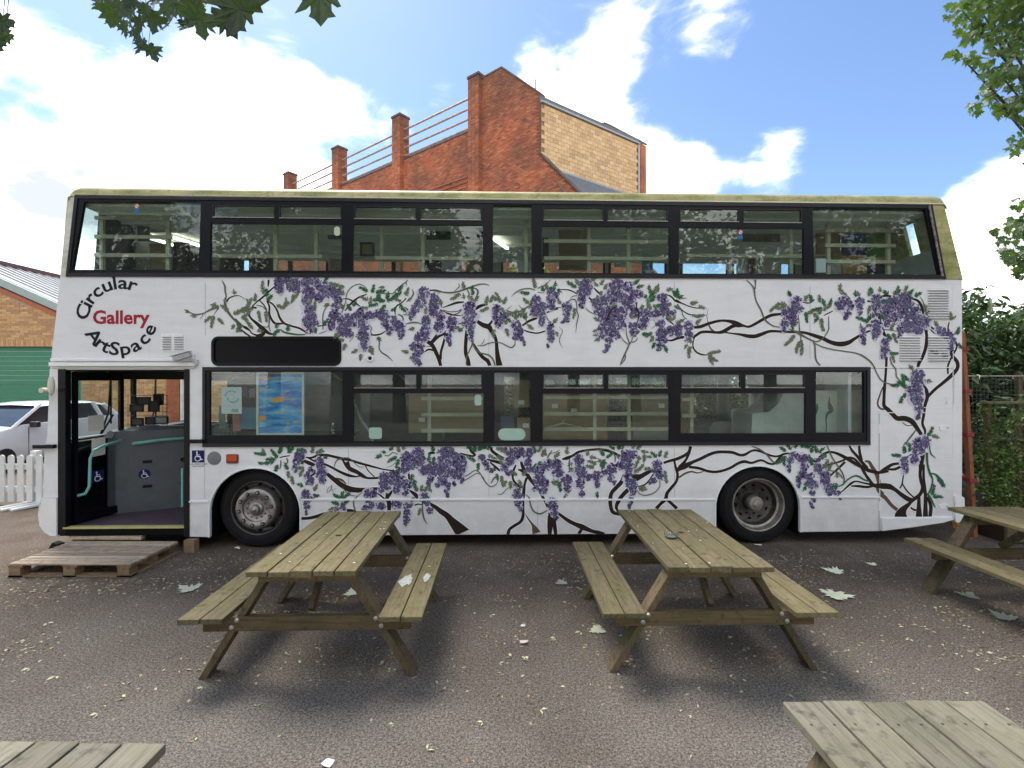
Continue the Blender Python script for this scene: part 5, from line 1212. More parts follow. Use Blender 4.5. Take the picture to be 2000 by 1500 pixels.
lay = {'o': -.0013, 'b': -.0020, 'g': -.0044, 'e': -.0044, 't': -.0100, 'k': -.003}; cnt = 0
mats_ = {'b': BRN, 'o': TAN, 'g': TEN, 'e': GRN, 't': BRN, 'k': flat('thin_ink', (.08, .08, .09))}
nm_ = {'b': 'painted_branch', 'o': 'painted_branch', 't': 'painted_branch', 'g': 'painted_tendril', 'e': 'painted_tendril', 'k': 'painted_signature'}
halo = MB()
for ln in BR_.strip().split('\n'):
    w = ln.split(); r = REG[w[0]]; pts = []
    for q in w[2:]:
        x, y, ww = map(float, q.split(',')); pts.append((r[0] + x / r[2], r[1] + y / r[2], ww / r[2] * (1.0 if w[1] in 'bto' else 1.15) + (.25 if w[1] in 'bt' else 0)))
    cnt += 1; g = MB(); ribbon(g, pts, lay[w[1]] - cnt * 6e-6)
    part(nm_[w[1]], g, mats_[w[1]], SIDE)
    if w[1] in 'bo': ribbon(halo, [(x, y, ww + 2.6) for x, y, ww in pts], -.0004 - cnt * 3e-6)
part('painted_halo', halo, HALO, SIDE, kind='stuff')
BLO = {'A': '1480,120,80,120 1500,210,60,70 1720,150,130,100 1640,60,150,50 1920,90,90,80 1930,250,90,150 1900,380,60,60 1950,560,70,140 1930,700,80,120 1960,830,60,60',
'B': '80,80,110,70 50,270,90,100 230,150,120,80 330,230,160,100 200,330,80,80 450,280,90,100 480,370,70,60 440,480,60,90 430,620,100,90 380,760,60,90 60,600,90,140 70,730,110,90 600,700,120,120 570,830,110,110 650,900,70,60 750,680,90,110 830,560,60,70 880,780,90,90 870,930,100,90 890,1080,60,100 900,650,70,80 1000,600,90,60 1130,580,100,60 1200,620,100,100 1220,740,60,60 1280,840,60,70 1360,690,60,80 1440,770,90,90 1470,870,70,70 1450,950,30,40 1820,260,90,100 1780,400,90,100 1700,480,80,80 1640,570,60,80 1620,640,20,40 1860,700,70,100 1840,850,80,100 1760,960,90,90 1860,970,50,50 1660,1100,70,70 1760,1130,80,90 1710,1240,70,80 1720,1330,60,50 1760,1370,30,25 1980,350,50,90 1960,520,60,110',
'C': '70,340,70,70 60,450,80,100 60,570,60,70 160,640,70,90 140,780,90,90 340,700,90,70 330,790,70,80 290,950,45,90 310,1060,15,40 620,470,100,90 620,620,110,110 610,740,110,90 640,850,50,90 635,950,30,60 1030,500,60,80 1060,620,90,80 1170,620,60,50 1070,730,70,80 1350,760,80,80 1380,860,80,90 1350,950,70,40 1440,980,30,50 1470,1050,12,40 1660,350,70,60 1640,460,80,60 1640,560,100,60 1740,480,80,80 1750,620,60,80 1740,720,50,60 1880,230,60,60 1880,350,60,80 1890,470,70,60 1960,290,40,50 1870,790,60,80 1890,880,60,70 1890,980,55,60 1840,1080,20,30',
'D': '20,300,50,60 10,400,20,50 215,480,80,75 220,570,65,65 220,660,50,60 150,710,20,10 510,140,105,100 480,240,110,90 450,350,70,60 450,440,55,65 980,130,120,100 1170,160,90,80 960,260,130,80 1300,280,110,70 700,420,100,85 860,370,120,85 1080,340,140,90 1200,420,100,100 750,560,100,90 880,560,120,100 1040,580,120,120 1270,560,70,90 850,700,120,90 1000,720,130,90 780,810,90,90 920,860,120,90 1070,770,80,60 1250,780,80,70 1260,880,65,65 760,930,50,50 880,990,60,50 1000,920,45,65 860,1080,45,45 840,1140,28,36 800,1170,18,13 1430,580,100,75 1430,680,80,60 1580,580,120,55 1400,770,75,55 1700,320,75,75 1740,430,80,80 1740,550,90,80 1870,560,55,45 1680,740,75,60 1700,880,100,85 1850,850,100,75 1700,990,90,65 1680,1080,55,55 1650,1140,35,25 1950,800,70,60',
'E': '40,850,55,100 200,770,75,80 200,900,65,65 180,990,45,35 1880,380,85,75 1870,500,120,75 1760,600,125,105 1830,700,80,55 1690,750,65,75 1690,850,36,36',
'F': '1200,380,115,75 1280,460,55,75 1130,460,85,65 1240,580,55,65 1210,650,38,28 1430,390,85,65 1430,480,55,55 1430,570,38,45 1700,350,95,75 1690,470,85,95 1670,600,55,55 1680,750,95,75 1690,870,75,85 1670,960,36,36 1480,850,48,58 1480,950,46,65 1490,1040,28,36 1830,1020,65,65 1820,1130,75,85 1790,1240,46,56',
'G': '400,330,125,85 540,290,105,95 330,410,95,65 400,500,115,65 320,570,45,45 600,420,145,95 640,560,145,105 570,620,115,65 500,640,55,55 480,720,28,36 700,650,75,65 780,540,75,85 560,240,65,45 980,660,75,45 1060,710,85,55 1110,790,55,65 1100,880,36,45 700,1200,85,65 690,1290,95,75 660,1390,95,85 680,1470,85,85',
'N': '480,390,45,50 490,460,36,45 480,530,17,36 500,750,65,45 480,810,55,45 550,740,36,55 450,880,36,45 370,910,36,45 370,970,32,36',
'H': '820,140,55,55 760,210,85,85 720,290,65,65 690,400,46,56 930,430,55,55 880,510,55,55 940,590,46,76 1070,270,65,55 1090,370,75,75 1100,480,85,85 1120,590,55,55 860,790,75,65 880,870,95,45 880,970,55,75 870,1080,13,36 1440,1010,46,55 1340,1040,36,36 1870,790,110,75 1860,960,75,85 1780,1020,46,36',
'I': '400,520,85,65 430,640,110,95 350,730,55,45 560,520,85,105 640,600,125,105 760,240,105,105 760,360,105,85 700,430,65,55 760,660,85,85 600,730,55,75 740,790,55,45 930,160,95,95 930,290,105,105 1050,420,105,85 980,240,75,85 1170,400,115,125 1130,560,55,55 1100,620,36,46 1380,140,145,75 1330,280,125,115 1480,260,125,125 1600,330,105,155 1350,450,135,115 1520,480,115,95 1620,580,36,55 1310,590,85,75 1240,640,46,46 1390,660,46,76 1380,760,36,46 1390,820,13,28 1500,640,18,36 350,980,85,55 600,960,95,65 760,980,75,45 760,1110,65,75 760,1200,55,45 740,1270,13,28 1030,830,75,55 1070,930,75,55 1110,1060,55,55 620,1140,23,46',
'J': '310,220,55,55 370,300,46,55 400,380,46,46 450,420,36,28 720,120,75,65 870,150,95,95 740,260,75,85 660,370,75,55 720,440,65,46 1030,150,55,85 1010,300,55,85 1050,400,85,46 1180,430,95,85 1180,560,105,85 1300,330,75,85 1250,600,85,75 1110,690,46,36 1240,710,75,55 1440,330,85,85 1460,450,95,65 840,700,55,55 860,790,85,55 860,890,55,65 890,980,36,46 1370,880,85,55 1380,960,75,55 1400,1060,55,55 1430,1130,30,18 1590,560,85,85 1600,690,65,55 1780,270,75,100 1800,430,100,100 1800,600,75,85 1820,760,45,55',
'K': '300,520,85,46 430,500,75,85 430,620,46,65 560,440,75,46 650,390,75,85 640,530,55,55 690,600,18,36 780,340,65,75 870,200,100,95 970,170,75,65 900,330,75,110 890,480,65,75 940,600,95,75 970,690,55,65 970,760,46,46 940,870,36,55 920,960,13,36 1330,310,75,55 1330,410,85,75 1370,490,55,55 1280,560,55,46 1230,600,28,18',
'M': '430,250,85,65 360,320,55,75 330,420,36,65 340,490,28,36 570,300,85,75 590,420,65,85 560,550,65,85 500,660,46,75 490,740,28,36 680,600,75,75 720,720,95,75 720,850,46,46 740,950,36,55 690,1030,28,28 730,1080,18,23 790,330,55,55 810,450,75,85 880,560,85,65 950,550,55,55 930,660,95,75 980,780,85,65 1030,850,95,46 1130,860,46,36 1170,940,18,18'}
blobs = []
for k, s in BLO.items():
    r = REG[k]
    for q in s.split():
        x, y, a, b_ = map(float, q.split(',')); blobs.append((r[0] + x / r[2], r[1] + y / r[2], a / r[2], b_ / r[2]))
par = list(range(len(blobs)))
def fnd(i):
    while par[i] != i: par[i] = par[par[i]]; i = par[i]
    return i
for i, a in enumerate(blobs):
    for j in range(i):
        c = blobs[j]
        if abs(a[0] - c[0]) < (a[2] + c[2]) * .62 and abs(a[1] - c[1]) < (a[3] + c[3]) * .62: par[fnd(i)] = fnd(j)
cl = {}
for i in range(len(blobs)): cl.setdefault(fnd(i), []).append(blobs[i])
rm = random.Random(11)
PC = [flat('petal_dark', (.018, .008, .06)), flat('petal_mid', (.10, .078, .178)), flat('petal_grey', (.15, .14, .235)), flat('petal_magenta', (.115, .055, .15)), flat('petal_light', (.40, .40, .55)), flat('petal_slate', (.105, .12, .175))]
LAV = flat('lavender_wash', (.60, .58, .70))
def dab(g, x, y, r, v, mi, n=6):
    a0 = rm.random() * 6.28; el = rm.uniform(.6, 1.0); rot = rm.random() * 3.14; pts = []
    for k in range(n):
        a = a0 + 2 * pi * k / n; rr = r * rm.uniform(.7, 1.15); ex, ey = rr * cos(a), rr * el * sin(a)
        q = B(x + ex * cos(rot) - ey * sin(rot), y + ex * sin(rot) + ey * cos(rot)); pts.append((q[0], v, q[1]))
    g.face(pts, mi)
for grp in cl.values():
    g = MB()
    hue = rm.random()
    for (x, y, a, b_) in grp:
        for k in range(3): dab(g, x + rm.uniform(-.4, .4) * a, y + rm.uniform(-.3, .5) * b_, (a + b_) * .55, -.0046 - rm.random() * .0004, 6, 9)
    for (x, y, a, b_) in grp:
        tone = rm.random()
        n = max(6, int(a * b_ * .50))
        for k in range(max(4, n // 3)):     # dark ground
            t_ = rm.random() * 6.28; q = sqrt(rm.random()) * .8; dab(g, x + a * q * cos(t_), y + b_ * q * sin(t_), rm.uniform(2.6, 4.2), -.0052 - rm.random() * .0006, 0 if rm.random() < .3 else (5 if rm.random() < .4 else 1), 7)
        for k in range(n):
            t_ = rm.random() * 6.28; q = sqrt(rm.random()) * 1.03
            xx, yy = x + a * q * cos(t_), y + b_ * q * sin(t_); u_ = rm.random()
            if tone > .62 and rm.random() < .35: u_ = rm.choice([.3, .5, .7, .75])
            if tone < .3 and rm.random() < .3: u_ = rm.choice([.1, .95, .6])
            mi = 1 if u_ < .24 else 2 if u_ < .42 + .1 * hue else 5 if u_ < .56 else 3 if u_ < .66 else 4 if u_ < .66 + .12 + .1 * hue else 0
            rr = rm.uniform(1.3, 2.5) if mi not in (4, 0) else rm.uniform(.8, 1.5)
            dab(g, xx, yy, rr, -.006 - rm.random() * .0025, mi)
        for k in range(max(2, int((a + b_) * .25))):   # loose dots round the edge
            t_ = rm.random() * 6.28; q = rm.uniform(1.02, 1.22); dab(g, x + a * q * cos(t_), y + b_ * q * sin(t_), rm.uniform(.4, 1.0), -.0055 - rm.random() * .001, rm.choice([0, 1, 2, 5]), 5)
        for k in range(2): dab(g, x + rm.uniform(-2, 2), y + rm.uniform(0, 3), 0, -.001, 0)
    part('painted_blossom', g, PC + [LAV], SIDE, kind='stuff')
SPR = {'A': '560,470,180,130 430,500,60,80 470,600,250,200 440,620,210,130 520,640,310,120 650,420,100,40 690,560,120,150 760,600,30,250 880,560,20,200 900,620,330,150 960,520,60,200 1100,400,80,110 1040,450,120,90 1160,520,270,190 1290,520,260,180 1280,330,70,120e 1280,380,30,110e 1240,250,110,170 1220,280,60,50 780,290,80,50 830,700,290,160e 870,740,250,120 880,650,20,180 1000,700,290,120 1430,440,330,130 1560,480,60,130 1640,380,240,140 1700,260,280,140 1600,180,60,150 1450,820,100,60e 1600,860,60,90e 1500,840,200,90e 1130,860,20,80 100,560,170,60 200,620,190,60 790,740,240,60 1430,860,230,60e 1560,80,330,120 1800,180,260,160',
'B': '270,100,60,110e 330,90,330,100 400,100,330,180 500,150,280,100 550,300,60,50 960,240,150,150e 1000,260,60,120e 1080,280,300,120e 1060,240,0,160e 1230,390,160,200e 1240,390,20,200e 1250,380,90,120e 1230,430,240,140e 1320,360,40,180e 1340,330,340,120 960,460,60,130 960,380,150,120 1450,420,290,150e 1520,300,50,120 1560,380,20,60 720,480,80,80e 700,540,130,110e 560,520,100,110 130,520,100,140 20,480,80,120 1850,600,90,100 1690,800,210,80 270,780,80,120e 150,900,120,80e 620,1040,230,100 590,980,200,80 800,1130,220,100 830,1200,280,90 960,1080,320,90 950,1130,310,100 1600,1190,170,100 1620,1230,270,70 480,870,250,100 1220,160,200,60 1080,950,320,60e 1400,480,220,80e 900,890,300,100 1120,420,200,150e 1160,360,130,130e 1420,250,60,120e 960,480,200,100 360,420,200,80',
'C': '540,200,110,90 480,260,220,180 610,300,300,120 680,300,110,140e 690,370,20,60e 1100,420,100,180 1060,380,150,100 1130,440,60,110 1100,470,290,120 920,470,220,140 880,460,100,140 930,420,70,100 1640,200,95,170 1570,260,190,150e 1590,360,260,130 1560,430,150,120 1500,490,220,160 1420,560,240,120 1400,540,200,130 1480,560,270,90 1790,240,130,70e 1830,220,90,90 1950,170,90,60e 1970,200,340,60e 1180,560,350,120 1190,650,320,80e 1200,760,110,90 1180,800,290,120 1520,740,310,100 1020,820,240,80 980,880,290,60 1330,680,80,60 1480,680,90,60e 430,860,20,70e 470,800,190,90 1920,740,60,90 1960,850,300,60 170,460,90,90 540,360,120,60',
'D': '50,200,150,80e 90,230,250,60e 380,170,160,170e 400,130,120,70 590,80,50,90 730,140,60,80 720,150,160,70 730,220,300,110 780,210,40,90 680,280,290,110 130,440,130,90 340,480,265,170 570,390,10,80e 1250,140,50,110e 1290,180,20,80e 1330,160,30,60 1480,340,150,120e 1480,340,30,140e 1470,330,290,180 1560,290,130,150e 1570,280,60,110 1640,260,100,120 1760,220,20,80 1910,300,60,90e 1920,330,100,100e 1930,330,0,80e 1850,400,230,90 1420,440,230,110 1550,460,230,100 1550,430,320,100 1880,460,340,100 740,700,150,90 730,830,190,80 740,960,220,70 720,900,180,60 1380,880,330,130e 1360,850,200,50e 1560,870,210,110 1580,920,240,100 1600,1020,240,90e 1740,1080,300,90e 1830,720,100,100 1860,700,60,80 1930,760,60,90 1180,620,30,130 1010,430,200,150 1180,620,340,120 1500,400,30,120e 1620,420,300,110e',
'E': '0,330,60,100e 210,430,20,110 340,480,10,90 250,590,320,80 320,600,340,110 240,1050,100,90 240,1080,240,190 180,1050,250,60 290,740,20,100 60,720,40,60 480,1220,20,220 500,1230,320,170 520,1240,280,130 1800,330,110,90e 1720,420,180,150 1740,430,220,170 1620,440,200,180 1860,900,240,240 1950,980,280,250 1940,1000,240,200 1800,720,300,90e',
'F': '550,380,20,50 560,360,60,60 700,410,110,120e 800,420,80,110 870,480,80,110e 940,460,50,100e 860,500,190,180e 1020,440,40,60e 1000,450,200,150 720,540,190,110 700,560,310,120 580,540,280,170e 830,600,130,120 830,640,265,210 790,640,210,80e 1130,240,110,100 1250,320,150,140 1360,330,80,80e 1430,320,100,60 1560,320,60,130 1620,290,90,90e 1590,440,260,130 1580,720,150,220e 1580,700,100,90e 1600,740,210,60 1750,250,90,50 1870,280,150,60e 1960,300,60,90 1900,410,160,100e 1900,850,60,120 1940,870,290,170 1850,880,290,110e 1880,1180,340,130e 1920,1230,310,100 1450,830,90,60 1800,600,280,60e',
'G': '420,230,60,80e 470,220,100,90e 530,210,70,90 590,230,60,70e 650,240,20,90e 350,220,140,60e 330,320,180,60e 270,450,260,60e 800,440,100,80 790,470,60,60 1090,540,80,90 1100,540,60,60 940,620,100,60 1180,720,80,90e 1190,800,290,80e 960,940,170,100e 980,950,340,80e 590,1280,130,110e 560,1350,150,120e 560,1380,110,150e 560,1420,230,140e 490,1330,180,110e 800,1260,340,50 640,1150,110,60 540,500,60,60e',
'N': '560,700,60,90e 590,690,0,60 350,860,170,80e 380,840,120,60e 400,830,60,60e 590,1190,60,90e 600,1200,10,80e 660,1050,300,70e 430,770,170,50 640,1040,320,90e',
'H': '420,250,120,170e 400,260,170,150e 380,280,200,260e 250,190,170,190e 250,200,140,110 430,180,60,160e 560,160,30,140e 700,130,20,120e 620,130,120,90e 940,170,60,130 1000,160,20,130 1060,170,50,60e 430,330,250,120e 600,420,140,100e 600,430,250,90 640,500,270,130 850,390,180,140 840,400,220,130 830,340,130,90e 830,680,150,90e 860,660,60,80e 980,760,60,110 960,800,330,90e 1400,880,130,120e 1410,880,90,110e 1420,880,40,150e 1400,960,170,120e 1400,980,30,150e 1310,1000,220,80 1130,240,40,50e',
'I': '620,220,190,170e 640,240,240,150e 660,150,130,110 700,120,80,80 380,200,180,90e 480,130,60,60e 440,160,150,50e 1180,150,110,100e 1190,200,260,140e 1080,300,60,130e 1150,280,240,110 840,470,270,150e 870,560,280,120e 880,660,280,60e 640,360,250,90e 930,770,110,90 970,770,70,90 1020,780,50,90 900,850,200,80 870,950,190,70 980,1010,240,100 1850,150,130,110e 1860,130,60,80e 1850,280,170,170e 1880,300,260,110e 1680,90,30,50e 1950,110,60,80e 1100,640,270,110 830,430,60,80e',
'J': '280,120,60,110e 390,110,50,90e 400,180,340,120 230,130,110,90e 520,100,20,130 580,130,20,120 520,200,340,140 580,250,310,90 540,420,150,80e 550,450,260,90e 600,480,290,160 700,560,220,90 750,560,270,110 780,610,320,60 880,540,270,130 850,500,130,100 920,500,60,90 950,240,100,100e 1120,170,100,120e 1150,150,60,110 1200,210,50,100 1180,260,280,120e 1240,190,70,80 1330,230,300,60 1300,200,130,80 1590,180,80,100 1480,570,270,150e 1470,600,140,60e 1590,750,250,60 1690,300,200,60 1700,370,210,80 1720,280,90,50e 1360,560,300,90 1390,230,40,110 1150,300,240,120e',
'K': '270,200,60,60 310,210,0,90 550,200,140,120e 560,230,40,110e 570,270,240,120e 470,370,60,130e 430,330,150,140 400,360,190,120 520,340,120,100 700,110,130,80e 740,110,60,90e 730,150,300,60e 820,110,110,60 950,90,60,100 1010,90,30,110 1080,110,330,100 1140,160,270,110 1060,180,270,60 1000,400,80,180 1050,430,60,120 970,450,20,130 1330,230,120,110e 1360,220,80,90e 1430,230,50,90 1260,220,160,60 1250,380,190,90 1450,400,270,200 1040,680,10,100 1050,690,340,110 440,720,260,80e 870,330,280,90e 1330,490,330,80e',
'M': '300,180,150,110e 380,160,120,90e 440,140,80,60e 530,130,60,100e 600,140,80,90e 650,150,100,80e 700,220,80,110e 780,220,80,110e 830,220,70,110e 700,380,100,130e 690,420,60,100e 280,240,250,160e 270,250,230,190e 640,120,20,60e 960,220,200,110e 990,300,240,150 1040,330,260,150 1000,400,200,130 1120,620,80,90 1110,680,250,110e 1080,740,160,120e 620,740,240,60e 620,760,100,90e 500,560,230,60e 880,300,60,60'}
LGE = [flat('leaf_grey_green', (.13, .17, .115)), flat('leaf_olive', (.18, .205, .125)), flat('leaf_green', (.035, .14, .065)), flat('leaf_deep_green', (.03, .08, .055))]
cells = {}
def leaflet(g, x, y, ang, l, w, mi):
    v = -.0046 - rm.random() * .0006 if rm.random() < .75 else -.0088; c, s = cos(ang), -sin(ang); pts = []
    for (u, q) in ((0, 0), (.3, .42), (.65, .40), (1, 0), (.62, -.38), (.28, -.40)):
        X = x + u * l * c + q * w * s; Y = y + u * l * s - q * w * c; b_ = B(X, Y); pts.append((b_[0], v - rm.random() * 2e-5, b_[1]))
    g.face(pts, mi)
for k, s in SPR.items():
    r = REG[k]
    for q in s.split():
        e = q.endswith('e'); x, y, a, l = map(float, q.rstrip('e').split(',')); x = r[0] + x / r[2]; y = r[1] + y / r[2]; l = l / r[2] * 1.1; a = radians(a)
        g = cells.setdefault((int(x // 48), int(y // 48)), MB())
        n = max(2, int(l / 3.0)); bend = rm.uniform(-.35, .35)
        for i in range(n):
            f_ = (i + .6) / n; aa = a + bend * f_; px_, py_ = x + l * f_ * .85 * cos(aa), y - l * f_ * .85 * sin(aa)
            for sd in (1, -1):
                mi = (2 if rm.random() < .7 else 3) if e else (0 if rm.random() < .6 else 1)
                leaflet(g, px_, py_, aa + sd * rm.uniform(.5, 1.0), rm.uniform(4.8, 8.0) * (1.1 - .4 * f_), rm.uniform(2.0, 3.2), mi)
        leaflet(g, x + l * .75 * cos(a + bend), y - l * .75 * sin(a + bend), a + bend, 7.5, 3.0, 2 if e else 0)
        leaflet(g, x, y, a + bend * .5, l * .95, 2.8, 2 if e else 0)
for g in cells.values(): part('painted_leaf', g, LGE, SIDE, kind='stuff')
# ------------------------------------------------------------ picnic tables
TW = wood('weathered_plank', (.155, .130, .075), (.055, .045, .03), (.115, .105, .035), .6, 'y')
TV = wood('worn_brown_plank', (.165, .138, .082), (.058, .047, .032), (.12, .112, .04), .5, 'y')
TG = wood('grey_plank', (.18, .168, .132), (.065, .06, .048), (.125, .125, .072), .5, 'y')
TX = wood('weathered_crossbar', (.15, .11, .062), (.07, .05, .03), (.07, .078, .028), .5, 'x')
TZ = wood('weathered_leg', (.13, .098, .06), (.055, .04, .027), (.062, .07, .024), .5, 'z')
BOLT = plain('bolt', (.5, .5, .5), .35, .9)
def picnic(label, cx, cy, rz, top_w=.70, L_=1.43, mat=TW, hole=True, zt=.75):
    t_ = thing('picnic_table', label, 'picnic table', (cx, cy, 0), rz, 'weathered picnic tables in the yard')
    r = random.Random(int(cx * 100) + 5); n = 5; gap = .009; w = (top_w - gap * (n - 1)) / n
    def plank(name, x, z, w, l, y=0, th=.034):
        g = MB()
        x0, x1, y0, y1 = -w / 2, w / 2, -l / 2 + r.uniform(0, .006), l / 2 - r.uniform(0, .006)
        if name == 'hole':
            g.plate([(x0, y0), (x1, y0), (x1, y1), (x0, y1)], [[(.024 * cos(2 * pi * k / 16), .024 * sin(2 * pi * k / 16) + .02) for k in range(16)]], -th, 0, lambda a, b_, c: (a, c, b_))
        else: g.b2(x0, x1, y0, y1, -th, 0)
        o = part('top_plank' if name != 'bench' else 'bench_plank', g, mat, t_, bevel=.004, loc=(x, y, z + r.uniform(-.002, .002)), rot=(r.uniform(-.003, .003), r.uniform(-.006, .006), r.uniform(-.002, .002)))
        for yy in (-l / 2 + .13, l / 2 - .13):
            for k in (-1, 1):
                q = MB(); q.lathe([(0, .0012), (.0045, .001), (.005, 0)], 8, Matrix.Translation((k * w * .28, yy, .0005)), axis='z'); part('screw', q, STEEL, o)
        return o
    for i in range(n): plank('hole' if hole and i == 2 else 'top', -top_w / 2 + w / 2 + i * (w + gap), zt, w, L_)
    for sgn in (-1, 1):
        for k in range(2): plank('bench', sgn * (.565 + .145 * k), .45, .138, L_, 0)
    for fy in (-L_ / 2 + .17, L_ / 2 - .17):
        s = 1 if fy > 0 else -1
        for sg in (-1, 1):
            g = MB(); g.bar((sg * .69, fy, .0), (sg * .255, fy, zt - .036), .044, .118, (0, 1, 0)); q = part('leg', g, TZ, t_, bevel=.003)
            # saw the leg foot level with the ground
            for v_ in q.data.vertices:
                if v_.co.z < .2:
                    d = Vector((sg * (.255 - .69), 0, zt - .036)).normalized(); v_.co -= d * (v_.co.z / d.z)
                else:
                    d = Vector((sg * (.255 - .69), 0, zt - .036)).normalized(); v_.co += d * ((zt - .037 - v_.co.z) / d.z)
            for (bx, bz) in ((sg * .455, .395), (sg * .49, .345)):
                q2 = MB(); q2.lathe([(0, -.012), (.008, -.011), (.011, -.006), (.016, -.004), (.016, 0)], 8, Matrix.Translation((bx, fy - s * -.0665 if False else fy + (-.024 if True else 0) - .044, bz))); part('bolt', q2, BOLT, t_)
        g = MB(); g.b2(-.68, .68, fy - .066, fy - .0225, .318, .413); part('seat_beam', g, TX, t_, bevel=.003)
        g = MB(); g.b2(-top_w / 2 + .03, top_w / 2 - .03, fy - .066, fy - .0225, zt - .108, zt - .0365); part('top_beam', g, TX, t_, bevel=.003)
        g = MB(); g.bar((0, fy - s * .01, .42), (0, fy - s * .32, zt - .037), .06, .035, (1, 0, 0)); part('brace', g, TZ, t_, bevel=.002)
    g = MB(); g.b2(-top_w / 2 + .05, top_w / 2 - .05, -.03, .03, zt - .07, zt - .0365); part('top_batten', g, TX, t_, bevel=.003)
    return t_
T1 = picnic('picnic table standing left of centre, with a white splash on its right bench', -1.375, 3.80, radians(1.4))
T2 = picnic('picnic table standing right of centre, with a glass ashtray on its top', 1.365, 3.87, radians(.9), mat=TV)
T3 = picnic('picnic table cut by the right edge, beside the rear end of the bus', 4.60, 3.98, radians(1.0), hole=False)
T4 = picnic('nearest picnic table, its pale grey top filling the bottom right corner', 1.415, 1.125, radians(0), .765, 1.43, TG, hole=False)
T5 = picnic('picnic table of which only the far end shows at the bottom left corner', -1.555, .92, radians(-1.5), .74, 1.43, TG, hole=False)
# white splash on bench of the left table
SPL = plain('white_splash', (.36, .39, .37), .6, var=.25, scale=30)
r2 = random.Random(4)
for (ox, oy, sx, sy, n) in [(.565, -.14, .062, .13, 15), (.712, -.10, .03, .10, 12), (.70, .13, .012, .012, 8)]:
    g = MB(); g.plate([(ox + sx * cos(2 * pi * k / n) * r2.uniform(.5, 1.1), oy + sy * sin(2 * pi * k / n) * r2.uniform(.5, 1.1)) for k in range(n)], [], .4530, .4545, lambda a, b_, c: (a, c, b_)); part('white_splash', g, SPL, T1)
DROP = plain('bird_dropping', (.6, .6, .56), .8)
g = MB()
for (tx, xs) in ((T1, 1), (T2, 1)):
    g = MB()
    for k in range(16):
        x, y = r2.uniform(-.33, .33), r2.uniform(-.68, .68); s = r2.uniform(.003, .009)
        g.plate([(x + s * cos(j) * r2.uniform(.6, 1.2), y + s * sin(j) * r2.uniform(.6, 1.2)) for j in (0, 1, 2, 3, 4, 5.2)], [], .7525, .7545, lambda a, b_, c: (a, c, b_))
    part('bird_dropping', g, DROP, tx, kind='stuff')
p = G(1311, 1049, .755)
t_ = thing('glass_ashtray', 'round glass ashtray on the top of the middle picnic table', 'ashtray', (p.x, p.y, .752))
g = MB(); g.lathe([(0, .004), (.04, .004), (.046, .03), (.054, .032), (.058, .028), (.05, 0), (0, 0)], 28, axis='z'); part('dish', g, glass('thick_glass', (.78, .84, .8), 2.2, .03), t_, smooth=True)
g = MB(); g.lathe([(0, .0055), (.036, .0055), (.038, .012)], 20, axis='z'); part('ash', g, plain('ash_grey', (.22, .2, .18), .9, var=.5, scale=60), t_)
# ------------------------------------------------------------ pallet by the door
PW = wood('pallet_wood', (.44, .355, .27), (.2, .15, .11), (.34, .275, .2), .4, 'x'); PB = wood('pallet_block', (.24, .165, .10), (.12, .08, .05), (.16, .12, .07), .4, 'x')
pc = G(11, 1129); pr_ = G(264, 1124)
PX0, PX1, PY0, PY1 = -5.07, -3.83, 4.84, 5.53
t_ = thing('wooden_pallet', 'pale wooden pallet laid as a step below the open bus door', 'pallet', ((PX0 + PX1) / 2, (PY0 + PY1) / 2, 0))
hw, hd = (PX1 - PX0) / 2, (PY1 - PY0) / 2; r2 = random.Random(9)
y = -hd; k = 0; n = 9; ww = 2 * hd / n
for k in range(n):
    g = MB(); g.b2(-hw + r2.uniform(0, .012), hw - r2.uniform(0, .012), -hd + k * ww + .007, -hd + (k + 1) * ww - .007, .118, .137); part('deck_board', g, PW, t_, bevel=.002, rot=(0, r2.uniform(-.002, .002), 0))
for x in (-hw, -.07, hw - .145):
    g = MB(); g.b2(x, x + .145, -hd, hd, .099, .1175); part('stringer_board', g, PB, t_)
    g = MB(); g.b2(x, x + .145, -hd, hd, 0, .018); part('base_board', g, PB, t_)
    for yy in (-hd, -.06, hd - .12):
        g = MB(); g.b2(x + .002, x + .12, yy + .003, yy + .118, .0185, .0985); part('block', g, PB, t_, bevel=.003)
g = MB(); g.b2(-hw, hw, -hd, -hd + .09, .001, .019); part('base_board', g, PB, t_); 
t_ = thing('timber_step', 'short timber plank step between the pallet and the bus door sill', 'step', ((B(206, 1050)[0]), 5.6, 0))
g = MB(); g.b2(-.42, .42, -.03, .05, .14, .18); part('plank', g, PW, t_); g = MB(); g.b2(-.4, .4, -.01, .05, 0, .139); part('riser', g, PB, t_)
g = MB(); g.b2(-.06, .06, -.04, .05, 0, .14); o = mobj('timber_block', g.mesh('timber_block', PB), None, (-3.72, 5.58, 0)); tag(o, 'rough timber block at the right rear corner of the pallet', 'block')
g = MB(); g.plate([(-.09, 0), (.07, 0), (.05, .1), (-.02, .12)], [], 0, .08); o = mobj('rubber_wedge', g.mesh('rubber_wedge', BLACK), None, (B(112, 1055)[0], 5.52, 0)); tag(o, 'small black wedge on the ground under the front corner of the bus', 'wedge')
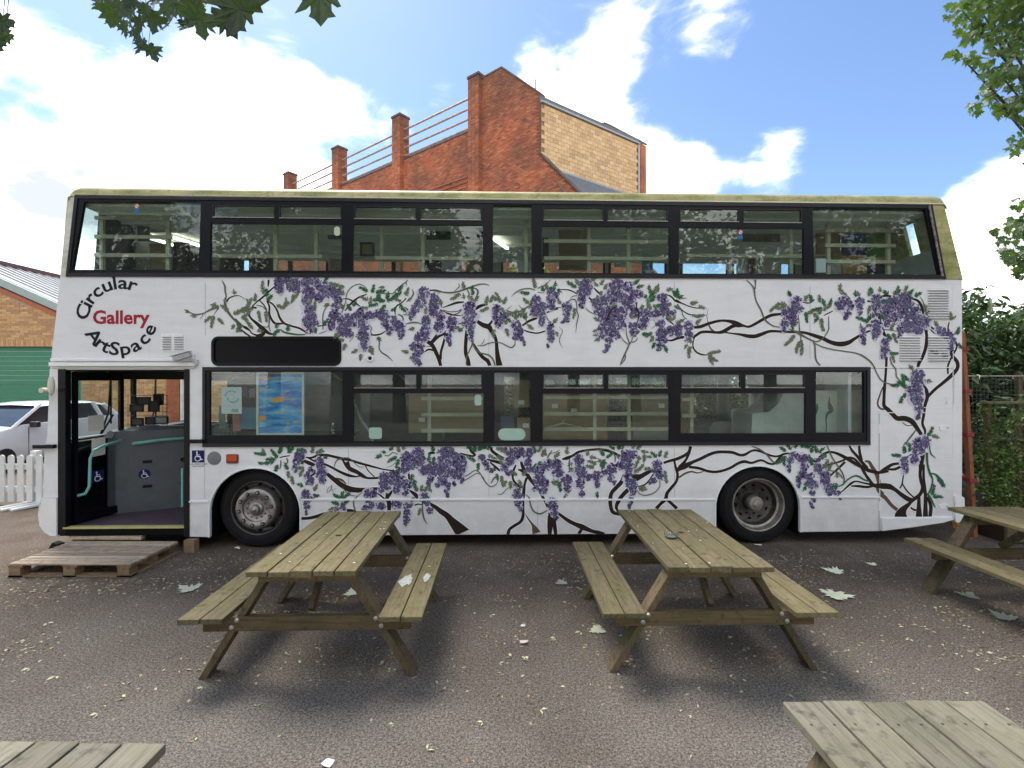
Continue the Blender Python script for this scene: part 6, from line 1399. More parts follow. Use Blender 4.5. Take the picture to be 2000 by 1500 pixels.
# ------------------------------------------------------------ white picket fence
WP = plain('picket_white', (.66, .67, .66), .5, var=.06)
t_ = thing('picket_fence', 'low white picket fence left of the bus in front of the parked car', 'fence', (-9.0, 7.7, 0))
g = MB(); w = .095; h = .74; g.plate([(-w / 2, 0), (w / 2, 0), (w / 2, h - .04)] + [(w / 2 * cos(a), h - .04 + w / 2 * sin(a)) for a in [radians(q) for q in (30, 60, 90, 120, 150)]] + [(-w / 2, h - .04)], [], 0, .02); pm = g.mesh('picket', WP)
for k in range(26): mobj('picket', pm, t_, (-.2 + k * .15, -.022, .05))
for z in (.2, .56): 
    g = MB(); g.b2(-.4, 4.0, 0, .03, z, z + .09); part('fence_rail', g, WP, t_)
for k in range(3):
    g = MB(); x = 1.26 + k * 1.5 - 1.5; g.b2(x, x + .10, .031, .12, 0, .85); part('fence_post', g, WP, t_)
    for j in range(3):
        g = MB(); g.bar((x + .05 + .16 * j, .05, .04), (x - .16 + .16 * j, -.42, .02), .1, .035); part('fence_foot', g, WP, t_, bevel=.005)
# ------------------------------------------------------------ parked car
CARW = plain('car_white', (.80, .82, .85), .15, var=.02); CARG = plain('car_glass', (.03, .04, .05), .06, var=.2); CARB = plain('car_black', (.02, .02, .022), .4)
t_ = thing('parked_car', 'white hatchback parked behind the picket fence in front of the green shutter', 'car', (-11.75, 11.6, 0), 0)
# local: x across (east positive), y along (front at -y)
st_ = [(-2.0, .55, .62, .30, .62, .55), (-1.93, .74, .74, .22, .75, .68), (-1.6, .84, .86, .2, .84, .8), (-1.1, .87, .88, .2, .95, .84), (-.85, .88, .88, .2, 1.0, .84), (0, .88, .88, .2, 1.02, .84), (1.2, .88, .88, .2, 1.05, .84), (1.7, .86, .86, .22, 1.05, .82), (1.93, .78, .76, .3, .98, .7), (2.0, .6, .6, .4, .9, .55)]
g = MB(); rings = []
for (y, wl, wm_, zb, zt_, wt) in st_:
    ring_ = [(wl * .9, zb), (wl, zb + .12), (wm_, .55), (wm_ * .99, zt_ - .12), (wt, zt_), (0, zt_ + .03)]; ring_ = ring_ + [(-x, z) for x, z in reversed(ring_[:-1])]
    b0 = len(g.v); g.v += [(x, y, z) for x, z in ring_]; rings.append((b0, len(ring_)))
for (a, n_), (b_, _) in zip(rings[:-1], rings[1:]):
    for k in range(n_ - 1): g.f.append((a + k, a + k + 1, b_ + k + 1, b_ + k)); g.m.append(0)
for a, n_ in (rings[0], rings[-1]): g.f.append(tuple(range(a, a + n_))); g.m.append(0)
part('body', g, CARW, t_, smooth=True)
gh = [(-1.05, .8, .96, .80, .99), (-.25, .78, 1.0, .60, 1.42), (.3, .78, 1.02, .62, 1.47), (1.1, .78, 1.04, .6, 1.44), (1.5, .76, 1.05, .56, 1.36), (1.85, .72, 1.02, .66, 1.04)]
g = MB(); rings = []
for (y, wb_, zb, wt, zt_) in gh:
    b0 = len(g.v); g.v += [(wb_, y, zb), (wt, y, zt_ - .03), (-wt, y, zt_ - .03), (-wb_, y, zb)]; rings.append(b0)
for a, b_ in zip(rings[:-1], rings[1:]):
    for k in range(3): g.f.append((a + k, a + k + 1, b_ + k + 1, b_ + k)); g.m.append(0)
part('car_window', g, CARG, t_)
g = MB(); rings = []
for (y, w, z) in [(-.32, .60, 1.40), (-.2, .63, 1.435), (.3, .66, 1.475), (1.1, .64, 1.455), (1.5, .60, 1.385), (1.6, .58, 1.35)]:
    b0 = len(g.v); g.v += [(w, y, z - .05), (w * .9, y, z), (0, y, z + .02), (-w * .9, y, z), (-w, y, z - .05)]; rings.append(b0)
for a, b_ in zip(rings[:-1], rings[1:]):
    for k in range(4): g.f.append((a + k, a + k + 1, b_ + k + 1, b_ + k)); g.m.append(0)
part('roof', g, CARW, t_, smooth=True)
for s in (1, -1):
    for (p0, p1, w) in [((.82, -1.05, .97), (.62, -.25, 1.42), .07), ((.79, .32, 1.0), (.64, .36, 1.44), .05), ((.79, 1.25, 1.02), (.62, 1.15, 1.43), .1), ((.76, 1.8, 1.03), (.58, 1.52, 1.36), .12)]:
        g = MB(); g.bar((p0[0] * s, p0[1], p0[2]), (p1[0] * s, p1[1], p1[2]), w, .05, (0, 1, 0)); part('pillar', g, CARW, t_)
    g = MB(); g.box((.97 * s, -.72, 1.0), (.18, .1, .13)); g.box((.89 * s, -.70, .96), (.1, .04, .04)); part('mirror', g, CARB, t_, bevel=.03)
    for y in (-1.25, 1.25):
        g = MB(); g.lathe([(0, 0), (.2, .02), (.23, .05), (.31, .05), (.32, .1), (.32, .2), (.2, .22)], 20, Matrix.Rotation(radians(90) * s, 4, 'Z')); part('wheel', g, CARB, t_, loc=(.90 * s, y, .32))
    for y_ in (-.78, .28):
        g = MB(); g.b2(.878 * s, .884 * s, y_, y_ + .012, .34, .95); part('door_gap', g, CARB, t_)
    g = MB(); g.b2(.88 * s, .90 * s, -.02, .16, .80, .83); part('door_handle', g, CARW, t_)
    g = MB(); g.box((.74 * s, 1.9, .93), (.14, .12, .22)); part('tail_light', g, RED, t_, bevel=.02)
    g = MB(); g.box((.66 * s, -1.88, .66), (.3, .12, .12)); part('headlight', g, plain('lens', (.6, .62, .65), .1), t_, bevel=.03)
# ------------------------------------------------------------ garage with a green shutter
BK = (.46, .27, .13)
MORT = plain('mortar', (.42, .33, .22), .9); YB = [plain('buff_brick_%d' % i, c, .85, var=.12, bmp=.3) for i, c in enumerate([(.58, .34, .16), (.52, .30, .14), (.62, .39, .2), (.46, .26, .14)])]
RBK = plain('red_brick', (.33, .10, .055), .85, var=.2, bmp=.3)
WY = 15.5
t_ = thing('garage_building', 'buff brick garage with a green roller shutter and a grey metal roof', 'building', (-14, WY, 0))
def gz(x): return max(3.0, 4.28 - (x + 14.8) * .44)   # underside of the verge
g = MB(); pl = [(-21.0 + 14, 0), (-17.6 + 14, 0), (-17.6 + 14, 3.09), (-13.9 + 14, 3.09), (-13.9 + 14, 0), (-9.0 + 14, 0), (-9.0 + 14, 3.0), (-11.9 + 14, 3.0), (-18.2 + 14, gz(-18.2)), (-21 + 14, 4.4)]
g.plate(pl, [], .012, .3); part('wall', g, MORT, t_)
g = MB(); k = 0
for k in range(20): g.b2(-3.6, .1, .12 + (k % 2) * .004, .15, .155 * k, .155 * k + .148)
GS = plain('green_shutter', (.03, .20, .11), .45, var=.06)
for k in range(20):
    q = MB(); q.plate([(.0, 0), (.155, 0), (.155, .02), (.13, .0), (.02, .0)], [], -3.6, .1, lambda a, b_, c: (b_, .12 - c, a)) if False else q.b2(-3.6, .1, .10, .13, 0, .153)
    part('shutter_slat', q, GS, t_, bevel=.012, loc=(0, 0, .155 * k))
CO = .075; CL = .285; r2 = random.Random(21)
shared = [None] * 4
for i in range(4):
    q = MB(); q.b2(0, CL - .012, -.002, .012, 0, CO - .012); shared[i] = q.mesh('brick', YB[i])
nb = 0; rest = MB()
for row in range(0, 78):
    z = .02 + row * CO
    for col in range(-30, 20):
        x = col * CL + (row % 2) * CL / 2
        X = x - 14
        if X < -18.4 or X > -9.1: continue
        top = gz(X + CL / 2 + .14) - .12
        if z + CO > top: continue
        if X + CL > -17.6 and X < -13.9 and z < 3.09 + .22: continue
        vis = (X / (WY) * F + 1000 > -40 and X / WY * F + 1000 < 106 and z > 3.2)
        if vis and nb < 250: mobj('brick', shared[r2.randrange(4)], t_, (x, 0, z)); nb += 1
        else: rest.mi = r2.randrange(4); rest.b2(x, x + CL - .012, -.002, .012, z, z + CO - .012)
part('brickwork', rest, YB, t_, kind='stuff')
for k in range(46):
    q = MB(); q.b2(-3.6 + k * .081, -3.6 + k * .081 + .07, -.002, .012, 3.10, 3.31); part('brick', q, YB[k % 4], t_)
for x in (2.9, 3.55):
    g = MB(); g.b2(x, x + .42, -.05, .011, 0, 3.0); part('brick_pier', g, RBK, t_)
g = MB(); g.tube([(3.44, -.08, 0), (3.44, -.08, 2.9)], .06, 10); part('downpipe', g, plain('pipe_white', (.7, .7, .7), .4), t_)
sl_ = [(-18.3 + 14, gz(-18.3)), (-11.9 + 14, gz(-11.9) - .02)]
def vb(off0, off1, y0, y1, mt, nm):
    g = MB(); a, b_ = sl_; g.plate([(a[0], a[1] + off0), (b_[0], b_[1] + off0), (b_[0], b_[1] + off1), (a[0], a[1] + off1)], [], y0, y1); part(nm, g, mt, t_)
vb(-.16, 0, -.03, .05, plain('red_verge', (.42, .13, .07), .8), 'verge_course'); vb(.01, .05, -.06, .05, flat('verge_black', (.02, .02, .03)), 'verge_shadow_board'); vb(.055, .30, -.10, .05, flat('bargeboard', (.35, .42, .40)), 'bargeboard')
g = MB(); a, b_ = sl_; RFM = plain('grey_metal_roof', (.36, .38, .40), .55, var=.15, scale=2)
n = 26
for k in range(n):
    x0 = a[0] + (b_[0] - a[0]) * 0; y0 = .05 + k * .36
    g.plate([(a[0], a[1] + .29), (b_[0], b_[1] + .29), (b_[0], b_[1] + .32), (a[0], a[1] + .32)], [], y0, y0 + .33); g.plate([(a[0], a[1] + .32), (b_[0], b_[1] + .32), (b_[0], b_[1] + .37), (a[0], a[1] + .37)], [], y0 + .33, y0 + .36)
part('roof_sheet', g, RFM, t_)
g = MB(); g.b2(a[0] - .12, a[0] + .12, -.1, 9.5, a[1] + .3, a[1] + .45); part('ridge_cap', g, flat('ridge_red', (.2, .13, .13)), t_)
g = MB(); g.plate([(a[0], a[1] + .29), (a[0] - 3, a[1] - 1.1), (a[0] - 3, a[1] - 1.05), (a[0], a[1] + .34)], [], -.1, 9.5); part('roof_sheet', g, RFM, t_)
# ------------------------------------------------------------ red brick building with stepped piers
OX, OY = 1.287, 22.0; DL = Vector((-1.3, 1)); DR = Vector((1.4, 1)); nl = DL.length; nr = DR.length
BLD = thing('brick_building', 'tall red brick building with buff tiled side and railed parapet behind the bus', 'building', (OX, OY, 0))
dl = DL / nl; dr = DR / nr; pl_ = Vector((dl.y, -dl.x)); 
if pl_.y < 0: inl = pl_ * -1
else: inl = pl_
outl = Vector((-1, -1.3)).normalized()            # outward normal of the left wall
outr = Vector((1, -1.4)).normalized()             # outward normal of the right wall
TL = lambda s, a, z: (dl.x * s + outl.x * a, dl.y * s + outl.y * a, z)      # s in metres along the left wall, a outward
TR = lambda s, a, z: (dr.x * s + outr.x * a, dr.y * s + outr.y * a, z)
RMORT = plain('red_mortar', (.17, .075, .045), .95)
def S_(k): return k * nl
prof_t = [(S_(-3.4), 0), (S_(-3.4), 5.9), (S_(-1.097), 10.37), (0, 12.38), (0, 15.12), (S_(1.373), 17.19), (S_(2.177), 17.15), (S_(2.6), 17.15), (S_(2.6), 14.77), (S_(16), 14.77), (S_(16), 0)]
g = MB(); g.plate(prof_t, [], -.35, -.012, TL); part('wall', g, RMORT, BLD)
RB = island('red_brickwork', [(0, (.30, .085, .045)), (.3, (.37, .11, .055)), (.55, (.26, .07, .04)), (.8, (.42, .15, .075)), (1, (.19, .06, .045))], .85)
# darker, sooty upper courses
m, t, b, o = new_mat('sooty_brickwork'); ge = t.nodes.new('ShaderNodeNewGeometry'); c = ramp(t, ge.outputs['Random Per Island'], [(0, (.42, .12, .055)), (.3, (.52, .165, .075)), (.55, (.36, .095, .045)), (.8, (.6, .23, .11)), (1, (.22, .075, .05))])
v = coord(t); k = nn(t, 'ShaderNodeMapRange', {0: noise(t, v, .45, 6, .65), 1: .42, 2: .68, 3: 0, 4: .75}); c = mixc(t, k.outputs[0], c, (.10, .06, .045)); sz = nn(t, 'ShaderNodeSeparateXYZ', {0: v}); k = nn(t, 'ShaderNodeMapRange', {0: sz.outputs[2], 1: 15.0, 2: 17.4, 3: 0, 4: .75}); kk = nn(t, 'ShaderNodeMath', {0: k.outputs[0], 1: noise(t, v, 1.8, 5, .7)}, operation='MULTIPLY'); k2_ = nn(t, 'ShaderNodeMath', {0: kk.outputs[0], 1: 1.7}, operation='MULTIPLY', use_clamp=True); c = mixc(t, k2_.outputs[0], c, (.085, .06, .045)); t.links.new(c, b.inputs['Base Color']); b.inputs['Roughness'].default_value = .9
RB = m
def inside(pl, x, z):
    c_ = False; n_ = len(pl)
    for i in range(n_):
        x0, z0 = pl[i]; x1, z1 = pl[(i + 1) % n_]
        if (z0 > z) != (z1 > z) and x < (x1 - x0) * (z - z0) / (z1 - z0) + x0: c_ = not c_
    return c_
g = MB(); r2 = random.Random(2); cw = .236; ch = .08
def brickface(g, T, s, z, w, h, a=.0):
    b0 = len(g.v); j = r2.uniform(-.003, .004); P_ = [(s, z), (s + w, z), (s + w, z + h), (s, z + h)]
    g.v += [T(x, a + j, y) for x, y in P_] + [T(x, a - .012, y) for x, y in P_]
    for q in ((0, 1, 2, 3), (0, 4, 5, 1), (1, 5, 6, 2), (2, 6, 7, 3), (3, 7, 4, 0)): g.f.append(tuple(b0 + i for i in q)); g.m.append(0)
row = 0; z = 6.2
while z < 17.2:
    s = S_(-3.4) + (row % 2) * cw / 2
    while s < S_(15):
        if s < S_(2.6) or z > 7.0:
            if inside(prof_t, s + .02, z + ch * .9) and inside(prof_t, s + cw - .03, z + ch * .9): brickface(g, TL, s, z, cw - .012, ch - .014)
        s += cw
    z += ch; row += 1
part('brickwork', g, RB, BLD, kind='stuff')
COP = plain('dark_coping', (.12, .085, .075), .9, var=.4, scale=3)
def coping(pts, T, w0=-.40, w1=.06, th=.10, nm='coping'):
    g = MB()
    for a, b_ in zip(pts[:-1], pts[1:]): g.plate([(a[0], a[1]), (b_[0], b_[1]), (b_[0], b_[1] + th), (a[0], a[1] + th)], [], w0, w1, T)
    part(nm, g, COP, BLD)
coping([(S_(-3.4), 5.9), (S_(-1.097), 10.37), (0, 12.38)], TL, -.4, .08, .09); coping([(0, 15.12), (S_(1.373), 17.19), (S_(2.3), 17.15)], TL, -.4, .02, .09); coping([(S_(2.6), 14.775), (S_(16), 14.775)], TL, -.4, .03, .08)
for s in (2.387, 6.06, 9.85, 13.74):
    g = MB(); g.plate([(S_(s) - .36, 0), (S_(s) + .36, 0), (S_(s) + .36, 17.3), (S_(s) - .36, 17.3)], [], -.45, .22, TL); pr2 = part('brick_pier', g, RMORT, BLD)
    g = MB(); z = 9.5; row = 0
    while z < 17.2:
        for k in range(3): brickface(g, TL, S_(s) - .36 + k * .24 + .003, z, .228, .067, .232)
        for k in range(3): brickface(g, (lambda x, a, zz: TL(S_(s) - .36 - a, -.45 + x, zz)), k * .22 + .01, z, .21, .067, .012)
        for k in range(3): brickface(g, (lambda x, a, zz: TL(S_(s) + .36 + a, -.45 + x, zz)), k * .22 + .01, z, .21, .067, .012)
        z += ch; row += 1
    part('pier_brickwork', g, RB, pr2, kind='stuff')
    g = MB(); g.plate([(S_(s) - .40, 17.3), (S_(s) + .40, 17.3), (S_(s) + .40, 17.42), (S_(s) - .40, 17.42)], [], -.5, .27, TL); part('pier_cap', g, COP, pr2)
RST = plain('rusty_rail', (.40, .29, .25), .6, .2, .4, 5)
for (s0, s1) in ((2.5, 6.0), (6.2, 9.8), (9.95, 13.7)):
    for z in (15.02, 15.50, 16.03, 16.56):
        g = MB(); a = TL(S_(s0), -.1, z); b_ = TL(S_(s1), -.1, z); g.tube([a, b_], .055, 8); part('guard_rail', g, RST, BLD)
# recessed string courses
g = MB()
for k, z in enumerate((11.95, 12.2, 12.45)): g.plate([(S_(2.75), z), (S_(5.85), z), (S_(5.85), z + .07), (S_(2.75), z + .07)], [], .0, .05, TL)
part('string_course', g, RB, BLD)
# buff tiled side
RL = nr * 3.975
g = MB(); g.plate([(.05, 0), (RL, 0), (RL, 14.72), (.05, 14.72)], [], -.3, -.02, TR); part('side_wall', g, plain('tile_joint', (.25, .19, .13), .95), BLD)
BT = [plain('buff_tile_%d' % i, c, .75, var=.15, scale=12) for i, c in enumerate([(.68, .46, .24), (.62, .41, .21), (.72, .50, .28), (.54, .35, .19)])]
tw, th = .345, .2; q_ = []
for i in range(4):
    q = MB(); q.plate([(0, .008), (tw - .014, .008), (tw - .014, th - .004), (0, th - .004)], [], -.018, .012, lambda x, a, z: (dr.x * x + outr.x * a, dr.y * x + outr.y * a, z)); q_.append(q.mesh('wall_tile', BT[i]))
for row in range(14):
    z = 11.9 + row * th
    off = (row % 2) * tw / 2; k = 0
    for k in range(20):
        s = .08 + off + k * tw
        if s + tw > RL: continue
        mobj('wall_tile', q_[r2.choice([0, 0, 1, 1, 2, 3])], BLD, (dr.x * s, dr.y * s, z))
SLT = plain('slate_grey', (.14, .15, .165), .6, var=.3, scale=8)
g = MB(); g.plate([(.02, 14.74), (RL + .1, 14.74), (RL + .1, 14.82), (.02, 14.82)], [], -.1, .10, TR); part('gutter', g, flat('gutter_grey', (.4, .42, .44)), BLD)
g = MB(); g.plate([(.0, 14.83), (RL + .1, 14.83), (RL + .1, 15.02), (.0, 15.02)], [], -.6, .04, TR); part('roof_edge', g, SLT, BLD)
# end gable
e = Vector((dr.x * RL, dr.y * RL)); TE = lambda s, a, z: (e.x + dl.x * s + outl.x * a * 0 + dr.x * a, e.y + dl.y * s + dr.y * a, z)
g = MB(); g.plate([(-.12, 0), (S_(3), 0), (S_(3), 16.5), (S_(1.22), 16.5), (-.12, 14.75)], [], .0, .42, TE); part('end_gable', g, RB, BLD)
g = MB(); g.plate([(-.14, 14.76), (S_(1.22), 16.5), (S_(1.22), 16.62), (-.14, 14.9)], [], -.04, .46, TE); g.plate([(S_(1.22), 16.5), (S_(3), 16.5), (S_(3), 16.62), (S_(1.22), 16.62)], [], -.04, .46, TE); part('gable_coping', g, COP, BLD)
g = MB(); g.b2(0, 0, 0, 0, 0, 0); a0 = TR(RL - .12, .03, 11.5); g.bar(TR(RL - .06, .05, 0), TR(RL - .06, .05, 14.7), .09, .09, (0, 1, 0)); part('downpipe', g, flat('pipe_grey', (.38, .4, .42)), BLD)
# lean-to slate roof below the tiles
g = MB()
for k in range(9):
    f0, f1 = k / 9, (k + 1) / 9
    pts = [TR(.2, .02 + f0 * 2.2, 11.88 - f0 * 2.6), TR(RL, .02 + f0 * 2.2, 11.88 - f0 * 2.6), TR(RL, .02 + f1 * 2.2, 11.86 - f1 * 2.6), TR(.2, .02 + f1 * 2.2, 11.86 - f1 * 2.6)]
    g.face(pts); g.face([pts[3], pts[2], tuple(Vector(pts[2]) + Vector((0, 0, -.02))), tuple(Vector(pts[3]) + Vector((0, 0, -.02)))])
part('lean_to_roof', g, SLT, BLD)
g = MB(); g.plate([(.1, 11.80), (RL, 11.80), (RL, 11.89), (.1, 11.89)], [], -.02, .09, TR); part('flashing', g, flat('lead_flashing', (.36, .38, .4)), BLD)
g = MB(); a = P(1046, 178, 24.5); b_ = P(1046, 155, 24.5); o3 = Vector((OX, OY, 0)); g.tube([a - o3 - Vector((0, 0, 1)), b_ - o3], .05, 8); part('vent_pipe', g, flat('pipe_pale', (.5, .5, .52)), BLD)
# ------------------------------------------------------------ ladder behind the rear end
LO = wood('ladder_orange', (.7, .36, .13), (.5, .24, .09), (.6, .3, .12), .3, 'z'); LD = wood('ladder_dark', (.26, .10, .05), (.16, .06, .03), (.12, .05, .03), .3, 'z')
t_ = thing('wooden_ladder', 'brown wooden ladder with red painted rungs leaning at the rear end of the bus', 'ladder', (5.75, 6.1, 0))
Ls = lambda f, y: Vector((.06 - .16 * f, y, 2.6 * f))
g = MB(); g.bar(Ls(0, 0) + Vector((.04, 0, 0)), Ls(1, 0) + Vector((.04, 0, 0)), .05, .07, (0, 1, 0)); part('stile', g, LD, t_, bevel=.004)
g = MB(); g.bar(Ls(0, .34) + Vector((.16, 0, 0)), Ls(1, .34) + Vector((.16, 0, 0)), .075, .08, (0, 1, 0)); part('stile', g, LO, t_, bevel=.004)
for z in (.72, 1.3, 1.85, 2.38):
    f = z / 2.6; p = Ls(f, 0); g = MB(); g.bar(p + Vector((.045, -.045, 0)), p + Vector((.10, .32, 0)), .085, .05, (0, 0, 1)); part('rung', g, RED, t_, bevel=.004)
# ------------------------------------------------------------ wire fence, trellis, planter
t_ = thing('wire_mesh_fence', 'dark wire mesh fence in front of the shrubs right of the bus', 'fence', (6.0, 6.9, 0))
g = MB()
for k in range(46): g.bar((k * .055, 0, .2), (k * .055, 0, 2.04), .003, .003, (0, 1, 0))
for k in range(34): g.bar((0, -.003, .24 + k * .055), (2.6, -.003, .24 + k * .055), .003, .003, (0, 0, 1))
part('wire_mesh', g, flat('galvanised', (.12, .125, .125), .4), t_, kind='stuff')
for x in (0, 1.3, 2.6): 
    g = MB(); g.b2(x - .03, x + .03, .005, .06, 0, 2.1); part('fence_post', g, TZ, t_)
g = MB(); g.bar((0, -.01, 2.05), (2.6, -.01, 2.05), .016, .016, (0, 0, 1)); part('top_wire', g, METAL, t_)
TRL = wood('trellis_wood', (.11, .10, .055), (.06, .05, .03), (.07, .08, .03), .6, 'z')
tx = P(1928, 1000, 6.15).x
t_ = thing('garden_trellis', 'mossy wooden trellis frame holding a climbing plant at the right edge', 'trellis', (tx, 6.15, 0))
for x in (0, 1.1):
    g = MB(); g.b2(x, x + .055, 0, .05, 0, 1.68); part('trellis_post', g, TRL, t_)
g = MB(); g.b2(-.03, 1.25, -.05, .09, 1.681, 1.71); part('trellis_cap', g, TRL, t_, bevel=.004)
for k in range(4):
    g = MB(); g.b2(.1 + k * .29, .13 + k * .29, .012, .028, .1, 1.68); part('trellis_slat', g, TRL, t_)
for k in range(6):
    g = MB(); g.b2(.0, 1.15, -.012, .0, .18 + k * .26, .21 + k * .26); part('trellis_slat', g, TRL, t_)
t_ = thing('wooden_planter', 'dark weathered wooden planter below the trellis', 'planter', (tx + .55, 6.05, 0))
for k in range(3):
    g = MB(); g.b2(-.62, .6, -.22, -.18, .02 + k * .105, .12 + k * .105); part('planter_board', g, TRL, t_)
g = MB(); g.b2(-.6, .58, -.18, .2, .0, .3); part('soil_box', g, flat('soil', (.04, .03, .02)), t_)
# ------------------------------------------------------------ foliage
def leafcloud(n, r, fn, size, aspect=.5, droop=.4):
    g = MB()
    for i in range(n):
        p = fn(r)
        if p is None: continue
        L_ = size * r.uniform(.6, 1.3); w = L_ * aspect
        d = Vector((r.gauss(0, 1), r.gauss(0, 1), r.gauss(0, .5) - droop)).normalized(); s = d.cross(Vector((r.gauss(0, .4), r.gauss(0, .4), 1))).normalized(); nn_ = s.cross(d)
        b0 = len(g.v)
        for (u, q, h) in ((0, 0, 0), (.45, .5, .06), (1, 0, -.05), (.45, -.5, .06), (.5, 0, -.03)):
            g.v.append(tuple(p + d * (u * L_) + s * (q * w) + nn_ * (h * L_)))
        for q in ((0, 1, 4), (1, 2, 4), (2, 3, 4), (3, 0, 4)): g.f.append(tuple(b0 + k for k in q)); g.m.append(0)
    return g
def clumps(r, c, rad, n):
    cs = []
    for _ in range(n):
        d = Vector((r.gauss(0, 1), r.gauss(0, 1), r.gauss(0, 1))).normalized() * r.uniform(.55, 1)
        cs.append((Vector((c[0] + d.x * rad[0], c[1] + d.y * rad[1], c[2] + d.z * rad[2])), r.uniform(.18, .36) * min(rad)))
    return cs
def from_clumps(cs):
    def fn(r):
        c, s = cs[r.randrange(len(cs))]; d = Vector((r.gauss(0, 1), r.gauss(0, 1), r.gauss(0, .8))).normalized() * s * r.random() ** .4
        return c + d
    return fn
HEDGE = island('laurel_leaf', [(0, (.02, .04, .016)), (.4, (.05, .095, .036)), (.75, (.10, .165, .07)), (1, (.23, .30, .18))], .28, .2, .6)
BARK = plain('bark', (.09, .075, .055), .9, var=.4, bmp=.6, bscale=30)
rt = random.Random(5)
hm = []
for k in range(2):
    cs = clumps(rt, (0, 0, 1.5), (1.2, .95, 1.4), 110); hm.append(leafcloud(7500, rt, from_clumps(cs), .13, .42).mesh('crown', HEDGE))
HEDGE2 = island('bright_laurel_leaf', [(0, (.05, .10, .03)), (.5, (.13, .22, .06)), (1, (.3, .38, .16))], .35, .25, .5)
for k in range(2):
    hm.append(hm[k].copy()); hm[-1].materials[0] = HEDGE2
q = MB()
for k in range(7): q.tube([(rt.uniform(-.2, .2), rt.uniform(-.2, .2), 0), (rt.uniform(-.8, .8), rt.uniform(-.6, .6), 1.9)], [.035, .012], 6)
stem = q.mesh('stem', BARK)
q = MB(); q.box((0, 0, 0), (.1, .1, .1))
for i, (x, y, s, lab) in enumerate([(6.9, 8.0, 1.2, 'dense dark laurel shrub just right of the rear end of the bus'), (8.6, 7.8, 1.15, 'dense laurel shrub at the right edge behind the wire fence'), (7.7, 9.4, 1.35, 'taller laurel shrub standing behind the wire fence shrubs'), (4.6, 9.4, 1.1, None), (3.1, 9.6, 1.05, None), (1.7, 9.5, 1.08, None), (.2, 9.6, 1.55, 'laurel shrub seen through the narrow window of the upper deck'), (9.6, 8.8, 1.2, None), (2.4, 10.6, 1.0, None), (4.0, 10.8, 1.1, None), (11.6, 8.6, 1.25, None), (13.8, 8.3, 1.2, None), (16.2, 8.8, 1.3, None), (18.6, 8.4, 1.25, None), (-2.2, 11.5, 1.1, None), (-5.0, 12.5, 1.2, None)]):
    t_ = thing('laurel_shrub', lab or 'laurel shrub behind the bus, seen only through its windows', 'shrub', (x, y, -.05), rt.random() * 6.28, 'laurel shrubs behind the bus'); t_.scale = (s, s, s * 1.02)
    mobj('crown', hm[i % 2 + (2 if i > 2 else 0)], t_); mobj('stem', stem, t_)
# climbing plant
IVY = island('ivy_leaf', [(0, (.05, .10, .02)), (.5, (.11, .19, .05)), (.85, (.2, .28, .09)), (1, (.3, .36, .16))], .4, .25)
t_ = thing('climbing_plant', 'light green small leaved climber growing over the trellis', 'plant', (tx + .6, 6.1, 0))
cs = [(Vector((rt.uniform(-.75, .7), rt.uniform(-.14, .08), min(1.75, .3 + abs(rt.gauss(0, .75))))), rt.uniform(.07, .2)) for _ in range(80)]
part('foliage', leafcloud(5200, rt, from_clumps(cs), .05, .6), IVY, t_)
q = MB()
for k in range(9): q.tube([(rt.uniform(-.5, .5), 0, .3), (rt.uniform(-.6, .6), rt.uniform(-.05, .05), .9), (rt.uniform(-.6, .6), 0, 1.5)], [.012, .008, .004], 5)
part('stem', q, BARK, t_)
# trees: trunk, limbs, crown
MAP = island('maple_crown', [(0, (.025, .05, .012)), (.5, (.045, .085, .02)), (.85, (.08, .14, .03)), (1, (.14, .2, .05))], .45, .35)
NEAR = leafmat('near_maple_leaf', (.022, .042, .012), (.042, .07, .02), 0, .22)
def limb(q, a, b_, r0, r1, r):
    a = Vector(a); b_ = Vector(b_); m1 = a.lerp(b_, .35) + Vector((r.uniform(-.1, .1), r.uniform(-.1, .1), .15 * (b_ - a).length * .5)); m2 = a.lerp(b_, .7) + Vector((r.uniform(-.1, .1), r.uniform(-.1, .1), .1))
    q.tube([a, m1, m2, b_], [r0, r0 * .7 + r1 * .3, r0 * .3 + r1 * .7, r1], 7)
leafv = []
for k in range(5):
    g = MB(); maple(g, Matrix.Identity(4), random.Random(k + 70), .22); leafv.append(g.mesh('leaf', NEAR, False))
def hang_leaf(parent, loc, size, r, base, face=True):
    o = mobj('leaf', leafv[r.randrange(5)], parent, Vector(loc) - Vector(base))
    # leaf hangs from its stalk: tip down, blade tilted
    o.rotation_euler = (radians(r.uniform(-125, -60)) if not face else radians(r.uniform(-110, -70)), radians(r.uniform(-25, 25)) + (radians(180) if r.random() < .0 else 0), radians(r.uniform(-50, 50)))
    o.scale = (size, size, size); return o
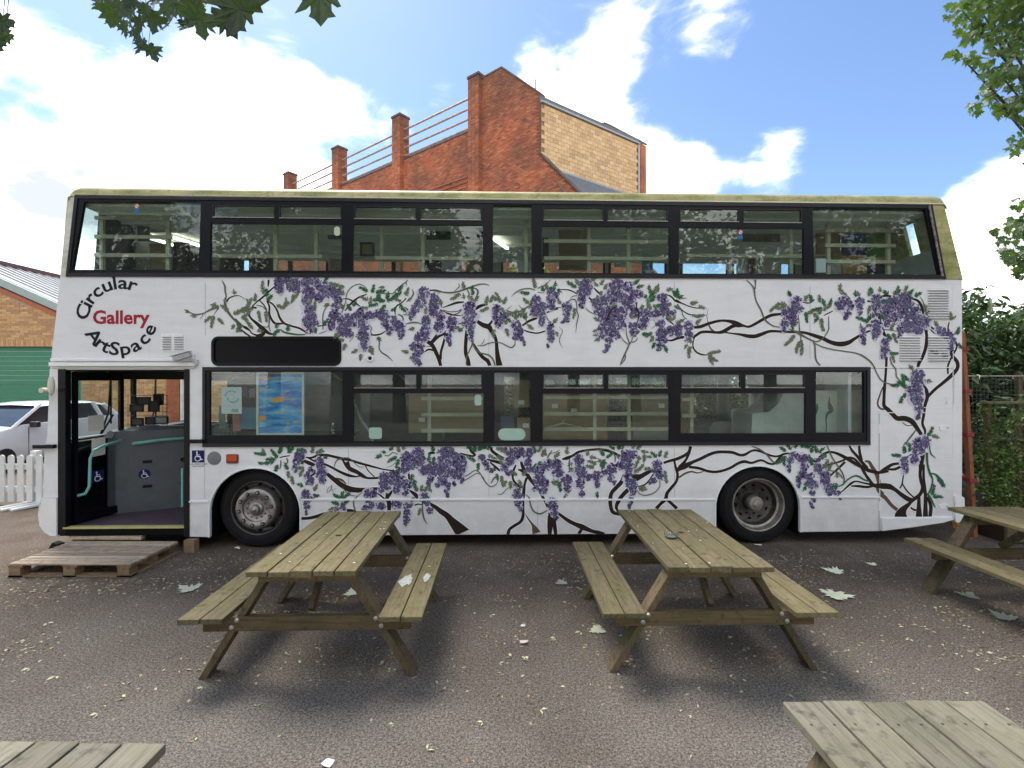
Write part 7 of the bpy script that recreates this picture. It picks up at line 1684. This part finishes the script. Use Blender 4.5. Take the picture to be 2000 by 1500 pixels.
# maple overhead, left; its trunk stands behind the viewer's left shoulder
B1 = (-4.2, -1.4, 0)
t_ = thing('maple_tree', 'maple whose leafy twigs hang into the top left of the view', 'tree', B1)
q = MB(); q.tube([(0, 0, 0), (.05, .05, 2), (.1, .1, 4.2), (.3, .3, 6.5)], [.24, .2, .15, .06], 12); part('trunk', q, BARK, t_, smooth=True)
rr = random.Random(17)
tw_ = []
targets = [(215, 15, 2.6), (250, 25, 2.7), (285, 15, 2.6), (330, 5, 2.5), (240, 50, 2.7), (265, 62, 2.6), (280, 85, 2.6), (345, 30, 2.3), (370, 45, 2.3), (385, 25, 2.2), (300, 30, 2.8), (220, -5, 2.5), (260, 0, 2.4), (370, 5, 2.3), (310, -5, 2.5), (400, 0, 2.4),
           (200, 5, 2.9), (225, 30, 2.8), (270, 40, 2.9), (290, 95, 2.5), (235, 10, 2.4), (350, 15, 2.6), (255, 45, 2.45), (320, 15, 2.3), (440, 5, 1.9), (480, 10, 2.0), (450, -5, 1.7)]
q = MB(); A0 = Vector((.1, .1, 4.2))
for (cx_, cy_, dd) in [(240, -60, 2.6), (330, -70, 2.4), (450, -60, 1.7), (620, -60, 1.5), (0, -20, 2.4)]:
    limb(q, A0, P(cx_, cy_, dd) - Vector(B1), .028, .004, rr)
part('branch', q, BARK, t_, smooth=True)
for (x, y, dd) in targets:
    p = P(x, y - 8, dd); hang_leaf(t_, p, rr.uniform(.09, .14), rr, B1)
    q = MB(); q.tube([P(x, y - 8, dd) - Vector(B1), P(x + rr.uniform(-15, 15), y - 90, dd) - Vector(B1)], [.0015, .002], 4); part('leaf_stalk', q, BARK, t_)
for (x, y, dd, s, ry) in [(470, -14, 1.55, .165, 8), (432, 20, 1.6, .12, -30), (620, -48, 1.5, .185, -6), (6, 30, 2.3, .13, 15), (-12, 60, 2.35, .14, -10), (10, 62, 2.4, .10, 10)]:
    o = hang_leaf(t_, P(x, y, dd), s, rr, B1); o.rotation_euler = (radians(-88), radians(ry), radians(rr.uniform(-12, 12)))
    q = MB(); q.tube([P(x, y, dd) - Vector(B1), P(x + 10, y - 90, dd) - Vector(B1)], [.0018, .002], 4); part('leaf_stalk', q, BARK, t_)
g2 = MB()
for (cx_, cy_, dd) in [(240, -60, 2.6), (330, -70, 2.4), (450, -60, 1.7), (620, -60, 1.5), (0, -20, 2.4)]:
    e_ = P(cx_, cy_, dd); a_ = A0 + Vector(B1)
    for k in range(46):
        f = rr.uniform(.25, .97); c_ = a_.lerp(e_, f) + Vector((0, 0, .35 * sin(pi * f))) + Vector((rr.gauss(0, .16), rr.gauss(0, .16), rr.gauss(0, .13) + .10))
        if c_.y > .3 and H + (c_.z - H) < H + (c_.y * 745 / F) + .22: continue
        maple(g2, Matrix.Translation(c_ - Vector(B1)) @ Matrix.Rotation(rr.random() * 6.28, 4, 'Z') @ Matrix.Rotation(radians(rr.uniform(-140, -40)), 4, 'X') @ Matrix.Scale(rr.uniform(.09, .15), 4), rr, .2)
part('leaf_mass', g2, NEAR, t_, kind='stuff')
# crown above and behind the frame of this tree (throws soft shade, shows in the bus windows)
cs = clumps(rr, (-.6, -1.2, 7.4), (2.2, 2.0, 1.9), 60); part('crown', leafcloud(2400, rr, from_clumps(cs), .2, .75), MAP, t_)
# maple at the right edge
B2 = (9.3, 7.6, 0)
t_ = thing('maple_tree', 'maple whose crown leans in from the right edge of the view', 'tree', B2)
q = MB(); q.tube([(0, 0, 0), (.0, 0, 2.5), (.1, .1, 5), (.2, .2, 8)], [.25, .2, .14, .05], 12); part('trunk', q, BARK, t_, smooth=True)
rr = random.Random(23)
outl_ = [(1870, 20, 26), (1895, 60, 28), (1930, 40, 36), (1960, 80, 40), (1985, 30, 40), (1910, 115, 22), (1862, 104, 12), (1880, 112, 12), (1940, 140, 30), (1975, 150, 34), (1925, 180, 22), (1905, 208, 14), (1950, 205, 22), (1985, 210, 30), (1992, 270, 22), (1985, 290, 14), (2020, 100, 60), (2030, 200, 50), (1900, 5, 26), (1940, 0, 40), (1980, -10, 50), (2020, -20, 60),
         (1995, 395, 20), (1975, 430, 16), (1985, 450, 24), (1945, 452, 9), (1962, 470, 12), (1955, 488, 10), (1990, 500, 26), (1970, 500, 16), (1995, 530, 18), (2025, 440, 40), (2030, 520, 34)]
q = MB()
for (x, y, s) in outl_[::2]: limb(q, (.05, .05, 4.2 if y < 330 else 2.8), P(x + 8, y, 6.7) - Vector(B2), .05, .006, rr)
part('branch', q, BARK, t_, smooth=True)
wts = [max(4, s * s / 40) for _, _, s in outl_]; cnt_ = 0
g2 = MB()
NEAR2 = leafmat('maple_leaf_right', (.055, .10, .035), (.13, .19, .07), 0, .35)
lv2 = [m_.copy() for m_ in leafv]
for m_ in lv2: m_.materials[0] = NEAR2
for (x, y, s), w in zip(outl_, wts):
    n = int(w * 2.3)
    for k in range(n):
        a = rr.random() * 6.28; d = sqrt(rr.random()) * s; Yd = 6.7 + rr.uniform(-.5, .5); p = P(x + d * cos(a), y + d * sin(a) * .8, Yd)
        if cnt_ < 290 and k < n * .22:
            o = mobj('leaf', lv2[rr.randrange(5)], t_, p - Vector(B2)); sc = rr.uniform(.07, .12); o.scale = (sc, sc, sc); o.rotation_euler = (radians(rr.uniform(-150, -20)), radians(rr.uniform(-60, 60)), radians(rr.uniform(0, 360))); cnt_ += 1
        else:
            M = Matrix.Translation(p - Vector(B2)) @ Matrix.Rotation(rr.random() * 6.28, 4, 'Z') @ Matrix.Rotation(radians(rr.uniform(-150, -20)), 4, 'X') @ Matrix.Scale(rr.uniform(.065, .115), 4); maple(g2, M, rr, .2)
part('leaf_mass', g2, NEAR2, t_, kind='stuff')
cs = clumps(rr, (3.0, .6, 7.6), (2.2, 2.2, 2.8), 90); part('crown', leafcloud(4200, rr, from_clumps(cs), .17, .75), MAP, t_)
# trees behind the viewer (they show in the window glass)
cr_ = []
for k in range(2):
    cs = clumps(rt, (0, 0, 6.2), (3.4, 2.6, 3.6), 120); cr_.append(leafcloud(8500, rt, from_clumps(cs), .24, .75).mesh('crown', MAP))
q = MB(); q.tube([(0, 0, 0), (.1, 0, 3), (0, .1, 6), (.1, .1, 8.5)], [.3, .24, .16, .05], 12)
for k in range(8): limb(q, (0, 0, 3 + k * .5), (rt.uniform(-2.4, 2.4), rt.uniform(-1.8, 1.8), 5 + k * .5), .09, .02, rt)
tr_ = q.mesh('trunk', BARK, True)
for i, (x, y, s) in enumerate([(-10, -11, .95), (-4.5, -12, 1.0), (1.5, -11, .95), (7, -12, 1.0), (13, -10.5, .95), (-16, -9.5, 1.0), (4.5, -15, 1.1), (-7.5, -15, 1.1), (19, -4, 1.1), (20, 4, 1.1), (26, 10, 1.2), (-27, -6, 1.1), (-31, 4, 1.2), (18.5, -10.5, 1.05), (23.5, -9.5, 1.1), (-22, -9, 1.05)]):
    t_ = thing('yard_tree', 'broad tree behind the viewer, showing only as a reflection in the bus windows', 'tree', (x, y, 0), rt.random() * 6.28, 'trees behind the viewer'); t_.scale = (s, s, s)
    t_.scale = (s * 1.15, s * 1.1, s * 1.2)
    if 7 < i < 13: t_['label'] = 'broad tree beside the yard, standing outside the photographed view'; t_['group'] = 'trees beside the yard'
    mobj('crown', cr_[i % 2], t_); mobj('trunk', tr_, t_)
# far tree over the garage roof
t_ = thing('far_tree', 'pale tree top showing over the garage roof at the left edge', 'tree', (-27.5, 25, 0))
q = MB(); q.tube([(0, 0, 0), (0, 0, 5.5)], [.25, .1], 8); part('trunk', q, BARK, t_)
cs = clumps(rt, (0, 0, 6.0), (1.6, 1.6, 2.3), 50); part('crown', leafcloud(2200, rt, from_clumps(cs), .25, .7), island('far_leaf', [(0, (.06, .09, .04)), (1, (.16, .2, .09))], .6, .3), t_)
